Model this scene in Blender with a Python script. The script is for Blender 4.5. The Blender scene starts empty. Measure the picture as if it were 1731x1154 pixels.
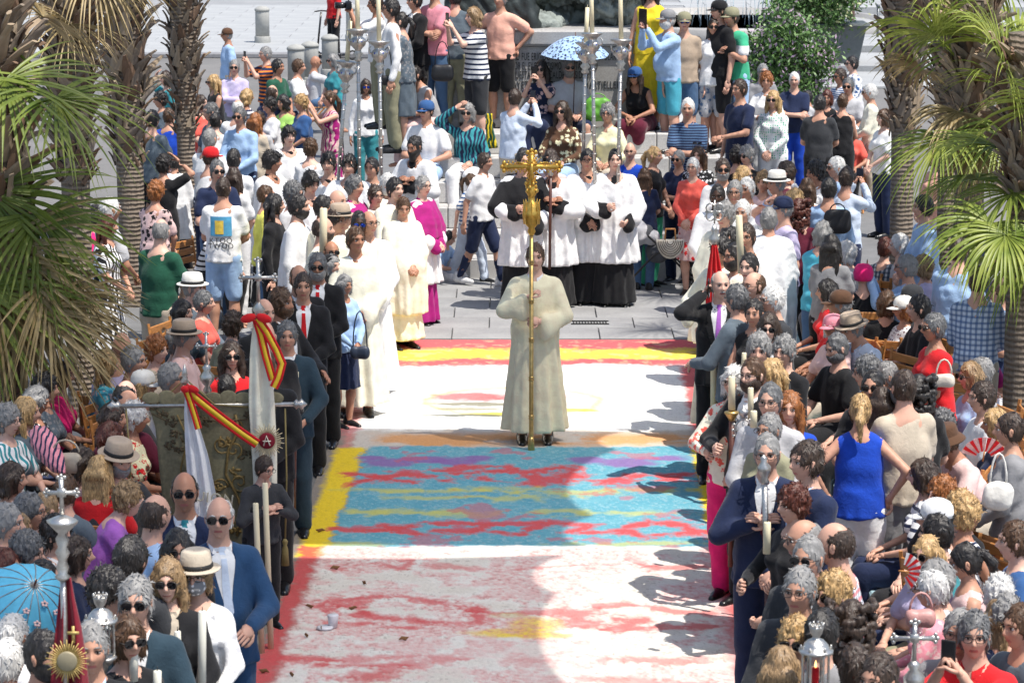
import bpy, math, random
import numpy as np
from mathutils import Vector, Matrix, noise as mnoise
PI=math.pi
random.seed(7); RNG=np.random.default_rng(7)
scene=bpy.context.scene
COL=scene.collection
# ------------------------------------------------------------------ camera
TH=math.radians(10.5); FPX=887/math.tan(TH); CH=5.27
cam_d=bpy.data.cameras.new('camera'); cam=bpy.data.objects.new('camera',cam_d); COL.objects.link(cam)
cam.location=(0,0,CH); cam.rotation_euler=(PI/2-TH,0,0)
cam_d.sensor_width=36; cam_d.lens=36*FPX/1731; cam_d.clip_start=.5; cam_d.clip_end=2000
cam_d.dof.use_dof=True; cam_d.dof.focus_distance=26; cam_d.dof.aperture_fstop=9
scene.camera=cam
def G(px,py,z=0.0):
    """pixel of the photograph (1731 wide) -> world point at height z"""
    u=(px-865.5)/FPX; v=(577-py)/FPX
    dx=u; dy=math.cos(TH)+v*math.sin(TH); dz=-math.sin(TH)+v*math.cos(TH)
    t=(z-CH)/dz
    return Vector((t*dx,t*dy,z))
def AT(px,py,Y):
    """pixel -> world point on the vertical plane y=Y"""
    u=(px-865.5)/FPX; v=(577-py)/FPX
    dx=u; dy=math.cos(TH)+v*math.sin(TH); dz=-math.sin(TH)+v*math.cos(TH)
    t=Y/dy
    return Vector((t*dx,Y,CH+t*dz))
# ------------------------------------------------------------------ light
SUN_EL=math.radians(65.5); SUN_AZ=math.radians(-38)      # azimuth from +X towards +Y
sv=Vector((math.cos(SUN_EL)*math.cos(SUN_AZ),math.cos(SUN_EL)*math.sin(SUN_AZ),math.sin(SUN_EL)))
sl=bpy.data.lights.new('sun','SUN'); sl.energy=4.6; sl.angle=math.radians(.53); sl.color=(1,.945,.86)
so=bpy.data.objects.new('sun',sl); COL.objects.link(so); so.rotation_euler=sv.to_track_quat('Z','Y').to_euler()
w=bpy.data.worlds.new('World'); scene.world=w; w.use_nodes=True
wn=w.node_tree.nodes; wl=w.node_tree.links
sky=wn.new('ShaderNodeTexSky'); sky.sky_type='NISHITA'; sky.sun_disc=False
sky.sun_elevation=SUN_EL; sky.sun_rotation=PI/2-SUN_AZ; sky.air_density=1.0; sky.dust_density=1.5
bg=wn['Background']; wl.new(sky.outputs[0],bg.inputs[0]); bg.inputs[1].default_value=.14
scene.view_settings.view_transform='Standard'; scene.view_settings.look='None'
scene.view_settings.gamma=1; scene.view_settings.exposure=.38; scene.view_settings.use_curve_mapping=False
# ------------------------------------------------------------------ materials
PAL=dict(white=(.80,.80,.81),offwhite=(.74,.72,.67),cream=(.84,.775,.63),ivory=(.82,.77,.63),beige=(.50,.43,.34),tan=(.42,.33,.25),
 khaki=(.27,.26,.17),black=(.012,.012,.014),charcoal=(.035,.037,.042),grey=(.24,.24,.25),lightgrey=(.48,.48,.50),slate=(.10,.13,.16),
 navy=(.015,.024,.065),darkteal=(.022,.045,.065),blue=(.035,.10,.26),suitblue=(.022,.065,.15),warmcream=(.86,.75,.53),royal=(.01,.06,.45),lightblue=(.36,.52,.76),paleblue=(.58,.66,.80),teal=(.04,.26,.30),turquoise=(.08,.42,.55),
 denim=(.08,.15,.27),green=(.05,.40,.22),darkgreen=(.015,.085,.05),lime=(.38,.66,.16),yellow=(.78,.58,.03),lemon=(.80,.76,.14),paleyellow=(.78,.74,.48),
 orange=(.80,.20,.03),coral=(.78,.12,.09),red=(.60,.015,.02),darkred=(.20,.012,.025),maroon=(.11,.012,.03),pink=(.75,.28,.34),palepink=(.72,.50,.48),
 hotpink=(.78,.02,.17),magenta=(.36,.012,.17),lilac=(.52,.46,.66),purple=(.36,.12,.48),brown=(.10,.05,.028),peach=(.78,.42,.32),mustard=(.45,.31,.05),olive=(.12,.12,.04),gold=(.75,.48,.12))
CNAME=dict(warmcream='warm cream',suitblue='blue',offwhite='off-white',lightgrey='light grey',darkteal='dark teal',royal='royal blue',lightblue='light blue',paleblue='pale blue',darkgreen='dark green',lime='lime green',
 lemon='bright yellow',paleyellow='pale yellow',darkred='dark red',palepink='pale pink',hotpink='hot pink',ivory='ivory',denim='denim blue')
HAIRC=dict(k=((.020,.017,.016),'black'),d=((.042,.026,.018),'dark brown'),b=((.075,.038,.018),'brown'),r=((.085,.022,.012),'dark red'),a=((.26,.095,.028),'auburn'),
 y=((.42,.27,.12),'blonde'),o=((.25,.16,.08),'light brown'),g=((.23,.225,.22),'grey'),w=((.58,.57,.55),'white'),s=((.11,.11,.112),'dark grey'))
SKIN=dict(A=(.60,.355,.26),B=(.51,.28,.19),C=(.40,.20,.125),D=(.055,.027,.017),P=(.68,.43,.33))
_mc={}
def nodes_of(m):
    return m.node_tree.nodes,m.node_tree.links
def ramp(n,stops,interp='LINEAR'):
    r=n.new('ShaderNodeValToRGB'); cr=r.color_ramp; cr.interpolation=interp
    while len(cr.elements)<len(stops): cr.elements.new(.5)
    for e,(p,c) in zip(cr.elements,stops):
        e.position=p; e.color=(c[0],c[1],c[2],1) if hasattr(c,'__len__') else (c,c,c,1)
    return r
def mixc(n,l,fac,a,b,mode='MIX'):
    m=n.new('ShaderNodeMix'); m.data_type='RGBA'; m.blend_type=mode
    for s,v in ((m.inputs[0],fac),(m.inputs[6],a),(m.inputs[7],b)):
        if isinstance(v,(int,float)): s.default_value=v
        elif isinstance(v,tuple): s.default_value=(v[0],v[1],v[2],1)
        else: l.new(v,s)
    return m.outputs[2]
def coord(n,l,scale=(1,1,1),kind='Object'):
    t=n.new('ShaderNodeTexCoord'); mp=n.new('ShaderNodeMapping'); mp.inputs['Scale'].default_value=scale
    l.new(t.outputs[kind],mp.inputs[0]); return mp.outputs[0]
def noisetex(n,l,vec,scale,detail=3,rough=.6,dist=0):
    t=n.new('ShaderNodeTexNoise'); t.inputs['Scale'].default_value=scale; t.inputs['Detail'].default_value=detail
    t.inputs['Roughness'].default_value=rough; t.inputs['Distortion'].default_value=dist
    if vec is not None: l.new(vec,t.inputs['Vector'])
    return t.outputs['Fac']
def bumpn(n,l,bs,h,strength=.3,dist=.01):
    b=n.new('ShaderNodeBump'); b.inputs['Strength'].default_value=strength; b.inputs['Distance'].default_value=dist
    l.new(h,b.inputs['Height']); l.new(b.outputs[0],bs.inputs['Normal'])
def mat(name,col,rough=.6,metal=0,var=.12,scale=14,bump=.0,kind='Object',vscale=(1,1,1),bscale=None,spec=None,sheen=0,bdist=.01):
    key=('m',name)
    if key in _mc: return _mc[key]
    m=bpy.data.materials.new(name); m.use_nodes=True; n,l=nodes_of(m); bs=n['Principled BSDF']
    v=coord(n,l,vscale,kind); nf=noisetex(n,l,v,scale,4)
    r=ramp(n,[(.3,tuple(c*(1-var) for c in col)),(.7,tuple(min(1,c*(1+var)) for c in col))]); l.new(nf,r.inputs[0])
    l.new(r.outputs[0],bs.inputs['Base Color']); bs.inputs['Roughness'].default_value=rough; bs.inputs['Metallic'].default_value=metal
    if spec is not None: bs.inputs['Specular IOR Level'].default_value=spec
    if sheen: bs.inputs['Sheen Weight'].default_value=sheen
    if bump:
        nb=noisetex(n,l,v,bscale or scale*3,4); bumpn(n,l,bs,nb,bump,bdist)
    _mc[key]=m; return m
def skin(k):
    key=('s',k)
    if key in _mc: return _mc[key]
    m=bpy.data.materials.new('skin_'+k); m.use_nodes=True; n,l=nodes_of(m); bs=n['Principled BSDF']; c=SKIN[k]
    v=coord(n,l); nf=noisetex(n,l,v,9,4)
    r=ramp(n,[(.3,tuple(x*.85 for x in c)),(.7,(min(1,c[0]*1.15),c[1]*1.08,c[2]*1.08))]); l.new(nf,r.inputs[0]); l.new(r.outputs[0],bs.inputs['Base Color'])
    bs.inputs['Roughness'].default_value=.5; bs.inputs['Specular IOR Level'].default_value=.35
    nb=noisetex(n,l,v,130,2); bumpn(n,l,bs,nb,.12,.003)
    _mc[key]=m; return m
def hairm(k):
    key=('h',k)
    if key in _mc: return _mc[key]
    m=bpy.data.materials.new('hair_'+k); m.use_nodes=True; n,l=nodes_of(m); bs=n['Principled BSDF']; c=HAIRC[k][0]
    v=coord(n,l,(1,1,.22)); nf=noisetex(n,l,v,85,3,.65,.8)
    q_=.35 if k in'wg' else 1; hi=tuple(min(.86,x*(1+.75*q_)+.006) for x in c); lo=tuple(x*(1-.5*q_) for x in c)
    r=ramp(n,[(.32,lo),(.5,c),(.7,hi)]); l.new(nf,r.inputs[0]); l.new(r.outputs[0],bs.inputs['Base Color'])
    bs.inputs['Roughness'].default_value=.42; bs.inputs['Specular IOR Level'].default_value=.45
    bumpn(n,l,bs,nf,.45,.010)
    _mc[key]=m; return m
def cloth(spec):
    """colour or colour*pattern*colour2"""
    key=('c',spec)
    if key in _mc: return _mc[key]
    p=spec.split('*'); c=PAL[p[0]]; pat=p[1] if len(p)>1 else None; c2=PAL[p[2]] if len(p)>2 else None
    m=bpy.data.materials.new('cloth_'+spec.replace('*','_')); m.use_nodes=True; n,l=nodes_of(m); bs=n['Principled BSDF']
    v=coord(n,l); nf=noisetex(n,l,v,11,4)
    base=ramp(n,[(.3,tuple(x*.86 for x in c)),(.7,tuple(min(.86,x*1.10) for x in c))]); l.new(nf,base.inputs[0]); out=base.outputs[0]
    if pat in('hs','vs','fine'):
        wv=n.new('ShaderNodeTexWave'); wv.wave_type='BANDS'; wv.bands_direction='Z' if pat!='vs' else 'X'; wv.inputs['Scale'].default_value={'hs':5.2,'vs':9,'fine':11}[pat]
        wv.inputs['Distortion'].default_value=.25; wv.inputs['Detail'].default_value=0; l.new(v,wv.inputs['Vector'])
        r=ramp(n,[(.66 if pat!='fine' else .5,0.),(.70 if pat!='fine' else .54,1.)]); l.new(wv.outputs['Fac'],r.inputs[0]); out=mixc(n,l,r.outputs[0],out,c2)
    elif pat in('fl','pa'):
        vo=n.new('ShaderNodeTexVoronoi'); vo.inputs['Scale'].default_value=15 if pat=='fl' else 26; l.new(v,vo.inputs['Vector'])
        n2=noisetex(n,l,v,34 if pat=='fl' else 55,2,.6,1.5)
        a=n.new('ShaderNodeMath'); a.operation='ADD'; l.new(vo.outputs['Distance'],a.inputs[0]); l.new(n2,a.inputs[1])
        r=ramp(n,[(.84,1.),(.90,0.)]); l.new(a.outputs[0],r.inputs[0]); out=mixc(n,l,r.outputs[0],out,c2)
        if len(p)>3:
            n3=noisetex(n,l,v,23,2,.5,1); r3=ramp(n,[(.56,0.),(.60,1.)]); l.new(n3,r3.inputs[0]); out=mixc(n,l,r3.outputs[0],out,PAL[p[3]])
    elif pat=='dt':
        vo=n.new('ShaderNodeTexVoronoi'); vo.inputs['Scale'].default_value=34; vo.inputs['Randomness'].default_value=.15; l.new(v,vo.inputs['Vector'])
        r=ramp(n,[(.30,1.),(.36,0.)]); l.new(vo.outputs['Distance'],r.inputs[0]); out=mixc(n,l,r.outputs[0],out,c2)
    elif pat=='ck':
        for d,cc in(('X',c2),('Z',c2 if len(p)<4 else PAL[p[3]])):
            wv=n.new('ShaderNodeTexWave'); wv.bands_direction=d; wv.inputs['Scale'].default_value=7; wv.inputs['Distortion'].default_value=.15; l.new(v,wv.inputs['Vector'])
            r=ramp(n,[(.58,0.),(.64,.62)]); l.new(wv.outputs['Fac'],r.inputs[0]); out=mixc(n,l,r.outputs[0],out,cc)
    elif pat=='zg':
        wv=n.new('ShaderNodeTexWave'); wv.inputs['Scale'].default_value=7; wv.inputs['Distortion'].default_value=9; wv.inputs['Detail'].default_value=1.5; l.new(v,wv.inputs['Vector'])
        r=ramp(n,[(.5,0.),(.55,1.)]); l.new(wv.outputs['Fac'],r.inputs[0]); out=mixc(n,l,r.outputs[0],out,c2)
    elif pat=='bk':   # three bands: colour, white, dark, colour
        sx=n.new('ShaderNodeSeparateXYZ'); l.new(v,sx.inputs[0]); mr=n.new('ShaderNodeMapRange'); mr.inputs[1].default_value=.95; mr.inputs[2].default_value=1.45; l.new(sx.outputs[2],mr.inputs[0])
        r=ramp(n,[(0,c),(.26,PAL['navy']),(.44,PAL['white']),(.66,c)],'CONSTANT'); l.new(mr.outputs[0],r.inputs[0]); out=r.outputs[0]
    l.new(out,bs.inputs['Base Color']); bs.inputs['Roughness'].default_value=.85; bs.inputs['Specular IOR Level'].default_value=.2
    bs.inputs['Sheen Weight'].default_value=.12
    nb=noisetex(n,l,v,24,4,.6,.9); nb2=noisetex(n,l,v,300,1)
    ad=n.new('ShaderNodeMath'); ad.operation='MULTIPLY_ADD'; ad.inputs[1].default_value=.06; l.new(nb2,ad.inputs[0]); l.new(nb,ad.inputs[2]); bumpn(n,l,bs,ad.outputs[0],.30,.018)
    _mc[key]=m; return m
def emis_free(name,col,rough=.4,metal=0,**k): return mat(name,col,rough,metal,**k)
# ------------------------------------------------------------------ mesh helpers
def mesh_np(name,V,F,mi=None,smooth=True):
    """V (n,3); F list of index arrays (m,3) or (m,4)"""
    me=bpy.data.meshes.new(name); V=np.asarray(V,dtype=np.float32)
    F=[np.asarray(f,dtype=np.int32) for f in F if len(f)]
    loops=np.concatenate([f.ravel() for f in F]); tot=np.concatenate([np.full(len(f),f.shape[1],dtype=np.int32) for f in F])
    st=np.zeros(len(tot),dtype=np.int32); st[1:]=np.cumsum(tot)[:-1]
    me.vertices.add(len(V)); me.vertices.foreach_set('co',V.ravel())
    me.loops.add(len(loops)); me.loops.foreach_set('vertex_index',loops)
    me.polygons.add(len(tot)); me.polygons.foreach_set('loop_start',st); me.polygons.foreach_set('loop_total',tot)
    if mi is not None: me.polygons.foreach_set('material_index',np.asarray(mi,dtype=np.int32))
    me.update(calc_edges=True)
    me.polygons.foreach_set('use_smooth',np.full(len(tot),smooth,dtype=bool)); me.validate(); return me
class MB:
    """collects lofted tubes, boxes, ellipsoids: builds ONE mesh"""
    def __init__(s): s.V=[]; s.Q=[]; s.T=[]; s.qm=[]; s.tm=[]; s.n=0
    def add(s,V,Q=(),T=(),m=0):
        V=np.asarray(V,float); 
        if len(Q): s.Q.append(np.asarray(Q)+s.n); s.qm+= [m]*len(Q)
        if len(T): s.T.append(np.asarray(T)+s.n); s.tm+= [m]*len(T)
        s.V.append(V); s.n+=len(V)
    def box(s,c,d,rot=0,m=0,bev=0,M=None):
        c=np.array(c,float); x,y,z=[q/2 for q in d]
        if bev:
            b=min(bev,x*.9,y*.9,z*.9); P=[]
            # chamfered box: 24 verts
            for sx in(-1,1):
                for sy in(-1,1):
                    for sz in(-1,1):
                        P+= [(sx*x,sy*(y-b),sz*(z-b)),(sx*(x-b),sy*y,sz*(z-b)),(sx*(x-b),sy*(y-b),sz*z)]
            P=np.array(P)
            def i(a,b_,c_,k): return ((a*2+b_)*2+c_)*3+k
            Q=[];T=[]
            for a in(0,1): Q.append([i(a,0,0,0),i(a,0,1,0),i(a,1,1,0),i(a,1,0,0)] if a==0 else [i(a,0,0,0),i(a,1,0,0),i(a,1,1,0),i(a,0,1,0)])
            for a in(0,1): Q.append([i(0,a,0,1),i(1,a,0,1),i(1,a,1,1),i(0,a,1,1)] if a==0 else [i(0,a,0,1),i(0,a,1,1),i(1,a,1,1),i(1,a,0,1)])
            for a in(0,1): Q.append([i(0,0,a,2),i(0,1,a,2),i(1,1,a,2),i(1,0,a,2)] if a==0 else [i(0,0,a,2),i(1,0,a,2),i(1,1,a,2),i(0,1,a,2)])
            for a in(0,1):
                for b_ in(0,1):
                    Q.append([i(a,b_,0,0),i(a,b_,1,0),i(a,b_,1,1),i(a,b_,0,1)]); Q.append([i(a,0,b_,0),i(a,1,b_,0),i(a,1,b_,2),i(a,0,b_,2)]); Q.append([i(0,a,b_,1),i(1,a,b_,1),i(1,a,b_,2),i(0,a,b_,2)])
                    for c_ in(0,1): T.append([i(a,b_,c_,0),i(a,b_,c_,1),i(a,b_,c_,2)])
        else:
            P=np.array([(sx*x,sy*y,sz*z) for sx in(-1,1) for sy in(-1,1) for sz in(-1,1)])
            Q=[[0,1,3,2],[4,6,7,5],[0,4,5,1],[2,3,7,6],[0,2,6,4],[1,5,7,3]]; T=[]
        if rot: R=np.array(Matrix.Rotation(rot,3,'Z')); P=P@R.T
        if M is not None: P=P@np.array(M.to_3x3()).T
        s.add(P+c,Q,T,m)
    def tube(s,pts,rad,seg=8,m=0,cap=True,flat=1.0,up=None):
        pts=[Vector(p) for p in pts]; nP=len(pts); rad=rad if hasattr(rad,'__len__') else [rad]*nP
        V=[]; ref=Vector(up) if up is not None else None
        for i,p in enumerate(pts):
            t=(pts[min(i+1,nP-1)]-pts[max(i-1,0)]); t=t.normalized() if t.length>1e-9 else Vector((0,0,1))
            if ref is None: ref=Vector((0,1,0)) if abs(t.y)<.9 else Vector((1,0,0))
            a=ref-t*ref.dot(t); a.normalize(); b=t.cross(a); 
            if up is None: ref=a
            for k in range(seg):
                an=2*PI*k/seg; V.append(p+a*(rad[i]*flat*math.cos(an))+b*(rad[i]*math.sin(an)))
        Q=[[i*seg+k,i*seg+(k+1)%seg,(i+1)*seg+(k+1)%seg,(i+1)*seg+k] for i in range(nP-1) for k in range(seg)]; T=[]
        if cap:
            V.append(pts[0]); V.append(pts[-1]); c0=nP*seg; c1=c0+1
            T=[[c0,(k+1)%seg,k] for k in range(seg)]+[[c1,(nP-1)*seg+k,(nP-1)*seg+(k+1)%seg] for k in range(seg)]
        s.add([tuple(v) for v in V],Q,T,m)
    def lathe(s,prof,c=(0,0,0),seg=16,m=0,M=None,fl=None):
        """prof: list of (radius,z)"""
        V=[]
        for i,(r,z) in enumerate(prof):
            for k in range(seg):
                an=2*PI*k/seg; rr=r*(fl(an,z) if fl else 1); V.append((rr*math.cos(an),rr*math.sin(an),z))
        n=len(prof); V=np.array(V)
        V=np.vstack([V,[(0,0,prof[0][1]),(0,0,prof[-1][1])]])
        if M is not None: V=V@np.array(M.to_3x3()).T
        Q=[[i*seg+k,i*seg+(k+1)%seg,(i+1)*seg+(k+1)%seg,(i+1)*seg+k] for i in range(n-1) for k in range(seg)]
        c0=n*seg; T=[[c0,(k+1)%seg,k] for k in range(seg)]+[[c0+1,(n-1)*seg+k,(n-1)*seg+(k+1)%seg] for k in range(seg)]
        s.add(V+np.array(c,float),Q,T,m)
    def ell(s,c,r,seg=10,rings=7,m=0,M=None):
        V=[(0,0,-1)]
        for i in range(1,rings):
            ph=-PI/2+PI*i/rings
            for k in range(seg): an=2*PI*k/seg; V.append((math.cos(ph)*math.cos(an),math.cos(ph)*math.sin(an),math.sin(ph)))
        V.append((0,0,1)); V=np.array(V)*np.array(r,float)
        if M is not None: V=V@np.array(M.to_3x3()).T
        Q=[[1+(i-1)*seg+k,1+(i-1)*seg+(k+1)%seg,1+i*seg+(k+1)%seg,1+i*seg+k] for i in range(1,rings-1) for k in range(seg)]
        L=len(V)-1; T=[[0,1+(k+1)%seg,1+k] for k in range(seg)]+[[L,1+(rings-2)*seg+k,1+(rings-2)*seg+(k+1)%seg] for k in range(seg)]
        s.add(V+np.array(c,float),Q,T,m)
    def prism(s,poly,z0,z1,m=0,M=None,c=(0,0,0)):
        n=len(poly); V=np.array([(x,y,z0) for x,y in poly]+[(x,y,z1) for x,y in poly],float)
        Q=[[k,(k+1)%n,n+(k+1)%n,n+k] for k in range(n)]
        cx=sum(p[0] for p in poly)/n; cy=sum(p[1] for p in poly)/n
        V=np.vstack([V,[(cx,cy,z0),(cx,cy,z1)]]); T=[[2*n,(k+1)%n,k] for k in range(n)]+[[2*n+1,n+k,n+(k+1)%n] for k in range(n)]
        if M is not None: V=V@np.array(M.to_3x3()).T
        s.add(V+np.array(c,float),Q,T,m)
    def mesh(s,name,smooth=True):
        F=[];mi=[]
        if s.Q: F.append(np.concatenate(s.Q)); mi+=s.qm
        if s.T: F.append(np.concatenate(s.T)); mi+=s.tm
        return mesh_np(name,np.concatenate(s.V),F,mi,smooth)
    def obj(s,name,m,parent=None,smooth=True,loc=None,autos=False):
        me=s.mesh(name,smooth); ms=m if isinstance(m,(list,tuple)) else [m]
        for q in ms: me.materials.append(q)
        o=bpy.data.objects.new(name,me); COL.objects.link(o); o.parent=parent
        if loc is not None: o.location=loc
        return o
def link_mesh(name,me,parent=None,mats=None,M=None):
    o=bpy.data.objects.new(name,me); COL.objects.link(o); o.parent=parent
    if mats:
        while len(me.materials)<len(mats): me.materials.append(None)
        for i,q in enumerate(mats):
            o.material_slots[i].link='OBJECT'; o.material_slots[i].material=q
    if M is not None: o.matrix_local=M
    return o
def empty(name,loc,label=None,cat=None,group=None,rz=0):
    o=bpy.data.objects.new(name,None); COL.objects.link(o); o.location=loc; o.rotation_euler=(0,0,rz); o.empty_display_size=.1
    tag(o,label,cat,group); return o
def tag(o,label=None,cat=None,group=None,kind=None):
    if label: o['label']=label
    if cat: o['category']=cat
    if group: o['group']=group
    if kind: o['kind']=kind
    return o
def copy_tree(o,parent=None,keep=True):
    c=o.copy(); COL.objects.link(c); c.parent=parent
    for ch in list(o.children): copy_tree(ch,c)
    return c
# ------------------------------------------------------------------ signed-distance modelling -> smooth meshes
class SDF:
    def __init__(s,lo,hi,h):
        s.h=h; s.lo=np.array(lo,float); n=np.ceil((np.array(hi)-s.lo)/h).astype(int)+1; s.n=n
        s.F=np.full(tuple(n),.5,dtype=np.float32)
        s.ax=[s.lo[i]+h*np.arange(n[i]) for i in range(3)]
    def sub(s,lo,hi):
        a=np.clip(((np.array(lo)-s.lo)/s.h).astype(int),0,s.n-1); b=np.clip(((np.array(hi)-s.lo)/s.h).astype(int)+2,1,s.n)
        sl=tuple(slice(a[i],b[i]) for i in range(3))
        X,Y,Z=np.meshgrid(s.ax[0][sl[0]],s.ax[1][sl[1]],s.ax[2][sl[2]],indexing='ij'); return sl,X,Y,Z
    def comb(s,sl,d,k,op='u'):
        A=s.F[sl]
        if op=='u':
            if k>0: hh=np.clip(.5+.5*(d-A)/k,0,1); s.F[sl]=d*(1-hh)+A*hh-k*hh*(1-hh)
            else: s.F[sl]=np.minimum(A,d)
        else: s.F[sl]=np.maximum(A,-d)
    def cap(s,a,b,ra,rb=None,k=.03,flat=1.0,fn=(0,1,0),op='u'):
        """tapered capsule; flat>1 squeezes it along fn"""
        rb=ra if rb is None else rb; a=np.array(a,float); b=np.array(b,float); R=max(ra,rb)+.07
        sl,X,Y,Z=s.sub(np.minimum(a,b)-R,np.maximum(a,b)+R)
        if X.size==0: return
        f=np.array(fn,float); f/=np.linalg.norm(f)
        px,py,pz=X-a[0],Y-a[1],Z-a[2]; ab=b-a
        if flat!=1:
            dd=(px*f[0]+py*f[1]+pz*f[2])*(flat-1); px=px+dd*f[0]; py=py+dd*f[1]; pz=pz+dd*f[2]; ab=ab+ab.dot(f)*(flat-1)*f
        L=max(ab.dot(ab),1e-9); t=np.clip((px*ab[0]+py*ab[1]+pz*ab[2])/L,0,1)
        d=np.sqrt((px-t*ab[0])**2+(py-t*ab[1])**2+(pz-t*ab[2])**2)-(ra+(rb-ra)*t)
        if flat>1: d=d*(1/(1+(flat-1)*.5))
        s.comb(sl,d,k,op)
    def ell(s,c,r,k=.02,op='u',nz=None):
        c=np.array(c,float); r=np.array(r,float); sl,X,Y,Z=s.sub(c-r-.06,c+r+.06)
        q=np.sqrt(((X-c[0])/r[0])**2+((Y-c[1])/r[1])**2+((Z-c[2])/r[2])**2); d=(q-1)*r.min()
        if nz is not None: d=d+nz(X,Y,Z)
        s.comb(sl,d,k,op)
    def bell(s,zs,rx,ry,nf=9,amp=.02,c=(0,0),k=.03,seed=0,aexp=1.3):
        """draped garment: elliptical radius profile along z with vertical folds growing downward"""
        zt,zb=max(zs),min(zs); o=np.argsort(zs); zz=np.array(zs)[o]; RX=np.array(rx)[o]; RY=np.array(ry)[o]; m=max(RX.max(),RY.max())+.08
        sl,X,Y,Z=s.sub((c[0]-m,c[1]-m,zb-.05),(c[0]+m,c[1]+m,zt+.05))
        x=X-c[0]; y=Y-c[1]; a=np.interp(Z,zz,RX); b=np.interp(Z,zz,RY); th=np.arctan2(y,x)
        g=np.clip((zt-Z)/(zt-zb),0,1)**aexp; ph=seed*1.7
        fold=amp*g*(np.sin(nf*th+ph+1.3*np.sin(2*th+ph)+.8*(Z-zt))*.7+.45*np.sin((nf*2-3)*th+2.1*ph+1.1*Z))
        q=np.sqrt((x/a)**2+(y/b)**2)+1e-6; R=np.sqrt(x*x+y*y)/q
        d=(np.sqrt(x*x+y*y)-R-fold)*.8
        d=np.maximum(d,np.maximum(Z-zt,zb-Z)); s.comb(sl,d,k)
    def mesh(s):
        F=s.F; h=s.h; ins=F<0; n=s.n
        c=np.zeros((n[0]-1,n[1]-1,n[2]-1),dtype=np.int8)
        for i in(0,1):
            for j in(0,1):
                for k in(0,1): c+=ins[i:n[0]-1+i,j:n[1]-1+j,k:n[2]-1+k]
        act=(c>0)&(c<8); I,J,K=np.nonzero(act); idx=np.full(c.shape,-1,dtype=np.int32); idx[I,J,K]=np.arange(len(I))
        P=np.zeros((len(I),3)); W=np.zeros(len(I))
        cr=[(i,j,k) for i in(0,1) for j in(0,1) for k in(0,1)]
        for a in cr:
            for ax in range(3):
                if a[ax]: continue
                b=list(a); b[ax]=1
                fa=F[I+a[0],J+a[1],K+a[2]]; fb=F[I+b[0],J+b[1],K+b[2]]; m=(fa<0)!=(fb<0)
                t=np.where(m,fa/np.where(m,fa-fb,1),0); q=np.array(a,float)[None,:].repeat(len(I),0); q[:,ax]+=t
                P[m]+=q[m]; W[m]+=1
        P=P/W[:,None]+np.stack([I,J,K],1); P=P*h+s.lo
        Q=[]
        for ax in range(3):
            b,cx=(ax+1)%3,(ax+2)%3
            sa=[slice(None)]*3; sb=[slice(None)]*3; sa[ax]=slice(0,-1); sb[ax]=slice(1,None)
            A=ins[tuple(sa)]; B=ins[tuple(sb)]; E=A!=B; e=np.array(np.nonzero(E)).T
            ok=(e[:,b]>0)&(e[:,cx]>0)&(e[:,b]<n[b]-1)&(e[:,cx]<n[cx]-1); e=e[ok]
            if not len(e): continue
            ina=A[tuple(e.T)]
            def cell(db,dc):
                f=e.copy(); f[:,b]-=db; f[:,cx]-=dc; return idx[tuple(f.T)]
            q=np.stack([cell(1,1),cell(0,1),cell(0,0),cell(1,0)],1)
            q[~ina]=q[~ina][:,::-1]; Q.append(q)
        Q=np.concatenate(Q); return P,Q
def normals(V,Q):
    a=V[Q[:,2]]-V[Q[:,0]]; b=V[Q[:,3]]-V[Q[:,1]]; nn=np.cross(a,b); N=np.zeros_like(V)
    for i in range(4): np.add.at(N,Q[:,i],nn)
    return N/(np.linalg.norm(N,axis=1,keepdims=True)+1e-12)
def relax(V,Q,it=1,f=.5):
    for _ in range(it):
        S=np.zeros_like(V); C=np.zeros(len(V))
        for i in range(4):
            for j in(1,3): np.add.at(S,Q[:,i],V[Q[:,(i+j)%4]]); np.add.at(C,Q[:,i],1)
        V=V*(1-f)+f*S/np.maximum(C,1)[:,None]
    return V
def wrinkle(V,Q,amp=.006,seed=0):
    N=normals(V,Q); r=np.random.default_rng(seed); d=np.zeros(len(V))
    for i in range(8):
        k=r.normal(size=3)*np.array([1.0,1.0,.75]); k=k/np.linalg.norm(k)*r.uniform(25,70); k2=r.normal(size=3)*5
        q=np.sin(V@k+1.6*np.sin(V@k2+r.uniform(0,6))+r.uniform(0,6)); q=np.sign(q)*np.abs(q)**1.4
        d+=(q-.2)*np.clip(.15+np.sin(V@(k2*1.5)+r.uniform(0,6)),0,1)
    return V+N*(amp*.8*d/2.2)[:,None]
# ------------------------------------------------------------------ people: skeleton, body, garments
def ik(sh,wr,l1,l2,pole):
    sh,wr,pole=Vector(sh),Vector(wr),Vector(pole); d=wr-sh; L=d.length
    if L>(l1+l2)*.985: wr=sh+d*((l1+l2)*.985/L); d=wr-sh; L=d.length
    a=(l1*l1-l2*l2+L*L)/(2*L); h=math.sqrt(max(l1*l1-a*a,0)); u=d/L; pp=pole-u*pole.dot(u)
    if pp.length<1e-5: pp=Vector((0,1,0))
    pp.normalize(); return sh+u*a+pp*h, wr
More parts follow.
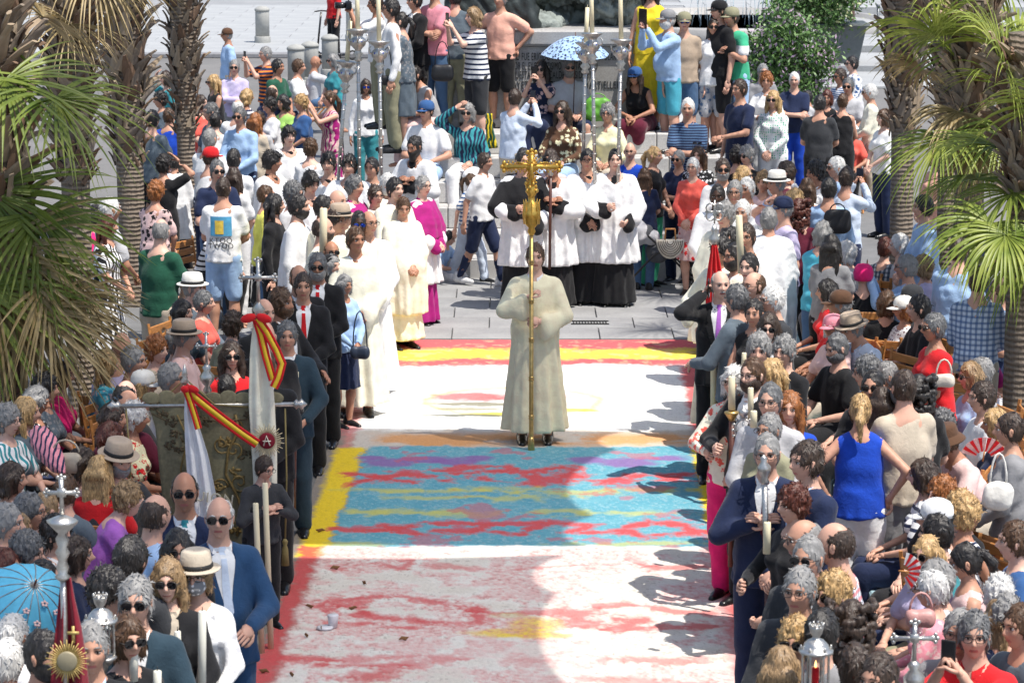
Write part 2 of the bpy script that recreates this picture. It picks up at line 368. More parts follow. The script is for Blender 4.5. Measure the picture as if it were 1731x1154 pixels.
#   pose: seated, lean deg, (x,y,z) of the +x wrist, of the -x wrist, poles, 'abs' when given in world of the body
UPN=Vector((0,0,.93))
POSES=dict(
 st=(0,0,(.25,-.05,.82),(-.25,-.05,.82),(.25,.6,0),(-.25,.6,0)),
 cl=(0,2,(.03,-.25,.98),(-.05,-.25,.97),(.8,.4,-.2),(-.8,.4,-.2)),
 ph=(0,2,(.055,-.36,1.50),(-.055,-.36,1.50),(.5,-.1,-1),(-.5,-.1,-1)),
 cd=(0,0,(.13,-.27,.98),(-.10,-.30,1.14),(.8,.4,-.4),(-.8,.3,-.5)),
 cr=(0,0,(-.09,-.19,1.13),(.10,-.23,1.12),(1,-.1,-.4),(-1,-.1,-.4)),
 hh=(0,0,(.21,.04,1.0),(-.21,.04,1.0),(1,.6,0),(-1,.6,0)),
 er=(0,3,(.20,-.16,.95),(-.13,-.10,1.53),(.4,.8,0),(-.7,-.5,-1)),
 go=(0,0,(.08,-.34,1.08),(-.25,-.04,.82),(.7,.4,-.4),(-.25,.6,0)),
 cs=(0,0,(.035,-.25,1.10),(-.055,-.27,1.31),(.9,.2,-.5),(-.9,.1,-.7)),
 wv=(0,0,(.25,-.05,.82),(-.12,-.13,1.66),(.25,.6,0),(-1,-.3,-.2)),
 re=(0,10,(.12,-.48,1.18),(-.18,-.28,1.0),(.5,.2,-1),(-.5,.3,-.6)),
 pr=(0,6,(.045,-.22,1.22),(-.045,-.22,1.22),(.8,0,-.8),(-.8,0,-.8)),
 wk=(0,3,(.27,-.16,.86),(-.26,.10,.84),(.2,.7,0),(-.2,.7,0)),
 si=(1,3,(.10,-.30,.66),(-.06,-.32,.67),(.7,.5,-.2),(-.7,.5,-.2)),
 sn=(1,24,(.07,-.46,.64),(-.05,-.44,.66),(.8,.2,-.2),(-.8,.2,-.2)),
 sp=(1,2,(.055,-.36,1.10),(-.055,-.36,1.10),(.5,-.1,-1),(-.5,-.1,-1)),
 sc=(1,10,(.10,-.32,.68),(-.02,-.17,1.06),(.7,.5,-.2),(-.6,-.5,-1)),
 sr=(1,4,(-.09,-.20,.76),(.10,-.24,.75),(1,-.1,-.4),(-1,-.1,-.4)),
 sw=(1,2,(.10,-.30,.66),(-.13,-.12,1.26),(.7,.5,-.2),(-1,-.3,-.2)),
)
def skel(pose,sex):
    P=POSES[pose]; seated=P[0]; lean=math.radians(P[1]); f=sex in'fg'; J={}
    piv=Vector((0,0,.53)) if seated else Vector((0,0,.93))
    R=Matrix.Rotation(lean,3,'X')      # +lean about X moves up-vector towards -Y
    if (R@Vector((0,0,1))).y>0: R=Matrix.Rotation(-lean,3,'X')
    J['R']=R; U=lambda p: R@(Vector(p)-UPN)+piv
    J['U']=U; sx=.138 if f else .160
    J['sh']=[U((sx,0,1.365)),U((-sx,0,1.365))]
    J['head']=U((0,-.022,1.602)); J['seated']=seated; l1,l2=(.27,.245) if f else (.285,.26)
    J['arm']=[]
    for i in(0,1):
        wr=Vector(P[2+i]); e,wr=ik(J['sh'][i],wr,l1,l2,P[4+i]); J['arm'].append((J['sh'][i],e,wr))
    hx=.085; J['leg']=[]
    for i,s in enumerate((1,-1)):
        if seated: hip=Vector((s*hx,-.02,.53)); kn=Vector((s*(.10 if f else .14),-.44,.52)); an=Vector((s*(.08 if f else .13),-.42+.05*(s if f else 0),.09))
        elif pose=='wk': hip=Vector((s*hx,0,.90)); kn=Vector((s*.085,-.04-.14*s,.49)); an=Vector((s*.08,-.26*s+.02,.10+(.04 if s<0 else 0)))
        else: hip=Vector((s*hx,0,.90)); kn=Vector((s*.10,-.01,.49)); an=Vector((s*(.11 if not f else .085),.02,.085))
        J['leg'].append((hip,kn,an))
    return J
_geo={}
def HM(J,hy,hp):
    """head matrix in body space (yaw hy degrees, + = same sense as body yaw; pitch hp, + = looks down)"""
    return Matrix.Translation(J['head'])@Matrix.Rotation(math.radians(hy),4,'Z')@Matrix.Rotation(math.radians(hp),4,'X')@Matrix.Diagonal((.94,.95,.96,1))
# head in its own space: looks to -Y
def head_geo(sex):
    key=('head',sex)
    if key in _geo: return _geo[key]
    nu,nv=42,36; f=sex in'fg'
    s=np.linspace(-1,1,nu,endpoint=False); th=PI*(.45*s+.55*s**3)
    t=np.linspace(-1,1,nv+1); ph=PI/2*(.78*t+.22*t**3)
    T,Pp=np.meshgrid(th,ph[1:-1]); sx,sy,sz=(.074,.096,.118) if not f else (.070,.091,.113)
    x=sx*np.cos(Pp)*np.sin(T); y=-sy*np.cos(Pp)*np.cos(T); z=sz*np.sin(Pp)
    zn=np.clip(-z/sz,0,1); x*=1-.34*zn**1.6; x*=1-.06*np.clip(z/sz,0,1)
    fr=y<0
    y=np.where(fr,y*(1-.10*zn),y*(1-.55*zn**1.1)); y=np.where(fr,y-.008*np.exp(-((z+.098)/.018)**2-(x/.025)**2),y)
    y=np.where(fr,np.maximum(y,-.090-.01*0),y)
    g=lambda a,b: np.exp(-(a/b)**2)
    F=fr.astype(float)
    y-=F*(.021*g(z+.020,.015)+.013*g(z+.004,.018)+.004*g(z-.018,.014))*g(x,.0115)
    y-=F*.006*g(z+.026,.008)*g(np.abs(x)-.011,.007)
    y+=F*.011*np.exp(-((np.abs(x)-.031)/.017)**2-((z-.012)/.013)**2)
    y-=F*.0045*g(z-.034,.010)*g(x,.05)
    y-=F*.007*g(z+.057,.009)*g(x,.020); y+=F*.003*g(z+.0565,.0022)*g(x,.018); y+=F*.004*g(z+.074,.006)*g(x,.018)
    y-=F*.004*g(z+.02,.02)*g(np.abs(x)-.046,.018)
    V=np.stack([x,y,z],-1).reshape(-1,3); rows=nv-1
    Q=[[i*nu+k,i*nu+(k+1)%nu,(i+1)*nu+(k+1)%nu,(i+1)*nu+k] for i in range(rows-1) for k in range(nu)]
    V=np.vstack([V,[(0,0,-sz)],[(0,0,sz)]]); b=rows*nu
    Tt=[[b,(k+1)%nu,k] for k in range(nu)]+[[b+1,(rows-1)*nu+k,(rows-1)*nu+(k+1)%nu] for k in range(nu)]
    m=MB(); Q=np.array(Q); cen=V[Q].mean(1)
    lip=(cen[:,1]<-.05)&(np.abs(cen[:,2]+.0575)<.0068)&(np.abs(cen[:,0])<.0225)
    m.V=[V]; m.n=len(V); m.Q=[Q]; m.qm=list(np.where(lip,3,0)); m.T=[np.array(Tt)]; m.tm=[0]*len(Tt)
    for sgn in(1,-1):
        m.ell((sgn*.0305,-.0755,.010),(.0145,.012,.0078),8,5,1); m.ell((sgn*.0305,-.0845,.0100),(.0072,.0048,.0066),8,4,2)
        # upper lid line and brow
        m.tube([(sgn*.015,-.0855,.0145),(sgn*.030,-.0885,.0195),(sgn*.046,-.079,.0125)],[.0018,.0030,.0016],5,2)
        m.tube([(sgn*.013,-.0925,.031),(sgn*.028,-.0935,.0365),(sgn*.050,-.079,.029)],[.0030,.0042,.0015],5,4)
        E=Matrix.Rotation(sgn*.32,3,'Z')
        m.ell((sgn*.0755,.006,-.004),(.008,.019,.030),8,6,0,E); m.ell((sgn*.0785,.012,.004),(.007,.012,.018),6,5,0,E)
    _geo[key]=m; return m
def hand_geo(side,curl):
    """wrist at origin, fingers along -Z, palm faces -Y... built for the +x side, mirrored for the other"""
    key=('hand',side,curl)
    if key in _geo: return _geo[key]
    m=MB(); m.ell((0,0,-.045),(.040,.016,.056),8,6)
    m.tube([(0,0,.02),(0,0,-.03)],[.025,.026],8,0,True,.8)
    c=math.radians(curl)
    for i,(x,L) in enumerate(((-.029,.072),(-.010,.080),(.010,.075),(.028,.060))):
        p=Vector((x,-.002,-.085)); d=0; pts=[p]; 
        for sgm,k in((.45,.6),(.32,1.0),(.23,.7)):
            d+=c*k; p=p+Vector((x*.04/.03*L*sgm*.15,-math.sin(d)*L*sgm,-math.cos(d)*L*sgm)); pts.append(p)
        m.tube(pts,[.0095,.009,.008,.006],6)
    p=Vector((-.032,-.004,-.030)); pts=[p,p+Vector((-.022,-.014,-.028)),p+Vector((-.026+.012*c,-.034,-.050)),p+Vector((-.020+.025*c,-.046,-.066))]
    m.tube(pts,[.013,.011,.010,.007],6)
    if side<0:
        for v in m.V: v[:,0]*=-1
        m.Q=[q[:,::-1] for q in m.Q]; m.T=[q[:,::-1] for q in m.T]
    _geo[key]=m; return m
CURL=dict(st=18,cl=45,ph=70,cd=88,cr=30,hh=35,er=70,go=12,cs=92,wv=12,re=25,pr=20,wk=25,si=35,sn=40,sp=70,sc=75,sr=30,sw=12)
def arm_hand(J,pose,i):
    sh,e,wr=J['arm'][i]; d=(wr-e).normalized()
    if pose in('cd','cs','re') : d=(d+Vector((0,-.2,.35))*.6).normalized()
    z=-d; s=1 if i==0 else -1
    if pose in('cd','cs','ph','sp','er'): palm=Vector((-s*.9,-.3,0))
    elif pose in('st','wk'): palm=Vector((-s,0,0))
    elif pose in('cl','cr','si','sn','sr'): palm=Vector((0,.5,-1)) if J['seated'] else Vector((0,1,-.3))
    elif pose=='pr': palm=Vector((-s,0,0))
    else: palm=Vector((-s*.4,.6,-.6))
    yv=-(palm-z*palm.dot(z)); yv.normalize(); xv=yv.cross(z)
    return Matrix(((xv.x,yv.x,z.x,wr.x),(xv.y,yv.y,z.y,wr.y),(xv.z,yv.z,z.z,wr.z),(0,0,0,1)))
def body_sdf(pose,sex,h=.02):
    J=skel(pose,sex); f=sex in'fg'; U=J['U']; R=J['R']; fn=R@Vector((0,1,0))
    s=SDF((-.42,-.78,0) ,(.42,.32,1.62),h); c=lambda a,b,ra,rb=None,k=.03,fl=1.: s.cap(a,b,ra,rb,k,fl,fn)
    c(U((0,0,.93)),U((0,0,.98)),.155,.15,.03,1.35); c(U((0,0,.99)),U((0,0,1.2)),.115 if f else .135,.135 if f else .155,.04,1.35)
    c(U((0,0,1.2)),U((0,0,1.36)),.135 if f else .155,.12,.04,1.35); c(U((-.11,0,1.37)),U((.11,0,1.37)),.052,k=.04)
    c(U((0,.012,1.40)),U((0,-.012,1.55)),.058 if not f else .048,.054 if not f else .045,.03)
    for i in(0,1):
        sh,e,wr=J['arm'][i]; t=.85 if f else 1
        c(sh,e,.052*t,.040*t); c(e,wr,.040*t,.027*t,.015)
        hip,kn,an=J['leg'][i]
        c(hip,kn,.088,.055); c(kn,kn.lerp(an,.35),.054,.056,.02); c(kn.lerp(an,.3),an,.055,.036,.02)
        c(an+Vector((0,.03,-.04)),an+Vector((0,-.15,-.055)),.036,.024,.02)
    V,Q=s.mesh(); return V,Q,J
def body_mesh(pose,sex,hy,hp):
    key=('body',pose,sex,hy,hp)
    if key in _geo: return _geo[key]
    bk=('bs',pose,sex)
    if bk not in _geo: _geo[bk]=body_sdf(pose,sex)
    V,Q,J=_geo[bk]; m=MB(); m.add(V,Q)
    def merge(g,M):
        A=np.array(M); n0=m.n
        W=np.concatenate(g.V)@A[:3,:3].T+A[:3,3]; m.V.append(W)
        for q in g.Q: m.Q.append(q+n0)
        for q in g.T: m.T.append(q+n0)
        m.qm+=list(g.qm); m.tm+=list(g.tm); m.n+=len(W)
    merge(head_geo(sex),HM(J,hy,hp))
    for i in(0,1): merge(hand_geo(1 if i==0 else -1,CURL[pose]),arm_hand(J,pose,i))
    me=m.mesh('body_%s_%s'%(pose,sex)); _geo[key]=me; return me
def top_prims(s,J,f,inf,zb,sleeve,coat=False,heavy=0):
    U=J['U']; fn=J['R']@Vector((0,1,0)); c=lambda a,b,ra,rb=None,k=.03,fl=1.: s.cap(a,b,ra,rb,k,fl,fn)
    w=0 if not f else -.014
    # torso
    c(U((0,0,1.02)),U((0,0,1.2)),.150+inf+w*1.3,.165+inf+w,.04,1.38); c(U((0,0,1.2)),U((0,-.005,1.31)),.160+inf+w,.135+inf,.04,1.38)
    q=.112 if f else .132
    for sg in(1,-1): c(U((sg*.035,0,1.405)),U((sg*q,0,1.362)),.050+inf*.5,.056+inf*.6,.045)
    if heavy: s.ell(U((0,-.055,1.08)),(.165,.15,.17),.05)
    if f:
        for q in(1,-1): s.ell(U((q*.068,-.105,1.265)),(.062,.055,.06),.04)
    c(U((0,0,.97 if not J['seated'] else .92)),U((0,0,1.05)),.160+inf+ (.006 if f else 0),.152+inf,.04,1.38)
    if not J['seated']: s.bell([1.06,.95,zb+.02],[.152+inf,.172+inf,.186+inf],[.112+inf,.128+inf,.140+inf],8,.010,(0,0),.03,3)
    for i in(0,1):
        sh,e,wr=J['arm'][i]; s_=1 if i==0 else -1; t=.9 if f else 1
        if sleeve=='none': continue
        if sleeve=='short': c(sh,sh.lerp(e,.66),.052*t+inf,.058*t+inf*.9,.03)
        elif sleeve=='wide3':
            c(sh,e,.062+inf*.7,.082,.03); dn=Vector((0,0,-.05)); c(e+dn*.3,e.lerp(wr,.50)+dn,.075,.095,.04)
        elif sleeve=='wide': 
            c(sh,e,.058+inf*.7,.066,.03); dn=Vector((0,0,-.075)); c(e,e.lerp(wr,.80),.056,.055,.03); c(e.lerp(wr,.25)+dn*.6,e.lerp(wr,.74)+dn,.045,.065,.05); c(e.lerp(wr,.6)+dn,e.lerp(wr,.78)+dn*1.9,.06,.045,.05)
        else:
            c(sh,e,.050*t+inf*.8,.043*t+inf*.8,.03); c(e,e.lerp(wr,.96),.043*t+inf*.8,.031*t+inf*.7,.02)
    # neck opening
    s.cap(U((0,-.030,1.432)),U((0,-.02,1.60)),.050 if not coat else .058,.080,0,1,op='s')
def garment(kind,pose,sex,heavy=0):
    """returns a shared mesh for one garment"""
    key=('g',kind,pose,sex,heavy)
    if key in _geo: return _geo[key]
    J=skel(pose,sex); f=sex in'fg'; h=.0165; lo,hi=(-.56,-.8,0),(.56,.42,1.56)
    s=SDF(lo,hi,h); am=.006; c=lambda a,b,ra,rb=None,k=.03,fl=1.: s.cap(a,b,ra,rb,k,fl)
    if kind=='tee': top_prims(s,J,f,.013,.84,'short',heavy=heavy); am=.007
    elif kind=='slv': top_prims(s,J,f,.012,.84,'none',heavy=heavy)
    elif kind=='long': top_prims(s,J,f,.013,.84,'long',heavy=heavy); am=.008
    elif kind=='suit': top_prims(s,J,f,.022,.78,'long',True,heavy=heavy); am=.006
    elif kind in('tr','sh','js'):
        inf=.022 if kind!='js' else .012
        U=J['U']; c(U((0,0,.93)),U((0,0,1.0)),.160,.15,.03,1.32)
        for hip,kn,an in J['leg']:
            if kind=='sh': c(hip,hip.lerp(kn,.92),.100+.01,.088,.03)
            else: c(hip,kn,.092+inf,.060+inf,.03); c(kn,an.lerp(kn,.02),.060+inf,.048+inf,.02)
    elif kind=='sk':
        if J['seated']:
            U=J['U']; c(U((0,0,.93)),U((0,0,1.0)),.17,.15,.03,1.32)
            for hip,kn,an in J['leg']: c(hip,kn,.12,.085,.08); c(kn,kn.lerp(an,.35),.085,.09,.08)
            c(Vector((0,-.1,.54)),Vector((0,-.42,.53)),.10,.08,.05)
        else: s.bell([1.05,.93,.45],[.14,.175,.20],[.10,.13,.17],9,.014,(0,0),.03,5)
    elif kind=='dress':   # waist to calf
        if J['seated']:
            U=J['U']; c(U((0,0,.93)),U((0,0,1.05)),.17,.14,.03,1.32)
            for hip,kn,an in J['leg']: c(hip,kn,.12,.09,.08); c(kn,kn.lerp(an,.75),.09,.10,.08)
        else: s.bell([1.08,.95,.25],[.13,.17,.26],[.10,.13,.22],10,.02,(0,0),.03,6)
    elif kind=='robe':
        top_prims(s,J,f,.018,1.0,'wide'); s.bell([1.36,1.2,1.0,.6,.13],[.15,.172,.182,.222,.272],[.11,.15,.165,.20,.235],8,.032,(0,0),.05,hash_(pose),1.0); am=.0028
    elif kind=='chas':   # chasuble: a wide cone over the arms
        top_prims(s,J,f,.03,1.0,'wide'); s.bell([1.42,1.3,1.1,.8,.42],[.14,.22,.265,.275,.27],[.11,.17,.22,.24,.23],9,.034,(0,-.03),.06,hash_(pose)+2,1.0); s.bell([.6,.12],[.21,.25],[.17,.21],9,.02,(0,0),.02,4)
    elif kind=='surp':   # white surplice to mid-thigh
        top_prims(s,J,f,.032,1.0,'wide3'); s.bell([1.34,1.15,.9,.50],[.155,.19,.225,.27],[.12,.165,.195,.23],11,.030,(0,0),.05,hash_(pose)+1,.8); s.cap(J['U']((0,-.035,1.40)),J['U']((0,-.02,1.6)),.082,.10,0,1,op='s')
    elif kind=='cass':   # black cassock below the surplice
        s.bell([1.0,.7,.06],[.17,.19,.245],[.13,.16,.20],8,.022,(0,0),.02,hash_(pose)+4)
        s.cap(J['U']((0,.0,1.28)),J['U']((0,0,1.37)),.135,.10,.03,1.3); c(J['U']((0,.0,1.36)),J['U']((0,-.01,1.475)),.088,.066,.03)
        for i in(0,1):
            sh,e,wr=J['arm'][i]; c(e,e.lerp(wr,.97),.052,.046,.02); c(e.lerp(wr,.45)+Vector((0,0,-.05)),e.lerp(wr,.95)+Vector((0,0,-.07)),.05,.068,.03)
        s.cap(J['U']((0,-.02,1.46)),J['U']((0,-.03,1.60)),.056,.09,0,1,op='s')
    elif kind=='mozz':   # short cape to the elbows
        s.bell([1.44,1.38,1.25,1.02],[.10,.20,.265,.31],[.085,.14,.20,.235],7,.014,(0,-.015),.03,2,.8)
        for sh,e,wr in J['arm']: c(sh,e,.085,.105,.05)
        s.cap(J['U']((0,-.02,1.46)),J['U']((0,-.03,1.60)),.056,.09,0,1,op='s')
    elif kind in('sock0','sock1'):
        for hip,kn,an in J['leg'][int(kind[4]):int(kind[4])+1]: c(kn.lerp(an,.30),an,.062,.042,.02)
    V,Q=s.mesh(); V=relax(V,Q,1,.5)
    V=wrinkle(V,Q,am,hash_(kind+pose))
    me=mesh_np('%s_%s'%(kind,pose),V,[Q]); _geo[key]=me; return me
def hash_(t): return sum(ord(ch)*(i+3) for i,ch in enumerate(str(t)))%97
def shoe_mesh(pose,sex):
    key=('shoe',pose,sex)
    if key in _geo: return _geo[key]
    J=skel(pose,sex); out=[]
    for hip,kn,an in J['leg']:
        s=SDF((-.1,-.3,-.02),(.1,.15,.2),.011); s.cap((0,.035,.045),(0,-.12,.030),.048,.034,.02); s.cap((0,-.06,.03),(0,-.185,.022),.042,.030,.02); s.cap((0,.03,.05),(0,.03,.10),.045,.045,.02)
        sl,X,Y,Z=s.sub((-.1,-.3,-.02),(.1,.15,.2)); s.F[sl]=np.maximum(s.F[sl],.0-Z)
        V,Q=s.mesh(); out.append((mesh_np('shoe',V,[Q]),Matrix.Translation(Vector((an.x,an.y,an.z-.085))) ))
    _geo[key]=out; return out
# ---------------------------------------------- hair, hats, glasses: in head space, shared
def hair_mesh(style,sex='m'):
    key=('hair',style,sex)
    if key in _geo: return _geo[key]
    h=.0085; s=SDF((-.17,-.17,-.50),(.17,.24,.22),h); r=np.random.default_rng(hash_(style))
    fw=1.0 if sex in'mb' else .96
    def nz(a,fr):
        ks=r.normal(size=(5,3))*fr; ph=r.uniform(0,6,5)
        return lambda X,Y,Z: a*sum(np.sin(X*k[0]+Y*k[1]+Z*k[2]*.6+p) for k,p in zip(ks,ph))/3
    def face(zc=-.045,rz=.105,yc=-.125,ry=.085,rx=.066): s.ell((0,yc-.002,zc+.006),(rx+.006,ry+.004,rz+.010),0,'s')
    def under(z=-.03,y=-.02): # cut everything below the ears in front
        s.ell((0,y-.055,z-.075),(.12,.10,.08),0,'s')
    T=dict(crop=.0042,short=.007,wavy=.010,bob=.012,long=.010,longcurl=.014,pony=.005,bun=.005,curly=.013,afro=.03,fringe=.003,bald=.0,youth=.010,back=.0075)
    t=T.get(style,.01)
    E=(.0765*fw+t,.098*fw+t,.117*fw+t)
    if style=='fringe' or style=='crown':
        s.ell((0,.012,.006),(.0795,.099,.116),0,nz=nz(.002,90)); s.ell((0,-.05,.100),(.082,.105,.085),0,'s'); s.ell((0,.0,.15),(.066,.10,.085),0,'s'); face(); s.ell((0,.03,-.130),(.12,.14,.085),0,'s'); s.ell((0,-.13,-.01),(.12,.135,.16),0,'s')
    else:
        n_=dict(curly=(.012,110),afro=(.018,90),bob=(.005,70),long=(.005,60),wavy=(.007,80),youth=(.008,85)).get(style,(.004,95))
        s.ell((0,.012,.012+(.004 if t>.012 else 0)),E,0,nz=nz(*n_))
        face(*{'crop':(-.045,.108),'short':(-.045,.106),'wavy':(-.045,.104),'youth':(-.055,.098,-.125,.085,.064),'bob':(-.05,.100),'long':(-.045,.107,-.13,.085,.058),'pony':(-.04,.112,-.125,.085,.07),'bun':(-.04,.112,-.125,.085,.07),'curly':(-.05,.100,-.14,.09,.062),'afro':(-.05,.098,-.15,.09,.06),'back':(-.04,.112)}.get(style,(-.045,.106)))
        if style in('crop','short','wavy','youth','back','pony','bun','curly'):
            s.ell((0,.035,-.150 if style!='curly' else -.165),(.13,.13,.085),0,'s'); s.ell((0,-.075,-.075),(.13,.085,.075),0,'s')
        if style=='youth':
            for q in range(9): a=r.uniform(-.05,.05); s.cap((a,-.04,.115),(a+r.uniform(-.02,.02),-.102,.062+r.uniform(0,.02)),.016,.009,.006)
        if style in('curly','afro'):
            for q in range(70):
                th=r.uniform(-PI,PI); ph=r.uniform(-.35,1.45); rr=r.uniform(.012,.019)
                if abs(th)<1.0 and ph<.65: continue
                s.ell((E[0]*.95*math.cos(ph)*math.sin(th),-E[1]*.95*math.cos(ph)*math.cos(th)+.012,E[2]*.95*math.sin(ph)+.012),(rr,rr,rr),.006)
        if style=='bob':
            for q in(1,-1): s.cap((q*.078,.0,.02),(q*.080,.0,-.085),.026,.020,.02,1)
            s.cap((-.05,.075,0),(.05,.075,0),.04,k=.02); s.cap((-.055,.06,-.085),(.055,.06,-.085),.034,k=.03)
            for q in range(14): a=r.uniform(.3,2*PI-.3); x,y=.085*math.sin(a),-.075*math.cos(a); 
        if style in('long','longcurl'):
            for q in(1,-1): s.cap((q*.076,.0,.03),(q*.088,.01,-.10),.024,.028,.02); s.cap((q*.088,.01,-.10),(q*.085,-.015,-.24),.028,.016,.02)
            s.cap((-.05,.085,0),(.05,.085,0),.04,k=.02)
            for q in range(11): x=-.085+.017*q; s.cap((x,.082,-.02),(x*1.15,.098+r.uniform(-.01,.01),-.30-r.uniform(-.03,.05)),.022,.010,.012)
        if style=='lcurl' or style=='longcurl':
            pass
        if style=='pony':
            s.ell((0,.112,.035),(.022,.02,.022),.01); s.cap((0,.125,.035),(.01,.165,-.04),.026,.034,.015); s.cap((.01,.165,-.04),(0,.150,-.20),.034,.012,.015)
        if style=='bun': s.ell((0,.112,.055),(.042,.036,.040),.01,nz=nz(.005,120))
        if style=='mass':
            pass
    if style=='mass':   # big curly mane
        for q in range(150):
            th=r.uniform(.75,2*PI-.75); z=r.uniform(-.26,.13); R=.100+.03*math.sin((z+.26)*4); s.ell((R*.95*math.sin(th),-R*math.cos(th)+.02,z),(.024,.024,.024),.006)
    # strand grooves
    X,Y,Z=np.meshgrid(*s.ax,indexing='ij'); th=np.arctan2(X,Y); s.F+= (.0022*np.sin(th*34+3*np.sin(Z*30)+9*X)).astype(np.float32)
    V,Q=s.mesh()
    if len(Q)==0: return None
    V=V; N=normals(V,Q); m=MB(); m.add(V,Q)   # loose locks over the shell break up the outline
    V=V*np.array([.97,.97,.97])+np.array([0,.0005,.001]) if style not in('crop','fringe','crown') else V
    n_=dict(crop=90,fringe=90,crown=90,short=260,back=240,bun=200,pony=240).get(style,340); cu=style in('curly','afro','mass','longcurl')
    sel=r.choice(len(V),size=min(n_,len(V)),replace=False); SV=[];SQ=[]
    for i in sel:
        p=V[i]; nn=N[i]
        if nn.dot(p-np.array([0,.01,0]))<0: continue
        fl=np.array([p[0]*.8,(.5 if style in('back','pony','bun') else .12)+p[1]*.6,-.55-.5*(p[2]<0)]) if not cu else r.normal(size=3)
        fl=fl+r.normal(size=3)*(.22 if style not in('youth','short','wavy') else .45); fl-=nn*fl.dot(nn); L=np.linalg.norm(fl)
        if L<1e-3: continue
        fl/=L; sd=np.cross(nn,fl); ln={'crop':.018,'fringe':.02,'short':.034,'youth':.040}.get(style,.030 if cu else .040); ww=.0038; k=len(SV)
        for t,o,w_ in((0,-.001,.6),(.35,.0045,1),(.7,.006,.8),(1,.004+(.006 if cu else .002),.15)):
            q=p+fl*ln*t+nn*o+(sd*.006*math.sin(t*6+i) if cu else 0); SV+= [q-sd*ww*w_,q+sd*ww*w_]
        SQ+= [[k+2*j,k+2*j+1,k+2*j+3,k+2*j+2] for j in range(3)]
    if SV: m.add(np.array(SV),SQ)
    me=m.mesh('hair_'+style); _geo[key]=me; return me
def beard_mesh(kind):
    key=('beard',kind)
    if key in _geo: return _geo[key]
    s=SDF((-.1,-.15,-.2),(.1,.06,.03),.0075)
    if kind=='st': s.cap((-.022,-.094,-.044),(0,-.103,-.040),.006,.009,.006); s.cap((.022,-.094,-.044),(0,-.103,-.040),.006,.009,.006)
    else:
        s.ell((0,-.012,-.045),(.0745,.094,.085),0); s.ell((0,-.10,.03),(.075,.11,.072),0,'s'); s.ell((0,.08,-.03),(.12,.075,.12),0,'s'); s.ell((0,-.02,.04),(.1,.1,.055),0,'s')
        s.cap((-.024,-.092,-.046),(.024,-.092,-.046),.009,k=.006)
        s.ell((0,-.112,-.061),(.018,.022,.006),0,'s')
        if kind=='BD': s.ell((0,-.07,-.12),(.045,.035,.05),.02)
    V,Q=s.mesh(); me=mesh_np('beard_'+kind,V,[Q]); _geo[key]=me; return me
def glasses_mesh(kind):
    key=('gl',kind)
    if key in _geo: return _geo[key]
    m=MB()
    for q in(1,-1):
        cx,cz=q*.032,.008; Mr=Matrix.Rotation(-q*.16,3,'Z')
        pts=[]; rx,rz=(.027,.0205) if kind!='gl' else (.024,.017)
        for a in range(13): an=2*PI*a/12; e=.8; ca,sa=math.cos(an),math.sin(an); pts.append((rx*math.copysign(abs(ca)**e,ca),rz*math.copysign(abs(sa)**e,sa)))
        P=[Vector(Mr@Vector((x,0,z)))+Vector((cx,-.101,cz)) for x,z in pts]
        m.tube(P,.0020 if kind=='gl' else .0028,5,0,False)
        if kind!='gl': 
            b=Vector(Mr@Vector((0,0,0)))+Vector((cx,-.101,cz)); off=Vector((0,-.004,0))
            V=[tuple(b+off)]+[tuple(p) for p in P[:12]]; m.add(V,[],[[0,1+(k+1)%12,1+k] for k in range(12)]+[[0,1+k,1+(k+1)%12] for k in range(12)],1)
        m.tube([(q*.058,-.094,.012),(q*.074,-.05,.012),(q*.0775,.012,.004)],.0024,5,0)
    m.tube([(-.008,-.103,.014),(.008,-.103,.014)],.0024,5,0)
    me=m.mesh('glasses_'+kind,True); _geo[key]=me; return me
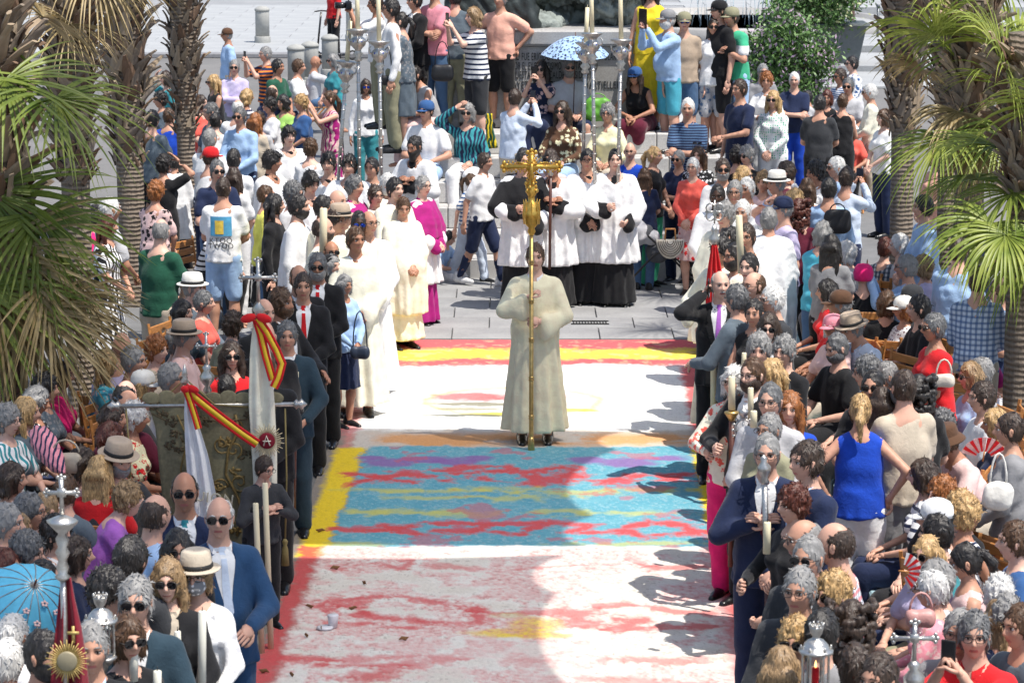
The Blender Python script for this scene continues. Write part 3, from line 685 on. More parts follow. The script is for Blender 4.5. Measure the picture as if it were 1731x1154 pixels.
def hat_mesh(kind):
    key=('hat',kind)
    if key in _geo: return _geo[key]
    m=MB()
    if kind=='cap':
        m.lathe([(.093,.030),(.0945,.055),(.091,.090),(.074,.122),(.042,.140),(.006,.145)],(0,.010,0),18,0,fl=lambda a,z:1+.10*abs(math.sin(a)))
        V=[];n=9
        for r_,dz in((.0,0),(1,-.012)):
            for k in range(n): a=PI*(k/(n-1)); x=.082*math.cos(a)*(1-.08*r_); y=-.060-(.085*r_+.03)*math.sin(a)+(.0); V.append((x,y,.040+dz*math.sin(a)-.012*(abs(math.cos(a))**2)))
        V=np.array(V); V2=V-np.array([0,0,.005]); Q=[[k,k+1,n+k+1,n+k] for k in range(n-1)]
        m.add(np.vstack([V,V2]),Q+[[2*n+a for a in q[::-1]] for q in Q]+[[n+k,n+k+1,3*n+k+1,3*n+k] for k in range(n-1)])
        m.ell((0,.010,.146),(.008,.008,.005),6,4)
    elif kind=='straw':
        fl=lambda a,z:1+.13*abs(math.sin(a))
        m.lathe([(.092,.052),(.094,.060),(.088,.105),(.080,.150),(.062,.160),(.03,.154),(.004,.151)],(0,.012,0),22,0,fl=fl)
        m.lathe([(.090,.050),(.115,.047),(.136,.049),(.139,.054),(.135,.058),(.118,.056),(.090,.060)],(0,.010,0),26,0,fl=lambda a,z:(1+.10*abs(math.sin(a))))
        m.lathe([(.0945,.060),(.0965,.062),(.0935,.084),(.0905,.086)],(0,.012,0),22,1,fl=fl)
    elif kind=='bucket':
        fl=lambda a,z:1+.10*abs(math.sin(a))
        m.lathe([(.096,.045),(.094,.060),(.086,.115),(.078,.132),(.05,.140),(.004,.142)],(0,.010,0),20,0,fl=fl)
        m.lathe([(.094,.052),(.112,.036),(.132,.012),(.135,.010),(.133,.016),(.113,.042),(.096,.060)],(0,.008,0),22,0,fl=fl)
    elif kind=='turban':
        m.lathe([(.088,-.03),(.100,.0),(.104,.05),(.092,.10),(.060,.135),(.004,.145)],(0,.018,0),26,0,fl=lambda a,z:1+.05*abs(math.sin(a))+.02*math.sin(a*13+z*30))
    elif kind=='veil':
        m.lathe([(.150,-.22),(.125,-.16),(.100,-.04),(.100,.04),(.088,.10),(.055,.135),(.004,.140)],(0,.035,0),24,0,fl=lambda a,z:(1+.05*math.sin(a*9)*(z<-.02))*(.62 if (math.sin(a)<-.5 and z<.08) else 1))
    me=m.mesh('hat_'+kind,True); _geo[key]=me; return me
# suit front: shirt wedge, tie, lapels (body space, follows the chest)
def suit_front(pose,sex,heavy=0):
    key=('sf',pose,sex,heavy)
    if key in _geo: return _geo[key]
    J=skel(pose,sex); U=J['U']; f=sex in'fg'; w=0 if not f else -.014
    from mathutils.bvhtree import BVHTree
    jm=garment('suit',pose,sex,heavy); bv=BVHTree.FromPolygons([v.co[:] for v in jm.vertices],[p.vertices[:] for p in jm.polygons])
    def Y(x,z,off):
        if z>1.345: r=.155; k=1.38; zz=min((z-1.345)/.09,1); r=(.155)*(1-zz)+.085*zz
        else: r=(.163+.022+w) 
        q=max(r*r-x*x,.0004); y=-math.sqrt(q)/1.38
        if heavy and z<1.25:
            qq=1-((x/.165)**2)-((z-1.08)/.17)**2
            if qq>0: y=min(y,-.055-.15*math.sqrt(qq))
        o_=U((x,-.5,z)); hit=bv.ray_cast(o_,J['R']@Vector((0,1,0)))
        if hit[0] is not None:
            yl=-.5+(hit[0]-o_).length
            if yl<-.045 and yl>y-.06: y=yl
        if z>1.425: y=min(max(y,-.075),-.062)
        return y-off*.6
    def strip(rows,off,n=4,th=.006):
        V=[]
        for z,xa,xb in rows:
            for k in range(n+1): x=xa+(xb-xa)*k/n; V.append(tuple(U((x,Y(x,z,off),z))))
        m_=MB(); R=len(rows); q=[[i*(n+1)+k,i*(n+1)+k+1,(i+1)*(n+1)+k+1,(i+1)*(n+1)+k] for i in range(R-1) for k in range(n)]
        m_.add(V,q); return m_
    zs=[1.10+.0253*i for i in range(15)]
    sh=strip([(z,-.006-.062*(z-1.10)/.30 if z<1.4 else -.062+ (z-1.4)*.3,.006+.062*(z-1.10)/.30 if z<1.4 else .062-(z-1.4)*.3) for z in zs],.010)
    tie=strip([(1.10,-.006,.006),(1.13,-.026,.026),(1.16,-.025,.025),(1.19,-.024,.024),(1.22,-.023,.023),(1.25,-.022,.022),(1.28,-.021,.021),(1.31,-.019,.019),(1.34,-.017,.017),(1.36,-.016,.016),(1.39,-.015,.015),(1.425,-.015,.015),(1.43,-.021,.021),(1.458,-.018,.018)],.016,2)
    lp=MB()
    for q in(1,-1):
        a=strip([(1.08,q*.004,q*.018),(1.16,q*.018,q*.060),(1.24,q*.036,q*.085),(1.30,q*.048,q*.104),(1.315,q*.052,q*.082),(1.34,q*.056,q*.098),(1.40,q*.066,q*.088),(1.44,q*.060,q*.078)],.015,2)
        Qs=a.Q[0] if q>0 else a.Q[0][:,::-1]; lp.add(a.V[0],Qs)
    if not J['seated']:
        a=strip([(.83,-.004,.001),(.95,-.004,.001),(1.07,-.004,.001),(1.10,-.004,.001)],.010,1); fe=a.mesh('front_edge')
        bt=MB()
        for z in(1.06,.97): bt.ell(U((-.014,Y(-.014,z,.006),z)),(.008,.004,.008),7,4)
        _geo[('fe',pose,sex,heavy)]=(fe,bt.mesh('button'))
    out=(sh.mesh('shirt'),tie.mesh('tie'),lp.mesh('lapel')); _geo[key]=out; return out
def collar_mesh(pose,sex):
    key=('col',pose,sex)
    if key in _geo: return _geo[key]
    J=skel(pose,sex); U=J['U']; m=MB(); n=18; V=[]
    for r_,z in((.064,1.425),(.059,1.468),(.063,1.470),(.078,1.432)):
        for k in range(n): a=2*PI*k/n; dip=.034*max(0,-math.sin(a))**2; V.append(tuple(U((r_*math.cos(a),r_*math.sin(a)-.012,z-dip-.0))))
    Q=[[i*n+k,i*n+(k+1)%n,(i+1)*n+(k+1)%n,(i+1)*n+k] for i in range(3) for k in range(n) if not (12<=k<=13 and i>0)]
    m.add(V,Q); me=m.mesh('collar'); _geo[key]=me; return me
# ------------------------------------------------------------------ assemble a person
def SM(n_,c,**k): return mat(n_,c,**k)
M_EYE=mat('eye_white',(.62,.58,.55),.25,var=.02); M_IRIS=mat('iris',(.03,.018,.012),.2,var=.1); M_LIP=mat('lip',(.42,.13,.11),.4,var=.05)
M_LENS=mat('dark_lens',(.008,.008,.010),.12,var=.1); M_FRAME=mat('spectacle_frame',(.02,.017,.016),.35,var=.1); M_BLENS=mat('blue_lens',(.02,.06,.45),.1,metal=.6,var=.1)
M_BLACKSHOE=mat('black_leather',(.010,.010,.011),.28,var=.2); M_WHITESHOE=mat('white_canvas',(.62,.62,.63),.7); M_BROWNSHOE=mat('brown_leather',(.10,.04,.02),.4)
M_BAND=mat('hat_band',(.012,.012,.012),.7)
def skintone(seed): return 'ABABPACB'[seed%8]
HG={}
def build_person(sex,pose,yaw,hy,hair,top,bot,ex,loc,label,sc,cat=None,group=None,skn=None,hp=None,name='person'):
    J=skel(pose,sex); f=sex in'fg'
    ex=[e for e in ex if e!='-']; exd={e.split(':')[0]:(e.split(':')[1] if ':' in e else None) for e in ex}
    heavy=1 if 'fat' in exd else 0
    if hp is None: hp=float(exd['hp']) if 'hp' in exd else (14 if 'dn' in exd else 0)
    hy=round(hy/20)*20
    root=empty(name,loc,label,cat or {'m':'man','f':'woman','b':'boy','g':'girl'}[sex],group,math.radians(yaw)); root.scale=(sc,)*3
    sx='m' if sex in'mb' else 'f'
    hc=hair.split('-')[1] if '-' in hair else 'g'; hs=hair.split('-')[0]
    sk=skn or exd.get('skin') or skintone(hash_(label or '')); 
    bm=body_mesh(pose,sx,hy,hp)
    link_mesh('body',bm,root,[skin(sk),M_EYE,M_IRIS,M_LIP,hairm(hc)])
    H=HM(J,hy,hp)
    if hs!='bald' and not ('turban' in exd):
        me=hair_mesh(hs,sx)
        if me: link_mesh('hair',me,root,[hairm(hc)],H@Matrix.Diagonal((.97,.97,.92,1)) if any(k in exd for k in('cap','hat','straw','buck','veil')) else H)
    for k in('bd','BD','st'):
        if k in exd: link_mesh('beard' if k!='st' else 'moustache',beard_mesh(k),root,[hairm(exd[k] or hc)],H)
    if 'sg' in exd: link_mesh('sunglasses',glasses_mesh('sg'),root,[M_FRAME,M_BLENS if exd['sg']=='blue' else M_LENS],H)
    if 'sh' in exd: link_mesh('sunglasses',glasses_mesh('sg'),root,[M_FRAME,M_LENS],H@Matrix.Translation((0,.02,.085))@Matrix.Rotation(-.9,4,'X'))
    if 'gl' in exd: link_mesh('glasses',glasses_mesh('gl'),root,[M_FRAME,M_LENS],H)
    for k,nm in(('cap','cap'),('straw','straw'),('hat','straw'),('buck','bucket'),('turban','turban'),('veil','veil')):
        if k in exd:
            c=exd[k] or 'tan'; link_mesh({'cap':'cap','straw':'hat','bucket':'hat','turban':'turban','veil':'veil'}[nm],hat_mesh(nm),root,[cloth(c),M_BAND],H@Matrix.Translation((0,0,-.012)) if k!='turban' else H)
    t=top.split('/'); kind=t[0]; c=t[1] if len(t)>1 else 'white'
    if kind=='polo': kind='tee'; col=True
    elif kind=='shirt': kind='long'; col=True
    else: col=False
    if kind in('robe','chas'):
        link_mesh({'robe':'robe','chas':'chasuble'}[kind],garment(kind,pose,sx),root,[cloth(c)]); link_mesh('collar',collar_mesh(pose,sx),root,[cloth('white')])
        bot='-'
    elif kind in('surp','bcape'):
        if kind=='bcape': link_mesh('cape',garment('mozz',pose,sx),root,[cloth('black')])
        link_mesh('surplice',garment('surp',pose,sx),root,[cloth('white')]); link_mesh('cassock',garment('cass',pose,sx),root,[cloth('black')]); bot='-'
    elif kind=='mozz':
        link_mesh('cassock',garment('cass',pose,sx),root,[cloth('magenta')]); link_mesh('rochet',garment('surp',pose,sx),root,[cloth('white')]); link_mesh('cape',garment('mozz',pose,sx),root,[cloth('magenta')]); bot='-'
    elif kind=='suit':
        jk=link_mesh('jacket',garment('suit',pose,sx,heavy),root,[cloth(c)])
        a,b,l_=suit_front(pose,sx,heavy); link_mesh('shirt',a,jk,[cloth(t[2] if len(t)>2 else 'white')])
        if len(t)>3: link_mesh('tie',b,jk,[cloth(t[3])])
        link_mesh('lapel',l_,jk,[cloth(c)])
        fb=_geo.get(('fe',pose,sx,heavy))
        if fb: link_mesh('button',fb[1],jk,[M_BLACKSHOE]); link_mesh('shirt_collar',collar_mesh(pose,sx),jk,[cloth(t[2] if len(t)>2 else 'white')])
    else:
        tp=link_mesh({'tee':'top','long':'top','slv':'top'}[kind],garment(kind,pose,sx,heavy),root,[cloth(c)])
        if col: link_mesh('collar',collar_mesh(pose,sx),tp,[cloth(c)])
    if bot!='-':
        b=bot.split('/'); link_mesh({'tr':'trousers','sh':'shorts','sk':'skirt','dress':'skirt','js':'jeans'}[b[0]],garment(b[0],pose,sx),root,[cloth(b[1])])
        if 'sock' in exd:
            for q in('sock0','sock1'): link_mesh('sock',garment(q,pose,sx),root,[cloth('navy')])
    if not J['seated'] or sc*0:
        sm={'w':M_WHITESHOE,'b':M_BROWNSHOE}.get(exd.get('shoe'),M_BLACKSHOE)
        for me,M in shoe_mesh(pose,sx): link_mesh('shoe',me,root,[sm],M)
    root['_J']=0; del root['_J']
    return root,J
PEOPLE='''

# ---- clergy, altar servers and marchers of the left file
905 411 m cs 0 0 short-b robe/warmcream - f:749 skin:P | holding the tall gilt cross on the coloured carpet
1040 252 m cd 0 0 crop-k surp/white - f:519 | rightmost of the surpliced row before the monument
993 252 m cl 14 -20 short-k surp/white - gl | second from the right in the surpliced row
884 254 m cd 4 20 crop-k bcape/black - | in black cape behind the gilt cross arm
935 262 m pr 0 -20 short-d surp/white - | half hidden behind the gilt cross, brown staff in hand
820 258 b wk 60 10 short-d polo/white sh/navy f:486 sock shoe:w | striding across below the marble steps
760 395 b sn 60 0 crop-k tee/lightblue tr/white z:1 dn | crouching at the foot of the steps
797 293 g wk 60 20 pony-b tee/white*hs*blue tr/paleblue f:478 | in pale striped trousers beside the striding boy
700 230 m pr -30 0 bun-k surp/white - BD:k dn | bearded, looking down at his hands
716 297 m cl 60 -20 back-g mozz/magenta - gl f:550 | walking right beside the sunlit road
600 296 m cl 70 -20 wavy-s mozz/magenta - | further back, among the boys in white
655 293 m cl 30 0 short-w chas/ivory - bd:w dn f:560 | white bearded priest in the clergy file
635 313 m cl 30 0 back-d chas/ivory - gl f:577 | bespectacled priest beside the white bearded priest
682 333 m cl 30 -20 short-b chas/cream - dn f:590 | head bowed, nearest the red carpet stripe
623 355 m cl 20 20 fringe-b robe/white - gl | balding priest in glasses, middle of the file
668 300 m cl 40 0 short-k robe/ivory - | tucked behind the bowed priest
607 357 m cl 5 0 crop-k robe/cream - sg:blue skin:D | dark skinned with blue mirrored lenses
601 383 m cl 10 20 short-b robe/ivory - | heavy browed priest above the bearded young one
605 411 m cl 40 0 crop-k robe/ivory - bd:k dn gl f:668 | young bearded priest, front of the file
568 352 m cl 60 0 short-d robe/white - | behind the dark skinned priest
548 330 m cl 80 0 crop-k robe/cream - | dark cropped hair, left of the straw hat
577 344 m cl 90 0 short-g robe/ivory - hat:tan | straw hat above the clergy file
570 320 m cl 60 0 bald-b robe/ivory - | bald head behind the straw hat
546 365 m cd 80 0 fringe-d robe/ivory - bd:d | bearded in profile, tall candle before him
505 328 m go 80 0 short-k robe/white - bd:k | bearded, talking to the woman in black
497 308 m cl 60 0 curly-s long/lightgrey tr/grey | grey curls between the servers
465 327 f go 80 0 long-k long/black tr/black | long black hair, back turned by the palms
450 312 f st 100 0 crop-b long/lemon js/denim | behind the woman in black
525 290 m cl 40 0 youth-k surp/white - dn | boyish server looking down
488 213 m cl 20 0 youth-k surp/white - | tallest server at the left, black collar
460 255 m cl 60 20 youth-k surp/white - | server in profile at far left of the group
555 258 m cl -10 0 youth-k surp/white - | server below the leaning candlestick
590 262 m cd -10 0 youth-k surp/white - | server holding the tall silver candlestick
628 266 m cd -20 0 crop-k surp/white - | server right of the silver candlesticks
295 262 b cl 170 0 crop-k surp/white - | small server seen from behind between palms
560 406 m cl 20 0 fringe-b suit/charcoal/white/black tr/black sg f:692 | sunglasses, between nun and suited men
562 430 f cl 40 0 bob-g tee/lightgrey sk/grey veil:black f:705 | veiled nun behind the pale blue cardigan
583 464 f cl 40 0 bob-g long/lightblue sk/navy f:722 | pale blue cardigan, navy skirt and handbag
537 428 m cl 0 0 back-s suit/black/white/red tr/black bd:g sg f:755 | grey bearded in sunglasses, red tie
512 461 m cl 5 0 short-d suit/black/white/red tr/black f:800 | stern, red tie and white pocket square
505 446 m cl 20 0 fringe-b suit/black/white/black tr/black | balding, behind the stern red tied man
476 486 m go 60 0 wavy-b suit/black/white tr/black bd:b | long swept hair, in profile to the right
446 503 m cl 40 0 fringe-b suit/black/white tr/black | balding, left of the swept haired man
448 541 m cl 0 0 bald-b suit/black/white tr/black | bald head behind the ribboned standard
485 543 m cd 5 0 back-s suit/darkteal/white tr/darkteal f:905 | grey suit, medal cord, lit candle
447 590 m cl 5 0 crop-b suit/black/white tr/black gl | spectacled face behind the ribbons
391 575 f cl 10 0 long-d tee/red sk/black sg | dark hair and sunglasses beside the ribboned standard
383 632 b cl 180 0 short-k long/black tr/black | back of the head beside the green banner
447 772 b pr 30 20 short-d long/charcoal tr/black gl dn f:1062 | praying child at the candles
311 795 m cl 5 0 fringe-k suit/navy/white/teal tr/navy sg | teal tie, standing before the green banner
370 837 m go 20 -20 fringe-w suit/suitblue/white/paleblue tr/suitblue sg fat | smiling bald man in bright blue suit
262 833 m cl 120 20 fringe-d suit/lightblue/pink tr/denim | balding, light blue blazer, looking away
300 894 f cl 10 0 long-k long/black tr/black sg | black hair and sunglasses behind the ginger woman
283 945 f cd 0 0 longcurl-o suit/black/beige tr/black sg | big honey coloured hair, large sunglasses, candle
330 930 f cd -5 0 bob-o long/white*fl*lightgrey tr/white gl straw:beige | spotted face mask and small straw hat
222 904 m cl 150 0 short-k suit/charcoal/white tr/black | back of the head above the curly youth
185 962 m cl 70 0 curly-k suit/black/white tr/black | curly youth beside the silver lantern
228 975 m cd 0 0 wavy-g suit/darkteal/white/lightblue tr/darkteal sg | smiling grey man, sunglasses, blue tie
215 1040 f cl 30 0 bob-b long/black tr/black sg | brown bob behind the silver lantern
152 1052 m cl 10 0 short-g suit/black/lightblue/lightblue tr/black | grey haired, right of the crimson pennant
75 1064 m cl 60 0 crop-k suit/navy/lightblue tr/navy bd:k gl | bearded youth left of the crimson pennant
# ---- clergy and marchers of the right file
1213 312 m cl -10 0 crop-k robe/white - skin:D | dark skinned priest at the road's right edge
1242 305 m cl -10 0 short-g robe/white - gl | ruddy priest behind the dark skinned one
1225 343 m cl -30 0 curly-g chas/ivory - | grey curls, flowing cream vestment
1255 338 m cl -20 0 short-w robe/white - | white hair, right of the silver flower finial
1262 300 m cl -30 0 short-w robe/white - | white haired priest at the back of the file
1234 385 m cl -40 0 youth-k robe/ivory - | young face under the silver flower finial
1218 400 m cd -50 0 youth-k robe/ivory - | holding the crimson draped staff
1262 378 m cl -20 0 short-d surp/white - gl | spectacled youth, right of the tall candle
1242 410 m cl -60 0 crop-k robe/cream - bd:k gl | black bearded profile beside the tall candle
1266 428 m cl -30 0 crop-k robe/white - | dark haired, below the spectacled youth
1300 350 m cl 170 0 short-g chas/white - | broad white vestment seen from behind
1218 456 m er -10 20 fringe-g suit/black/white/purple tr/black st:g | telephoning, grey moustache, patterned tie
1244 480 m go -120 0 short-s suit/slate/white tr/slate | back of the head beside the telephoning man
1275 458 m cl -60 0 fringe-b suit/black/white tr/black gl | bald crown shading his brow
1275 505 f cl -20 0 bun-k slv/black tr/black | bare armed, smiling, hair drawn back
1300 530 f cl -10 0 longcurl-d slv/white*vs*black tr/black sg | dark curls and sunglasses, striped dress
1305 482 m cl -70 0 short-w suit/charcoal/white tr/charcoal gl | white haired in profile at the blue kerb
1283 565 m cl -10 0 curly-g suit/black/white tr/black | wavy grey hair, tall candle in hand
1325 568 f cl -30 0 curly-g long/black tr/black | frizzy grey hair, black leather jacket
1272 604 m cd -40 0 crop-b suit/black/white tr/black bd:d gl | swarthy in glasses left of the blonde
1303 606 f cl -60 0 long-y long/black tr/black | long straight blonde, back to us
1240 617 f cd -25 0 bob-w long/ivory*fl*coral tr/hotpink gl | floral blouse and pink trousers, big candle
1302 647 m cl -20 0 crop-s long/lightgrey tr/grey gl | spectacled, left of the copper haired woman
1335 661 f cl -10 0 long-a tee/royal tr/khaki | copper hair, white cardigan over blue
1300 697 f cl -40 0 short-g long/khaki tr/khaki gl | short grey hair, pale green jacket
1297 733 m pr -10 0 crop-g suit/navy/white/maroon tr/navy gl | raising a silver clarinet like staff
1362 745 m cl -60 0 wavy-d suit/navy/lightblue tr/navy | young profile in sharp navy suit
1340 820 f cd -60 0 curly-r long/black tr/black | dark red curls, holding a short candle
1360 875 m cl -80 0 fringe-g suit/charcoal/white tr/charcoal gl | bald crown left of the checked shirt
1366 905 m cl -30 0 crop-g suit/charcoal/white tr/charcoal sg | sunglasses, cropped grey hair
1352 958 m cl -25 0 short-g suit/charcoal/white/red tr/charcoal gl | heavy spectacles and grey suit, near the lantern
1412 880 m cl -110 0 fringe-d shirt/white*ck*blue*red tr/denim | checked shirt, balding crown
1408 967 f cl -50 0 curly-y long/black tr/black sg | wavy blonde behind the black haired man
1440 1012 f cl 170 0 mass-d long/white tr/denim | huge brown curls seen from behind
1392 1028 m cl 150 0 short-k suit/grey/white tr/grey | black hair directly above the right lantern
1345 1045 f cl -20 0 curly-y long/black tr/black sg | curly blonde left of the right lantern
1322 1090 f cl 160 0 long-o long/black tr/black | straight light brown hair at bottom edge
1445 1085 f cl 170 0 short-d tee/charcoal tr/black | hair tied with a coppery scrunchie
1485 1104 m cl -40 0 short-d shirt/charcoal tr/black | dark haired at the bottom edge by the silver cross
# ---- onlookers on and around the monument
885 -52 m wv -10 0 short-b tee/pink js/denim z:1.5 x | -
845 -18 m hh -25 0 short-g tee/peach sh/black z:1.25 | bearded, peach shirt, hand on hip by the inscription
800 12 f ph -60 0 bob-o tee/white*hs*navy sh/charcoal z:1.25 | photographing from the marble plinth
733 -32 m cr -40 0 short-b tee/pink js/denim z:.75 | big man in pink shirt and jeans
770 -20 m cr 170 0 short-k tee/slate tr/khaki z:1.25 | leaning behind the plinth edge
700 -14 m cl -60 0 short-k suit/black/white tr/black z:.5 | dark suit behind the ponytailed woman
676 20 f cl -90 0 pony-k tee/slate*pa*grey sk/slate z:.25 sg | long black ponytail, patterned dress
660 -2 m st -80 0 short-k shirt/white tr/khaki gl z:.25 | white shirt, black spectacles
634 -8 m ph -80 0 short-d tee/white tr/khaki z:.0 | with a camera beside the tall candles
562 -38 m st -60 0 short-d tee/red tr/black f:100 | standing on the empty plaza with a scooter
700 108 f sn -50 0 pony-k slv/lightgrey tr/palepink z:.45 | leaning forward on the steps, bare arms
480 -70 m st 0 0 short-k tee/blue tr/black x | -
720 163 m si -10 -20 crop-d polo/white sh/lightblue sg cap:blue z:.40 | white polo and blue cap, seated on steps
790 168 f sw -10 0 bob-g long/navy*zg*teal tr/white sg z:.30 | hand shading her brow, seated on steps
618 134 f st 10 0 bob-d long/white tr/teal sg:blue | blue sunglasses, long white blouse
915 100 f sp -15 0 long-k tee/navy*fl*palepink dress/navy sg z:.95 | with a phone, seated below the inscription
962 97 m si 10 0 short-g tee/lightgrey sh/navy bd:g sg z:.95 | under the spotted parasol
950 164 f si -20 0 long-d long/brown*fl*paleyellow tr/lightblue sg z:.40 | brown print blouse, sunglasses, on steps
1027 170 f si -15 0 curly-g shirt/paleyellow tr/beige gl z:.40 | pale yellow blouse, grey curls
1073 108 f sn -20 0 long-d slv/black sk/maroon sg cap:blue z:.85 | blue cap and maroon skirt
871 150 m ph 140 20 short-d shirt/paleblue tr/beige sg z:.25 | arm raised with a camera, pale teal shirt
875 224 m si 60 0 curly-k shirt/paleblue tr/beige z:.0 | curly dark hair above the gilt cross
930 252 f cl -20 0 bob-d tee/palepink tr/white sg | hugging, pink top right of gilt cross
972 228 m si -20 0 short-g tee/grey tr/grey gl | face framed by the candlesticks
885 250 m cl 10 0 crop-k tee/black tr/black | dark cropped head behind the cross arm
1065 240 m cl -10 0 bald-b tee/royal tr/navy gl f:475 | bald and tanned, blue shirt
1107 247 f cl 60 0 pony-y slv/black tr/green f:485 | blonde ponytail, bare shoulders
1090 283 f cl 170 0 long-b tee/navy js/denim f:492 | long brown hair, navy dress from behind
1147 254 m cr -30 0 crop-g tee/navy tr/navy sg f:478 | sunglasses, arms folded, beside the coral jacket
1180 247 f cl -20 0 long-b tee/black*pa*white tr/black sh | brown hair, sunglasses pushed up
1171 266 f cl -20 0 short-w long/coral sk/palepink*fl*red gl f:500 | coral jacket, striped handbag
1128 14 m ph -60 0 short-w shirt/lightblue sh/turquoise cap:grey bd:w z:1.15 fat | grey cap, photographing with tablet
1157 18 m st 0 0 crop-g tee/tan sh/denim cap:khaki sg:blue z:1.15 | mirror lenses and camouflage cap
1207 30 f st -5 0 bun-d tee/white sh/lightgrey*fl*denim sg z:1.0 | white top and floral shorts
1236 10 m pr -50 0 short-d tee/green*bk*white sh/lightblue cap:khaki z:1.0 | green striped polo, camouflage cap
1215 -2 m st -60 0 short-k tee/black sh/black cap:black z:1.0 | black cap and shirt, beside the green polo
1100 -35 f st 0 0 long-k slv/yellow dress/yellow z:1.5 | bright yellow dress against the plinth corner
1163 166 m cr -10 0 crop-w polo/navy*fine*denim tr/navy z:.5 | arms folded, grey crop, navy polo
1250 134 m go -50 0 short-d tee/navy tr/navy z:.35 | navy shirt with small white emblem
1296 122 f cd -10 0 curly-a shirt/white tr/white z:.2 | ginger curls, hand at her chin
1307 153 f cl -20 0 long-y shirt/white*dt*green tr/white sg z:.1 | long blonde hair, speckled white blouse
1343 122 m cr -10 0 crop-w tee/navy*zg*navy tr/royal fat | navy and yellow football shirt
1364 153 b cl -80 0 short-k tee/lightgrey tr/grey | black haired boy, pale grey shirt
1386 160 m cl 170 0 short-k tee/charcoal tr/black | charcoal shirt seen from behind
1398 152 f cl -10 0 bob-r slv/black tr/black gl | red bob, bare shoulders
1420 116 m cl -60 0 short-d shirt/white*fine*blue tr/navy sg | sunglasses, striped short sleeves
1440 95 m cl -70 0 short-k shirt/white*fl*blue tr/navy sg | tallest at the back, blue print shirt
1434 132 m cl -20 0 short-s tee/lightgrey tr/grey sg | face between two taller men
1425 158 f cl 160 0 bun-b slv/black tr/black | brown bun with white hair clip
1470 142 m cl -90 0 short-w shirt/ivory tr/beige sg | white haired, cream shirt beside palm
1437 203 f si -10 0 bob-d tee/coral tr/black buck:white sg | white bucket hat and coral top
1290 108 m cl 10 0 short-g tee/grey tr/grey gl | grey man behind the ginger curls
1262 247 f cl -40 0 curly-g tee/black tr/black sg | grey curls and sunglasses below the blonde
# ---- onlookers in the right middle distance
1222 268 m cl 0 0 back-d long/white tr/white bd:g sg | grey bearded, wraparound sunglasses
1247 247 f cl 150 0 curly-k tee/black tr/black | loose black curls behind the bearded man
1258 280 f cl 60 0 long-y tee/white tr/white sg | honey blonde turned away
1290 290 f cl -20 0 curly-o slv/palepink tr/white | sandy curls, bare shoulders
1312 288 m cl -60 0 short-g tee/lightblue tr/navy straw:offwhite | wide pale sun hat
1328 272 m cl -90 0 short-d tee/maroon tr/navy | maroon shirt, short dark hair
1345 318 f cl 100 0 bob-y tee/black tr/black | blonde head between cap and maroon shirt
1378 273 m ph -60 0 curly-k shirt/white tr/white | raising a black phone, dark curls
1413 265 m cl -70 0 short-w shirt/lightblue tr/navy sg | snow white hair and sunglasses
1402 300 m cl 160 0 short-k long/lightblue tr/charcoal | blue sleeved arm beside the backpack
1432 282 m ph 150 0 short-d shirt/paleblue tr/navy | photographing, back turned, pale blue shirt
1350 335 f cl 170 0 mass-r tee/maroon tr/black | mass of dark red curls
1323 329 m wv -70 0 short-g tee/lilac tr/navy cap:navy | navy cap, lilac shirt
1365 300 f cl 160 0 long-b slv/white tr/white | brown hair and pale strap top
1392 373 f cl 150 0 bob-g long/turquoise js/denim | grey hair, turquoise shirt, back turned
1406 395 f cl 160 0 long-k tee/grey tr/black | very long straight black hair
1390 411 m sc -80 0 fringe-w shirt/white tr/navy gl z:.45 | hand to his mouth, white shirt
1430 407 f si -100 0 bob-w tee/lightgrey tr/grey | white bob behind the long black hair
1460 447 f si 170 0 bald-k tee/black tr/black turban:hotpink | vivid pink turban
1497 400 f si 150 0 back-r shirt/slate*ck*white*navy tr/navy | dark plaid shirt, cropped red hair
1520 395 m si -90 0 short-w tee/lightgrey tr/grey | white head under the palm fronds
1532 430 m sp -100 0 short-g shirt/lightblue tr/navy gl | reaching arm, glasses, light blue shirt
1398 472 f si -90 0 bob-k tee/red tr/black | sleek black bob, red collar
1420 487 m si -90 0 short-g tee/grey tr/black cap:brown | brown flat cap
1500 490 f si 160 0 bob-b tee/black tr/black | below the pink turban, black jacket
1419 503 f si -60 0 bob-a tee/red tr/beige gl | auburn bob above the pink cap
1408 528 f si -60 20 bob-w tee/palepink tr/beige cap:pink | pink and white cap
1440 528 m sn -60 0 short-g shirt/paleblue tr/navy straw:tan dn | brown straw hat with black band
1527 497 f si -70 0 bob-a tee/white*dt*maroon tr/white cap:offwhite | white cap, auburn bob, white print dress
1541 478 m si -90 0 short-k tee/charcoal tr/black cap:charcoal | charcoal cap under the palm fronds
1553 498 m si -80 0 short-k tee/black tr/black | dark haired beside the white cap
1578 528 f cl -70 0 short-s tee/red dress/darkred sg | ruffled red dress, white handbag
1655 542 f si 140 0 bob-a tee/magenta tr/white | magenta top between two trunks
1622 400 m cl 150 0 short-d long/lightblue js/denim | half hidden by fronds, light blue shirt
1655 450 m cl 160 0 short-b shirt/paleblue*ck*blue tr/beige | pale check shirt between two trunks
1415 563 m si -60 0 crop-s tee/black tr/black bd:s dn | grey stubble, head bowed, black shirt
1465 603 m si -80 0 curly-s tee/slate*hs*grey tr/black gl | dark grey curls, striped shirt
1497 610 f si -70 0 short-g tee/grey tr/grey | fluffy grey hair beside the standing bald man
1476 624 m cl -20 0 crop-k tee/black tr/black sg | sunglasses behind the blonde in blue
1492 653 f cl 160 0 long-d shirt/white tr/white | dark brown bob beside the crocheted top
1455 663 f hh 175 0 pony-y slv/royal tr/white | crocheted blue top, white jeans, from behind
1527 624 m cl -160 0 crop-d tee/beige sh/grey bd:s | bald, beige shirt, grey shorts, back turned
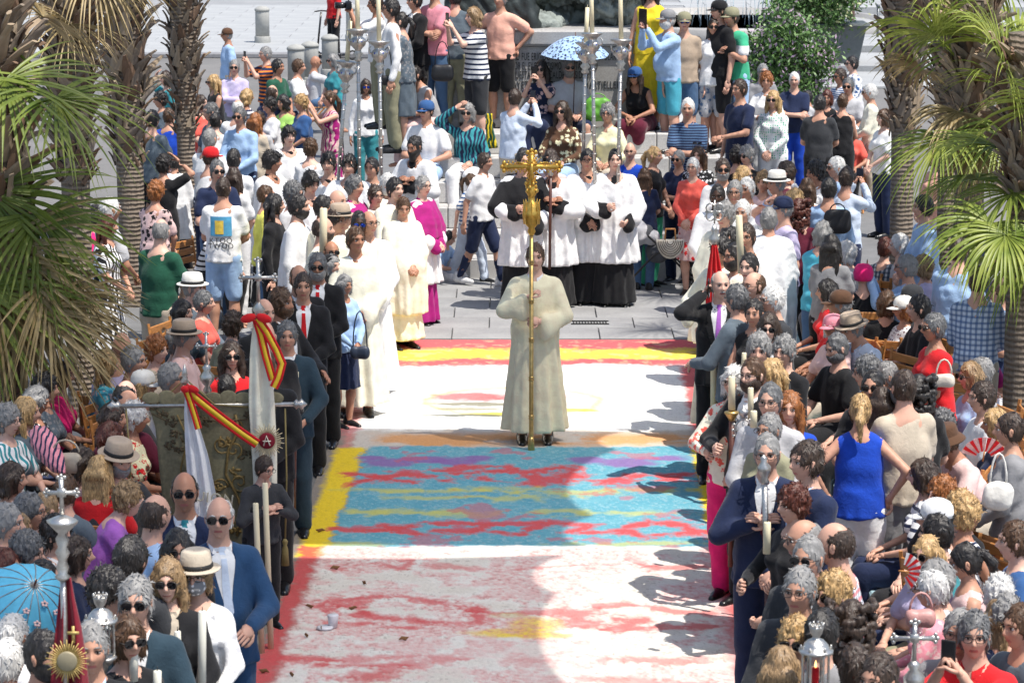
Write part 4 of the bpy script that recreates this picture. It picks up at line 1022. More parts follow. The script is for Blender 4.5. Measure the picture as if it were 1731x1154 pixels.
1553 632 f cl 170 0 mass-k tee/black tr/black | long black waves behind the beige shirt
1640 611 f si -70 0 bob-o long/lightblue tr/lilac sg | light brown bob, light blue blouse
1658 603 f si -90 0 short-g tee/lightgrey tr/grey | pale grey head between the trunks
1660 645 m si -80 0 short-d tee/white tr/beige | white shirt, dark hair beside the trunk
1683 690 f si -90 0 bob-y slv/navy tr/white | blonde with red striped fan
1590 692 f si -110 0 curly-s tee/black tr/black | salt and pepper tight curls
1598 716 m sn -70 0 short-b tee/palepink tr/beige buck:brown dn | drooping brown hat, pink shirt
1560 775 f si -100 0 bob-d tee/white*hs*navy tr/navy | navy striped sleeve below the brown hat
1706 696 f cl -90 0 pony-d long/grey sk/beige*pa*black | grey jacket, leopard skirt, white bag
1592 806 f si -60 0 curly-a tee/black tr/black | ginger curls looking up
1622 830 f si -60 0 curly-y tee/black tr/black | honey curls above the white cap
1582 838 m si -100 0 short-k tee/white tr/beige cap:white | white cap with black lettering
1637 840 f si 120 0 curly-y slv/navy*zg*white tr/navy | ash blonde curls, navy print
# ---- seated onlookers in the right foreground
1583 868 m si -120 0 short-k tee/teal tr/navy | dark hair below the white cap, arm out
1566 905 f si -60 20 long-y tee/lilac tr/khaki sg | long blonde, oversized sunglasses
1632 916 f si -90 0 pony-k slv/palepink tr/black dn | bare back, black ponytail, plum scrunchie
1582 945 f si -100 0 bob-g tee/lightgrey tr/grey | grey bob behind the paisley blouse
1574 962 f si -110 0 short-w long/pink*pa*palepink tr/navy gl | pink paisley blouse, white hair
1690 972 f si 160 0 curly-w tee/lightgrey tr/grey | snowy curls at the right edge
1703 1006 f si 150 0 curly-g tee/navy tr/navy | grey curls under the snowy curls
1692 1010 f si 140 0 long-o long/lilac tr/grey | straight light brown hair, mauve top
1622 1030 m si -20 0 short-g tee/grey tr/grey gl | grey man behind the red polo
1648 1034 m sp -30 20 wavy-s polo/red tr/navy gl | red polo, glasses, holding up phone
1725 1020 m si -60 0 short-b tee/slate tr/navy | partly cut by the right edge
1716 880 m si -90 0 short-b tee/blue tr/navy | blue sleeve beside the folding chairs
1716 790 f si -100 0 short-g tee/grey tr/grey | at the right edge behind the leopard skirt
1493 185 f cl -60 0 bob-b tee/white tr/navy | brown bob just left of the palm trunk
1560 330 m cl -80 0 short-k shirt/lightblue tr/navy | dark hair between the two right palms
1582 250 f cl -60 0 bob-b tee/peach tr/white | peach top glimpsed between two trunks
1690 470 m si -80 0 short-b tee/lightblue*ck*navy tr/navy | checked shirt under the nearest right fronds
1560 430 f si -90 0 bob-o tee/lilac tr/white | lilac top in the fronds' shade
1650 330 m cl 150 0 short-k tee/navy tr/navy | navy back beneath the split brown crown
# ---- onlookers standing at the far left
418 150 f cl 120 0 bob-y tee/white*hs*navy tr/navy | blonde bob in front of the lilac shirt
470 100 m cl 60 0 short-k tee/darkgreen tr/beige | green shirt beside the striped photographer
340 160 f cl 60 0 long-d tee/coral tr/white | coral top right behind the second palm
383 46 m st -70 0 crop-g tee/lightblue tr/beige cap:brown | brown cap, navy sweater over shoulders
396 101 m cr 0 0 short-g shirt/lilac tr/grey sg | lilac shirt, arms folded, sunglasses
448 79 m ph -60 0 short-g tee/navy*hs*orange tr/navy | navy shirt with orange stripes
360 126 f cl -60 0 long-y slv/black tr/black sg | blonde beside the second palm
280 120 f wv -60 0 bob-d tee/teal tr/black | arm raised over dark hair
270 155 f cl -60 0 curly-k tee/slate tr/black | black curls between the palms
285 182 f cl 170 0 short-b tee/royal tr/black | brown hair with clip, royal blue top
258 186 m cl 150 0 short-k tee/slate tr/black | slate shirt beside the first palm
355 174 m cl -60 0 wavy-s tee/slate tr/black | dark grey hair right of the palm
402 167 m cl 170 0 fringe-w tee/white tr/grey | bald head and white fringe
365 190 f cl 160 0 bun-k tee/white tr/black | black bun left of the bald head
405 181 m cl -20 0 short-s shirt/lightblue tr/navy sg | light blue shirt, grey hair, sunglasses
432 190 f cl 150 0 long-a long/beige sk/black*pa*white | auburn, beige knit, patterned skirt
355 217 m cl 150 0 crop-g tee/white tr/navy | grey crop above the red cap
357 246 m cl 140 0 short-d tee/white tr/navy cap:red | bright red cap
395 251 m cl 170 0 crop-k long/white tr/black | jet black crop from behind
367 270 m cl 20 0 crop-s tee/navy js/denim sg | navy shirt, sunglasses, hand to palm
396 283 f cl 160 0 long-d tee/white tr/white | long brown hair, back turned, by palms
377 299 m cl 175 0 crop-d tee/white sh/lightblue | printed white shirt with block letters
378 365 f sn 60 0 bun-g long/white*hs*black tr/black gl | grey bun, black and white stripes, bending
272 368 m cl 150 20 fringe-g polo/darkgreen tr/beige | dark green polo seen from behind
264 306 f cl 150 0 curly-a tee/palepink*fl*black tr/white | auburn curls, floral top
277 262 f wv 150 0 curly-k tee/black tr/black | raised wrist with watch, black curls
187 333 m cl 120 0 crop-w tee/lightgrey tr/grey | white cropped head between palms
183 362 f cl 70 0 long-r tee/white*zg*black dress/white*zg*black | long auburn hair, hand on palm trunk
163 346 f cl 60 0 bob-k tee/hotpink tr/black | black hair between first and third palms
455 165 f cl -60 0 curly-k tee/white tr/black | dark curls, white top, near the bollards
478 160 f cl -40 0 bob-k tee/lime tr/white | lime green shirt
438 190 f cl 160 0 curly-d tee/lightgrey tr/grey | wavy auburn hair facing away
460 143 m cl 150 0 fringe-d tee/navy tr/navy | dark fringe round a bald spot
508 160 f cl -60 0 curly-y tee/blue tr/navy | blonde curls near the lime shirt
533 94 m sp 100 0 bald-b tee/lightgrey tr/denim sg | bald, pale shirt, raising phone
563 91 f cl -60 0 bob-g tee/teal tr/black sg | silver hair and sunglasses near the candlesticks
555 153 f ph -60 0 pony-b slv/palepink*zg*magenta dress/palepink*zg*magenta | pink patterned sundress, floral headpiece
525 235 f cl 170 0 curly-b tee/white tr/white | brown curls behind the server boys
505 100 m cl 80 0 short-b tee/white tr/navy | white shirt beside the bollard
# ---- seated onlookers on the left
327 461 m si 70 0 crop-g long/slate tr/navy straw:offwhite | cream sun hat, shading with a paper
345 490 f si 80 0 short-s tee/coral tr/navy | coral top, thick grey hair
309 506 f si 60 0 bob-k tee/darkteal tr/black | black bob beside the coral top
394 527 f si 150 0 curly-d tee/khaki tr/black | brown curls near the silver finial
313 540 m si 80 0 short-g shirt/palepink tr/beige straw:tan | tan felt hat with dark band
300 557 f si 70 0 curly-g tee/teal*fl*palepink tr/black sg | grey curls, sunglasses, bright print
265 568 f si 60 0 curly-a tee/beige tr/beige | strawberry blonde curls
226 584 m si 70 0 short-g tee/grey tr/grey | grey crop, hand near his chin
205 560 m si 160 0 bald-b shirt/lilac tr/grey | lilac shirt behind the dry fronds
180 590 f si 100 0 long-y tee/turquoise*fl*palepink tr/white | rainbow patterned sleeve
290 613 m si 75 0 short-g shirt/white tr/grey gl | grey hair and glasses above the green banner
243 622 f si 70 0 bob-y tee/beige tr/beige cap:offwhite | cream baseball cap
212 641 m si 150 0 fringe-k tee/black tr/black | bald patch ringed by black hair
215 657 m si 150 0 bald-b tee/maroon tr/black | smooth bald head beside the crossbar
228 680 f si 90 0 curly-w tee/paleyellow*fl*brown*red tr/black | white curls, floral shawl, sunlit
192 680 f si 70 0 bob-d tee/maroon tr/black sh | sunglasses pushed up on dark hair
187 712 f si 100 0 bob-r tee/red tr/black | reddish hair, red collar
77 632 f si 80 0 curly-k tee/slate*pa*grey tr/black | dark curls, grey marbled dress
103 610 f si 90 0 bob-d tee/hotpink tr/black | hot pink dress under the fronds
62 651 f si 80 0 bob-g tee/black*dt*white tr/navy dn | silver bob bending forward
45 670 f si 80 0 long-y tee/slate tr/black | blonde highlights behind the silver bob
14 684 f si 60 0 curly-g tee/teal*zg*white tr/grey gl | grey curls and leafy top at left edge
200 742 m si 40 0 crop-d tee/charcoal tr/black bd:g hp:12 straw:tan | wide straw hat over a grey beard
168 768 f si 165 0 long-y tee/red tr/black | long ash blonde hair over red top
217 815 f sn 100 0 curly-o tee/purple tr/black | purple top, cropped sandy curls
112 800 f si 160 0 bun-b tee/slate tr/black | brown updo with yellow flower
78 830 f si 130 0 bun-o tee/brown tr/black | light brown updo by the silver cross
50 832 m si 80 0 short-s tee/grey tr/grey gl | grey haired in glasses behind silver cross
28 865 f si 100 0 bob-o tee/beige tr/beige | sandy bob at the left edge
95 872 f si 70 0 curly-k shirt/white tr/navy | black curls, white shirt, reaching
47 900 m si 70 0 curly-s tee/navy tr/navy gl | steel grey curls above the blue parasol
8 925 f si 70 0 long-r tee/hotpink tr/black gl | long red hair, glasses, left edge
75 945 f si 80 0 bun-k tee/slate tr/black | yellow headband behind blue parasol
22 1036 f si 150 0 short-w tee/white tr/beige | fluffy white hair below the parasol
12 1078 m si 160 0 short-w tee/white tr/navy | broad white shirt at bottom left corner
130 905 f si 90 0 bob-d tee/navy tr/navy | arms stretched toward the silver cross
140 755 f si 80 0 bob-d tee/palepink tr/black | beside the folded pink parasol
20 780 f si 80 0 bob-d tee/brown*fl*palepink tr/black | brown print, below the grey curls
12 850 m si 80 0 short-g tee/white tr/grey | white shirt at far left edge

'''
# ------------------------------------------------------------------ numpy value noise
def vnoise(x,y,seed=0,oct=4,gain=.55):
    r=np.random.default_rng(seed); T=r.random((256,256)); out=np.zeros_like(x); a=1; tot=0
    for o in range(oct):
        xi=np.floor(x).astype(int); yi=np.floor(y).astype(int); fx=x-xi; fy=y-yi; fx=fx*fx*(3-2*fx); fy=fy*fy*(3-2*fy)
        g=lambda i,j: T[(xi+i)%256,(yi+j)%256]
        out+=a*((g(0,0)*(1-fx)+g(1,0)*fx)*(1-fy)+(g(0,1)*(1-fx)+g(1,1)*fx)*fy); tot+=a; a*=gain; x=x*2.03+17.3; y=y*2.03+9.1
    return out/tot
# ------------------------------------------------------------------ ground
def ground_mat(name,c,dark,sc=.7,rough=.8):
    m=bpy.data.materials.new(name); m.use_nodes=True; n,l=nodes_of(m); bs=n['Principled BSDF']; v=coord(n,l)
    a=noisetex(n,l,v,sc,5,.65); b=noisetex(n,l,v,sc*60,3,.7)
    r=ramp(n,[(.3,dark),(.72,c)]); l.new(a,r.inputs[0]); r2=ramp(n,[(.35,.80),(.65,1.05)]); l.new(b,r2.inputs[0])
    l.new(mixc(n,l,1.0,r.outputs[0],r2.outputs[0],'MULTIPLY'),bs.inputs['Base Color']); bs.inputs['Roughness'].default_value=rough; bumpn(n,l,bs,b,.25,.004); return m
M_PLAZA=ground_mat('pale_paving',(.34,.345,.35),(.25,.255,.265)); M_JOINT=ground_mat('joint_mortar',(.20,.20,.20),(.15,.15,.15),3)
M_SLAB=ground_mat('granite_slab',(.36,.36,.36),(.24,.24,.245),1.3); M_SLABL=ground_mat('light_slab',(.42,.43,.43),(.33,.34,.35),.8)
b=MB(); b.box((0,80,-.06),(400,400,.1)); g=b.obj('ground',M_JOINT,smooth=False); tag(g,kind='structure')
def slab_field(name,x0,x1,y0,y1,w,d,m,z,parent,jit=.5):
    b=MB(); b.box((0,0,0),(w-.012,d-.012,.04),bev=.004); me=b.mesh('paving_slab',False); me.materials.append(m); first=True; n=0
    j=0; y=y0
    while y<y1:
        x=x0+(j%2)*w*jit
        while x<x1:
            o=bpy.data.objects.new('paving_slab',me); COL.objects.link(o); o.parent=parent; o.location=(x+w/2,y+d/2,z+random.uniform(-.0015,.0015)); n+=1
            x+=w
        y+=d; j+=1
    return n
# the pedestrian road between the crowds: individually laid slabs
road=empty('road',(0,0,0)); tag(road,kind='structure')
b=MB(); b.box((0,34,-.008),(26,70,.012)); ro=b.obj('bedding',M_JOINT,road,False)
slab_field('s',-2.9,3.2,G(865,576).y,G(865,462).y,.76,.62,M_SLAB,.006,road)
# far plaza: light slabs near the bollards, material beyond
plaza=empty('plaza',(0,0,0)); tag(plaza,kind='structure')
b=MB(); b.box((0,G(0,90).y+90,.0),(300,180,.03)); b.obj('paving',M_PLAZA,plaza,False)
yk=G(0,98).y
slab_field('s',-13.5,-2.6,yk+.4,yk+17,1.25,1.0,M_SLABL,.02,plaza)
slab_field('s',4.2,13.5,yk+.4,yk+20,1.25,1.2,M_SLABL,.02,plaza)
b=MB(); b.box((0,yk,.055),(60,.34,.11),bev=.02); kb=b.obj('kerb',mat('kerb_stone',(.22,.22,.23),.8,bump=.3),None,False); tag(kb,kind='structure')
# side pavements under the crowds
b=MB(); b.box((-9.3,30,-.002),(10,66,.012)); b.obj('pavement',ground_mat('pavement_grey',(.22,.21,.20),(.15,.145,.14)),None,False)['kind']='structure'
b=MB(); b.box((9.9,30,-.002),(10,66,.012)); b.obj('pavement',ground_mat('pavement_grey2',(.22,.21,.20),(.15,.145,.14)),None,False)['kind']='structure'
# crosswalk stripes far right and low steps
st=empty('low_steps',(0,0,0),'low pale stone steps rising behind the planter at upper right','steps')
for i in range(5):
    yy=AT(1465,150-26*i,60).y; P=G(1462,150-27*i); b=MB(); b.box((P.x+1.5,P.y+1.5,.03+.05*i),(5.6,3.2,.06+.10*i),bev=.01); b.obj('step',M_SLABL,st,False)
# ------------------------------------------------------------------ the coloured sawdust carpet (painted per vertex, raised a little)
def carpet():
    xl=lambda p:650-.375*(p-580); xr=lambda p:1178+.195*(p-580)
    y0,y1=G(865,577).y,G(865,1290).y; nv,nu=620,460
    ys=np.linspace(y0,y1,nv)
    A=Vector(G(xl(577)-28,577)); B=G(xl(1290)-28,1290); C=G(xr(577)+34,577); D=G(xr(1290)+34,1290)
    t=(ys-A.y)/(B.y-A.y); XL=A.x+(B.x-A.x)*t; t=(ys-C.y)/(D.y-C.y); XR=C.x+(D.x-C.x)*t
    s=np.linspace(0,1,nu); X=XL[:,None]*(1-s)+XR[:,None]*s; Y=np.repeat(ys[:,None],nu,1)
    # projected photo coordinates of each vertex (only used to place the motifs)
    c,sn=math.cos(TH),math.sin(TH); dz=-CH; zc=Y*c-dz*sn; px=865.5+FPX*X/zc; py=577-FPX*(Y*sn+dz*c)/zc
    n1=vnoise(X*2.6,Y*2.6,1,5,.6); n2=vnoise(X*9,Y*9,2,4,.6); n3=vnoise(X*34,Y*34,3,3,.7); n4=vnoise(X*1.1,Y*1.1,5,3)
    wx=(vnoise(X*2.2,Y*2.2,11,3)-.5)*2; wy=(vnoise(X*2.2,Y*2.2,12,3)-.5)*2; fx=(n3-.5)*2
    col=np.zeros(X.shape+(3,)); al=np.zeros(X.shape)
    def put(mask,c,a=1.0):
        m=np.clip(mask,0,1)[...,None]*a; col[:]=col*(1-m)+np.array(c)*m
    def soft(d,wd): return np.clip(.5-d/wd,0,1)
    gr=(n2-.5)*2
    # bare road showing at the sides
    put(np.ones_like(X),(.25,.22,.19)); 
    L=xl(py); Rr=xr(py)
    pyw=py+wy*2.2+gr*2.5
    ero=(n2-.5)*28+(n3-.5)*16
    inside=lambda a,b_,e=14: np.clip((np.minimum(px-(L+a)+ero,(Rr-b_)-px+ero))/e+.5,0,1)
    band=lambda a,b_,e=3: np.clip((pyw-a)/e+.5,0,1)*np.clip((b_-pyw)/e+.5,0,1)
    WHITE=(.80,.79,.76); GW=(.68,.64,.57); RED=(.60,.085,.09); YEL=(.80,.58,.03); CY=(.16,.39,.47); PUR=(.26,.13,.36); ORG=(.66,.34,.15)
    # side edging
    put(inside(-20,-18,10)*band(612,740,6)*soft(.45-n2+.0,.5),(.50,.15,.15))
    put(inside(0,6)*band(618,736),WHITE); 
    pyw0=pyw; pyw=py+wy*3.5+gr*4+(n3-.5)*3; put(inside(0,2)*band(570,594,5),(.62,.13,.14)); put(inside(0,2)*band(593,612,6),(.80,.62,.10)); put(inside(0,2)*band(611,620,5),(.62,.13,.14)); pyw=pyw0; put(inside(0,2)*band(577,618,4)*soft(n2-.36,.1),(.70,.45,.30),.6)
    redr=soft(np.abs(px-(Rr-22))-15+ero*.5,12); put(redr*band(622,768,5),RED,.9)
    redl=soft(np.abs(px-(L+2))-8+ero*.7,14); put(redl*band(680,740,6),(.62,.22,.22),.7)
    # oval emblem
    q=np.sqrt(((px-868)/158)**2+((py-682)/25)**2)+gr*.07
    ring=soft(np.abs(q-.93)-.05,.14); put(ring*(n1>.42),(.60,.50,.12),.75); put(ring*(n1<=.42),(.25,.23,.16),.6)
    put(soft(np.sqrt(((px-800)/65)**2+((py-674)/7)**2)-1+gr*.4,.6),(.50,.10,.11),.8); put(soft(np.sqrt(((px-880)/80)**2+((py-674)/6)**2)-1+gr*.5,.8),(.55,.14,.14),.6)
    for (ax,ay,aw,ah,cc) in((815,686,80,3.0,(.22,.21,.14)),(790,694,60,2.4,(.35,.33,.22)),(860,702,60,3.2,(.66,.56,.05)),(790,705,70,2.4,(.14,.15,.11)),(960,697,50,3,(.66,.60,.10)),(905,690,40,2.6,(.25,.25,.18))):
        put(soft(np.sqrt(((px-ax)/aw)**2+((py-ay-wy*3)/ah)**2)-1+gr*.35,.5),cc,.85)
    # orange strip
    put(inside(10,8)*band(730,762,4),(.58,.53,.47)); 
    put(inside(48,20,40)*band(736,755,8)*soft(.44-n1+(py-745)*.0,.16),ORG,.95)
    put(soft(np.sqrt(((px-740)/55)**2+((py-750)/8)**2)-1+gr*.5,.5),ORG); put(redl*band(735,760,6),(.62,.25,.22),.7)
    # cyan panel with yellow edging
    cy=inside(38,44,9)*band(758,928,3); yl=(soft(np.abs(px-(L+12))-24+ero*.55,12)+soft(np.abs(px-(Rr-26))-19+ero*.5,12))*band(759,944,3)
    put(yl,YEL,.95); put(cy,CY)
    put(cy*soft(.5-n2,.5),(.06,.29,.40),.5); put(cy*soft(n3-.38,.1),(.45,.62,.66),.35); put(cy*soft(n1-.42,.2)*soft(.62-n2,.3),(.22,.46,.52),.5)
    def blob(x,y,w_,h_,cc,a=.95,e=.55,ns=.5): put(soft(np.sqrt(((px-x-wx*9)/w_)**2+((py-y-wy*3)/h_)**2)-1+gr*ns,e),cc,a)
    for x,y,w_,h_ in((660,786,45,8),(720,780,50,6),(770,783,35,5),(810,778,28,4),(625,778,25,4),(1060,785,60,7),(1130,779,40,5),(990,780,30,6)): blob(x,y,w_,h_,PUR,.85)
    def stroke(pts,th,cc,a=.95):
        d=np.full(X.shape,9.)
        for (xa,ya),(xb,yb) in zip(pts[:-1],pts[1:]):
            ax,ay,bx,by=xa,ya*4.2,xb,yb*4.2; vx,vy=bx-ax,by-ay; qx,qy=px+wx*9-ax,(py+wy*3)*4.2-ay
            tt=np.clip((qx*vx+qy*vy)/(vx*vx+vy*vy+1e-6),0,1); d=np.minimum(d,np.sqrt((qx-tt*vx)**2+(qy-tt*vy)**2)/th)
        dd=d*.58; put(soft(dd-.66+(n2-.5)*2.3+(n1-.5)*2.0+(n3-.5)*1.0,.9),cc,a)
    # first row of large worn letters
    stroke([(595,822),(640,812),(690,804),(720,808)],13,RED); stroke([(600,806),(640,812),(700,820)],13,RED); stroke([(755,800),(790,795),(850,793),(862,800),(800,804),(758,805)],13,RED); stroke([(758,818),(800,810),(860,820)],13,RED)
    stroke([(880,803),(930,797)],13,RED); stroke([(945,795),(975,795),(960,815),(905,812),(900,820)],17,RED); stroke([(1028,818),(1060,810),(1090,806),(1140,812),(1155,805)],13,RED); stroke([(1060,816),(1180,817)],8,RED,.8); stroke([(975,802),(1000,806)],10,RED,.7)
    for x,y,w_,h_ in((650,832,90,3),(760,834,110,3),(850,830,70,4),(980,836,90,4),(1100,832,80,4),(870,845,60,4),(620,870,40,4),(680,868,70,5),(770,871,60,5),(960,868,60,4),(1060,870,80,3),(590,923,40,3),(1060,922,90,3),(740,845,60,3)): blob(x,y,w_,h_,(.55,.53,.12),.62,1.1,1.5)
    stroke([(565,897),(620,900),(680,897),(720,886)],10,RED); stroke([(650,893),(700,905)],12,RED); stroke([(745,886),(830,890),(800,902),(740,900)],11,RED); stroke([(845,890),(925,886),(880,906),(835,903)],10,RED); stroke([(960,888),(1010,890),(960,903),(1010,905)],11,RED); stroke([(1045,898),(1100,886),(1155,893),(1165,902),(1090,910),(1060,902)],13,RED)
    # nearest panel: white ground, red lettering
    put(inside(30,30,10)*band(927,1400,3),GW); put(inside(-10,-6,10)*band(927,1400,3)*soft(np.minimum(px-L-10,Rr-34-px)-20+ero,30),RED,.85)
    wh=band(927,1400,3)*inside(26,40,20)
    put(wh*soft(.40-n1,.2),WHITE,.5); put(wh*soft(n3-.30,.08),(.42,.38,.34),.4)
    stroke([(560,965),(610,957),(700,950),(680,965),(640,955),(560,960)],11,RED,.8); stroke([(720,960),(790,965)],12,RED,.6); stroke([(880,966),(960,962),(1050,955),(1110,960)],8,RED,.6); stroke([(1060,948),(1110,965),(1180,962)],10,RED,.7)
    stroke([(740,1020),(650,1012),(560,1020),(535,1030),(560,1042),(640,1048),(745,1058),(690,1066),(560,1056)],16,RED); stroke([(560,1030),(590,1030)],16,RED); stroke([(780,1028),(800,1040),(810,1058)],22,RED); stroke([(830,1040),(900,1038)],10,RED,.8)
    stroke([(930,1040),(970,1035),(985,1060)],20,RED,.75); stroke([(1040,1050),(1080,1055),(1040,1068),(1190,1062)],12,RED,.8); stroke([(1010,1028),(1060,1026),(1130,1035),(1190,1040)],9,RED,.7)
    stroke([(480,1118),(560,1122),(700,1112),(780,1118),(690,1130),(540,1128)],15,RED,.9); stroke([(560,1150),(640,1145),(700,1120)],20,RED,.8); stroke([(1040,1118),(1110,1124),(1180,1122)],14,RED,.6); stroke([(900,1117),(960,1120)],10,RED,.5); stroke([(460,1175),(700,1180),(900,1172)],22,RED,.8); stroke([(1000,1150),(1200,1160)],16,RED,.6)
    blob(860,1074,70,7,YEL,.8); blob(905,1060,40,12,YEL,.8); blob(910,1078,60,5,YEL,.7); blob(860,1045,30,5,(.60,.58,.30),.6)
    pk=band(930,1400,6)*inside(30,30,30); put(pk*soft(.47-n1+(n2-.5)*.5,.12)*soft(n3-.55,.5),(.66,.26,.25),.72); put(pk*soft(n4*.5+n2*.5-.42,.1),(.72,.55,.52),.35); put(cy*soft(n1-.335+(n2-.5)*.35,.06),(.50,.13,.17),.6); put(cy*soft(.66-n1+(n2-.5)*.3,.06)*0,(.2,.5,.6),.3)
    # scattered grains and dirt
    put(soft(n3-.27,.05)*(n4>.3),(.20,.16,.13),.22)
    g3=(.92+.16*vnoise(X*60,Y*60,21,2))[...,None]; col=np.clip(col*g3,0,.86)
    Z=.012+.006*n2+.006*n3
    V=np.stack([X,Y,Z],-1).reshape(-1,3); i=np.arange(nv*nu).reshape(nv,nu); Q=np.stack([i[:-1,:-1],i[1:,:-1],i[1:,1:],i[:-1,1:]],-1).reshape(-1,4)
    me=mesh_np('carpet',V,[Q]); ca=me.color_attributes.new('dye','FLOAT_COLOR','POINT'); buf=np.ones((nv*nu,4),dtype=np.float32); buf[:,:3]=col.reshape(-1,3); ca.data.foreach_set('color',buf.ravel())
    m=bpy.data.materials.new('dyed_sawdust'); m.use_nodes=True; n,l=nodes_of(m); bs=n['Principled BSDF']; at=n.new('ShaderNodeAttribute'); at.attribute_name='dye'
    v=coord(n,l); nf=noisetex(n,l,v,120,3,.7); r=ramp(n,[(.3,.86),(.7,1.08)]); l.new(nf,r.inputs[0]); l.new(mixc(n,l,1.,at.outputs['Color'],r.outputs[0],'MULTIPLY'),bs.inputs['Base Color'])
    bs.inputs['Roughness'].default_value=.95; bs.inputs['Specular IOR Level'].default_value=.1; bumpn(n,l,bs,nf,.6,.012); me.materials.append(m)
    o=bpy.data.objects.new('sawdust_carpet',me); COL.objects.link(o); tag(o,'coloured sawdust carpet with flag stripes, cyan panel and worn red lettering on the road','carpet')
carpet()
# rubbish and dry leaves lying on the carpet
b=MB(); P=G(563,1060,.02); b.lathe([(.028,0),(.034,.05),(.038,.085),(.036,.088)],P,12); b.lathe([(.05,.0),(.06,.01),(.045,.018)],P+Vector((-.05,-.03,0)),9); o=b.obj('crumpled_cup',mat('plastic_white',(.7,.7,.74),.35)); tag(o,'crumpled white plastic cup lying on the carpet lettering','cup')
for i,(x,y) in enumerate([(523,1025),(597,1028),(543,1062),(682,1080),(518,1074),(566,960),(493,1140),(447,1135),(616,986),(542,897)]):
    P=G(x,y,.028); b=MB(); a=random.uniform(0,6); b.tube([P+Vector((-.035*math.cos(a),-.035*math.sin(a),.003)),P+Vector((-.012*math.cos(a),.004,.010)),P+Vector((.014*math.cos(a),.012*math.sin(a),.004)),P+Vector((.038*math.cos(a),.03*math.sin(a),.012))],[.002,.012,.014,.002],7,flat=.3)
    tag(b.obj('dry_leaf',mat('dry_leaf',(.20,.10,.04),.8)),'curled brown dry leaf '+['just inside the curved red letter','above the open red letter','right beside the crumpled cup','alone near the yellow smear','left of the crumpled cup','on bare white sawdust below the bright band','at the bottom left red border','lowest and furthest left by the carpet edge','near the top of the pale panel','on the first red smear below the bright band'][i],'leaf','dry leaves scattered on the carpet')
b=MB(); P=G(997,550); 
for k in range(12): b.box(P+Vector((-.17+k*.031,0,.028)),(.014,.16,.012))
b.box(P+Vector((0,.09,.03)),(.40,.02,.014)); b.box(P+Vector((0,-.09,.03)),(.40,.02,.014)); tag(b.obj('drain_grate',mat('iron_dark',(.03,.03,.03),.6,metal=.6),None,False),'dark slotted drain grate set in the road right of the robed cross bearer','grate')
# ------------------------------------------------------------------ shade sails high above the road (outside the frame, they throw the scalloped shade)
def sail(name,pts,z,label):
    m=bpy.data.materials.get('sail_fabric')
    if not m:
        m=bpy.data.materials.new('sail_fabric'); m.use_nodes=True; n,l=nodes_of(m); out=n['Material Output']; tr=n.new('ShaderNodeBsdfTransparent'); tl=n.new('ShaderNodeBsdfTranslucent'); df=n.new('ShaderNodeBsdfDiffuse')
        tr.inputs[0].default_value=(1,.98,.95,1); tl.inputs[0].default_value=(.8,.77,.70,1); df.inputs[0].default_value=(.75,.72,.66,1)
        m1=n.new('ShaderNodeMixShader'); m1.inputs[0].default_value=.5; l.new(df.outputs[0],m1.inputs[1]); l.new(tl.outputs[0],m1.inputs[2])
        m2=n.new('ShaderNodeMixShader'); m2.inputs[0].default_value=.26; l.new(m1.outputs[0],m2.inputs[1]); l.new(tr.outputs[0],m2.inputs[2]); l.new(m2.outputs[0],out.inputs[0])
    off=sv*(z/sv.z); V=[tuple(G(x,y)+off) for x,y in pts]
    bm_=bpy.data.meshes.new(name); bm_.from_pydata(V,[],[list(range(len(V)))]); bm_.materials.append(m)
    o=bpy.data.objects.new(name,bm_); COL.objects.link(o); tag(o,label,'shade sail'); return o
def arc(pts,n=8):
    """scalloped edge: bulges towards -x between successive points; bulge px given as third value"""
    out=[]
    for (x0,y0,bx),(x1,y1,_) in zip(pts[:-1],pts[1:]):
        for k in range(n): t=k/n; out.append((x0+(x1-x0)*t-bx*math.sin(PI*t)**.75,y0+(y1-y0)*t))
    out.append((pts[-1][0],pts[-1][1])); return out
e1=arc([(1052,733,36),(1042,762,62),(1002,875,42),(985,926,0)]); sail('shade_sail',[(-120,716)]+[(600,726)]+e1+[(500,923),(-150,915)],7.2,'far pale shade sail stretched above the cyan carpet panel')
e2=arc([(1010,938,0),(955,941,46),(940,1006,52),(995,1190,60),(980,1400,0)]); sail('shade_sail',[(-200,938),(480,946),(700,948)]+e2[8:]+[(-420,1400)],7.2,'near pale shade sail stretched above the white carpet panel')
# ------------------------------------------------------------------ monument
M_MARB=ground_mat('monument_marble',(.44,.43,.41),(.30,.29,.285),.9,.6); M_STEP=ground_mat('step_marble',(.58,.57,.55),(.42,.41,.40),1.2,.6)
Y0=G(865,474).y; PX=lambda px,Y: AT(px,474,Y).x
MON=empty('monument',(0,Y0,0),'pale marble monument with carved inscription on broad seat like steps','monument'); MX0,MX1=PX(590,Y0),PX(1345,Y0)
RS,TRD=.25,.37
for i in range(6):
    x0,x1=MX0+i*.20,MX1-i*.20; n=6; wl_=(x1-x0)/n
    for k in range(n):
        b=MB(); b.box((x0+wl_*(k+.5),TRD*i+2.6-.0,RS*(i+.5)),(wl_-.008,5.2-2*0,RS-.004),bev=.012); b.obj('step_block',M_STEP,MON,False)
PY=Y0+6*TRD+.25; xl_,xr_=AT(752,190,PY).x,AT(1098,190,PY).x; z0=1.5; z1=AT(900,78,PY).z; cxm=(xl_+xr_)/2; wm=xr_-xl_
b=MB(); b.box((cxm,PY-Y0+1.0,(z0+z1)/2),(wm,2.0,z1-z0),bev=.01); b.obj('plinth',M_MARB,MON,False)
b=MB(); zt=AT(900,50,PY).z; b.box((cxm,PY-Y0+1.0,(z1+zt)/2+.002),(wm+.16,2.16,zt-z1),bev=.03); b.obj('cornice',M_MARB,MON,False)
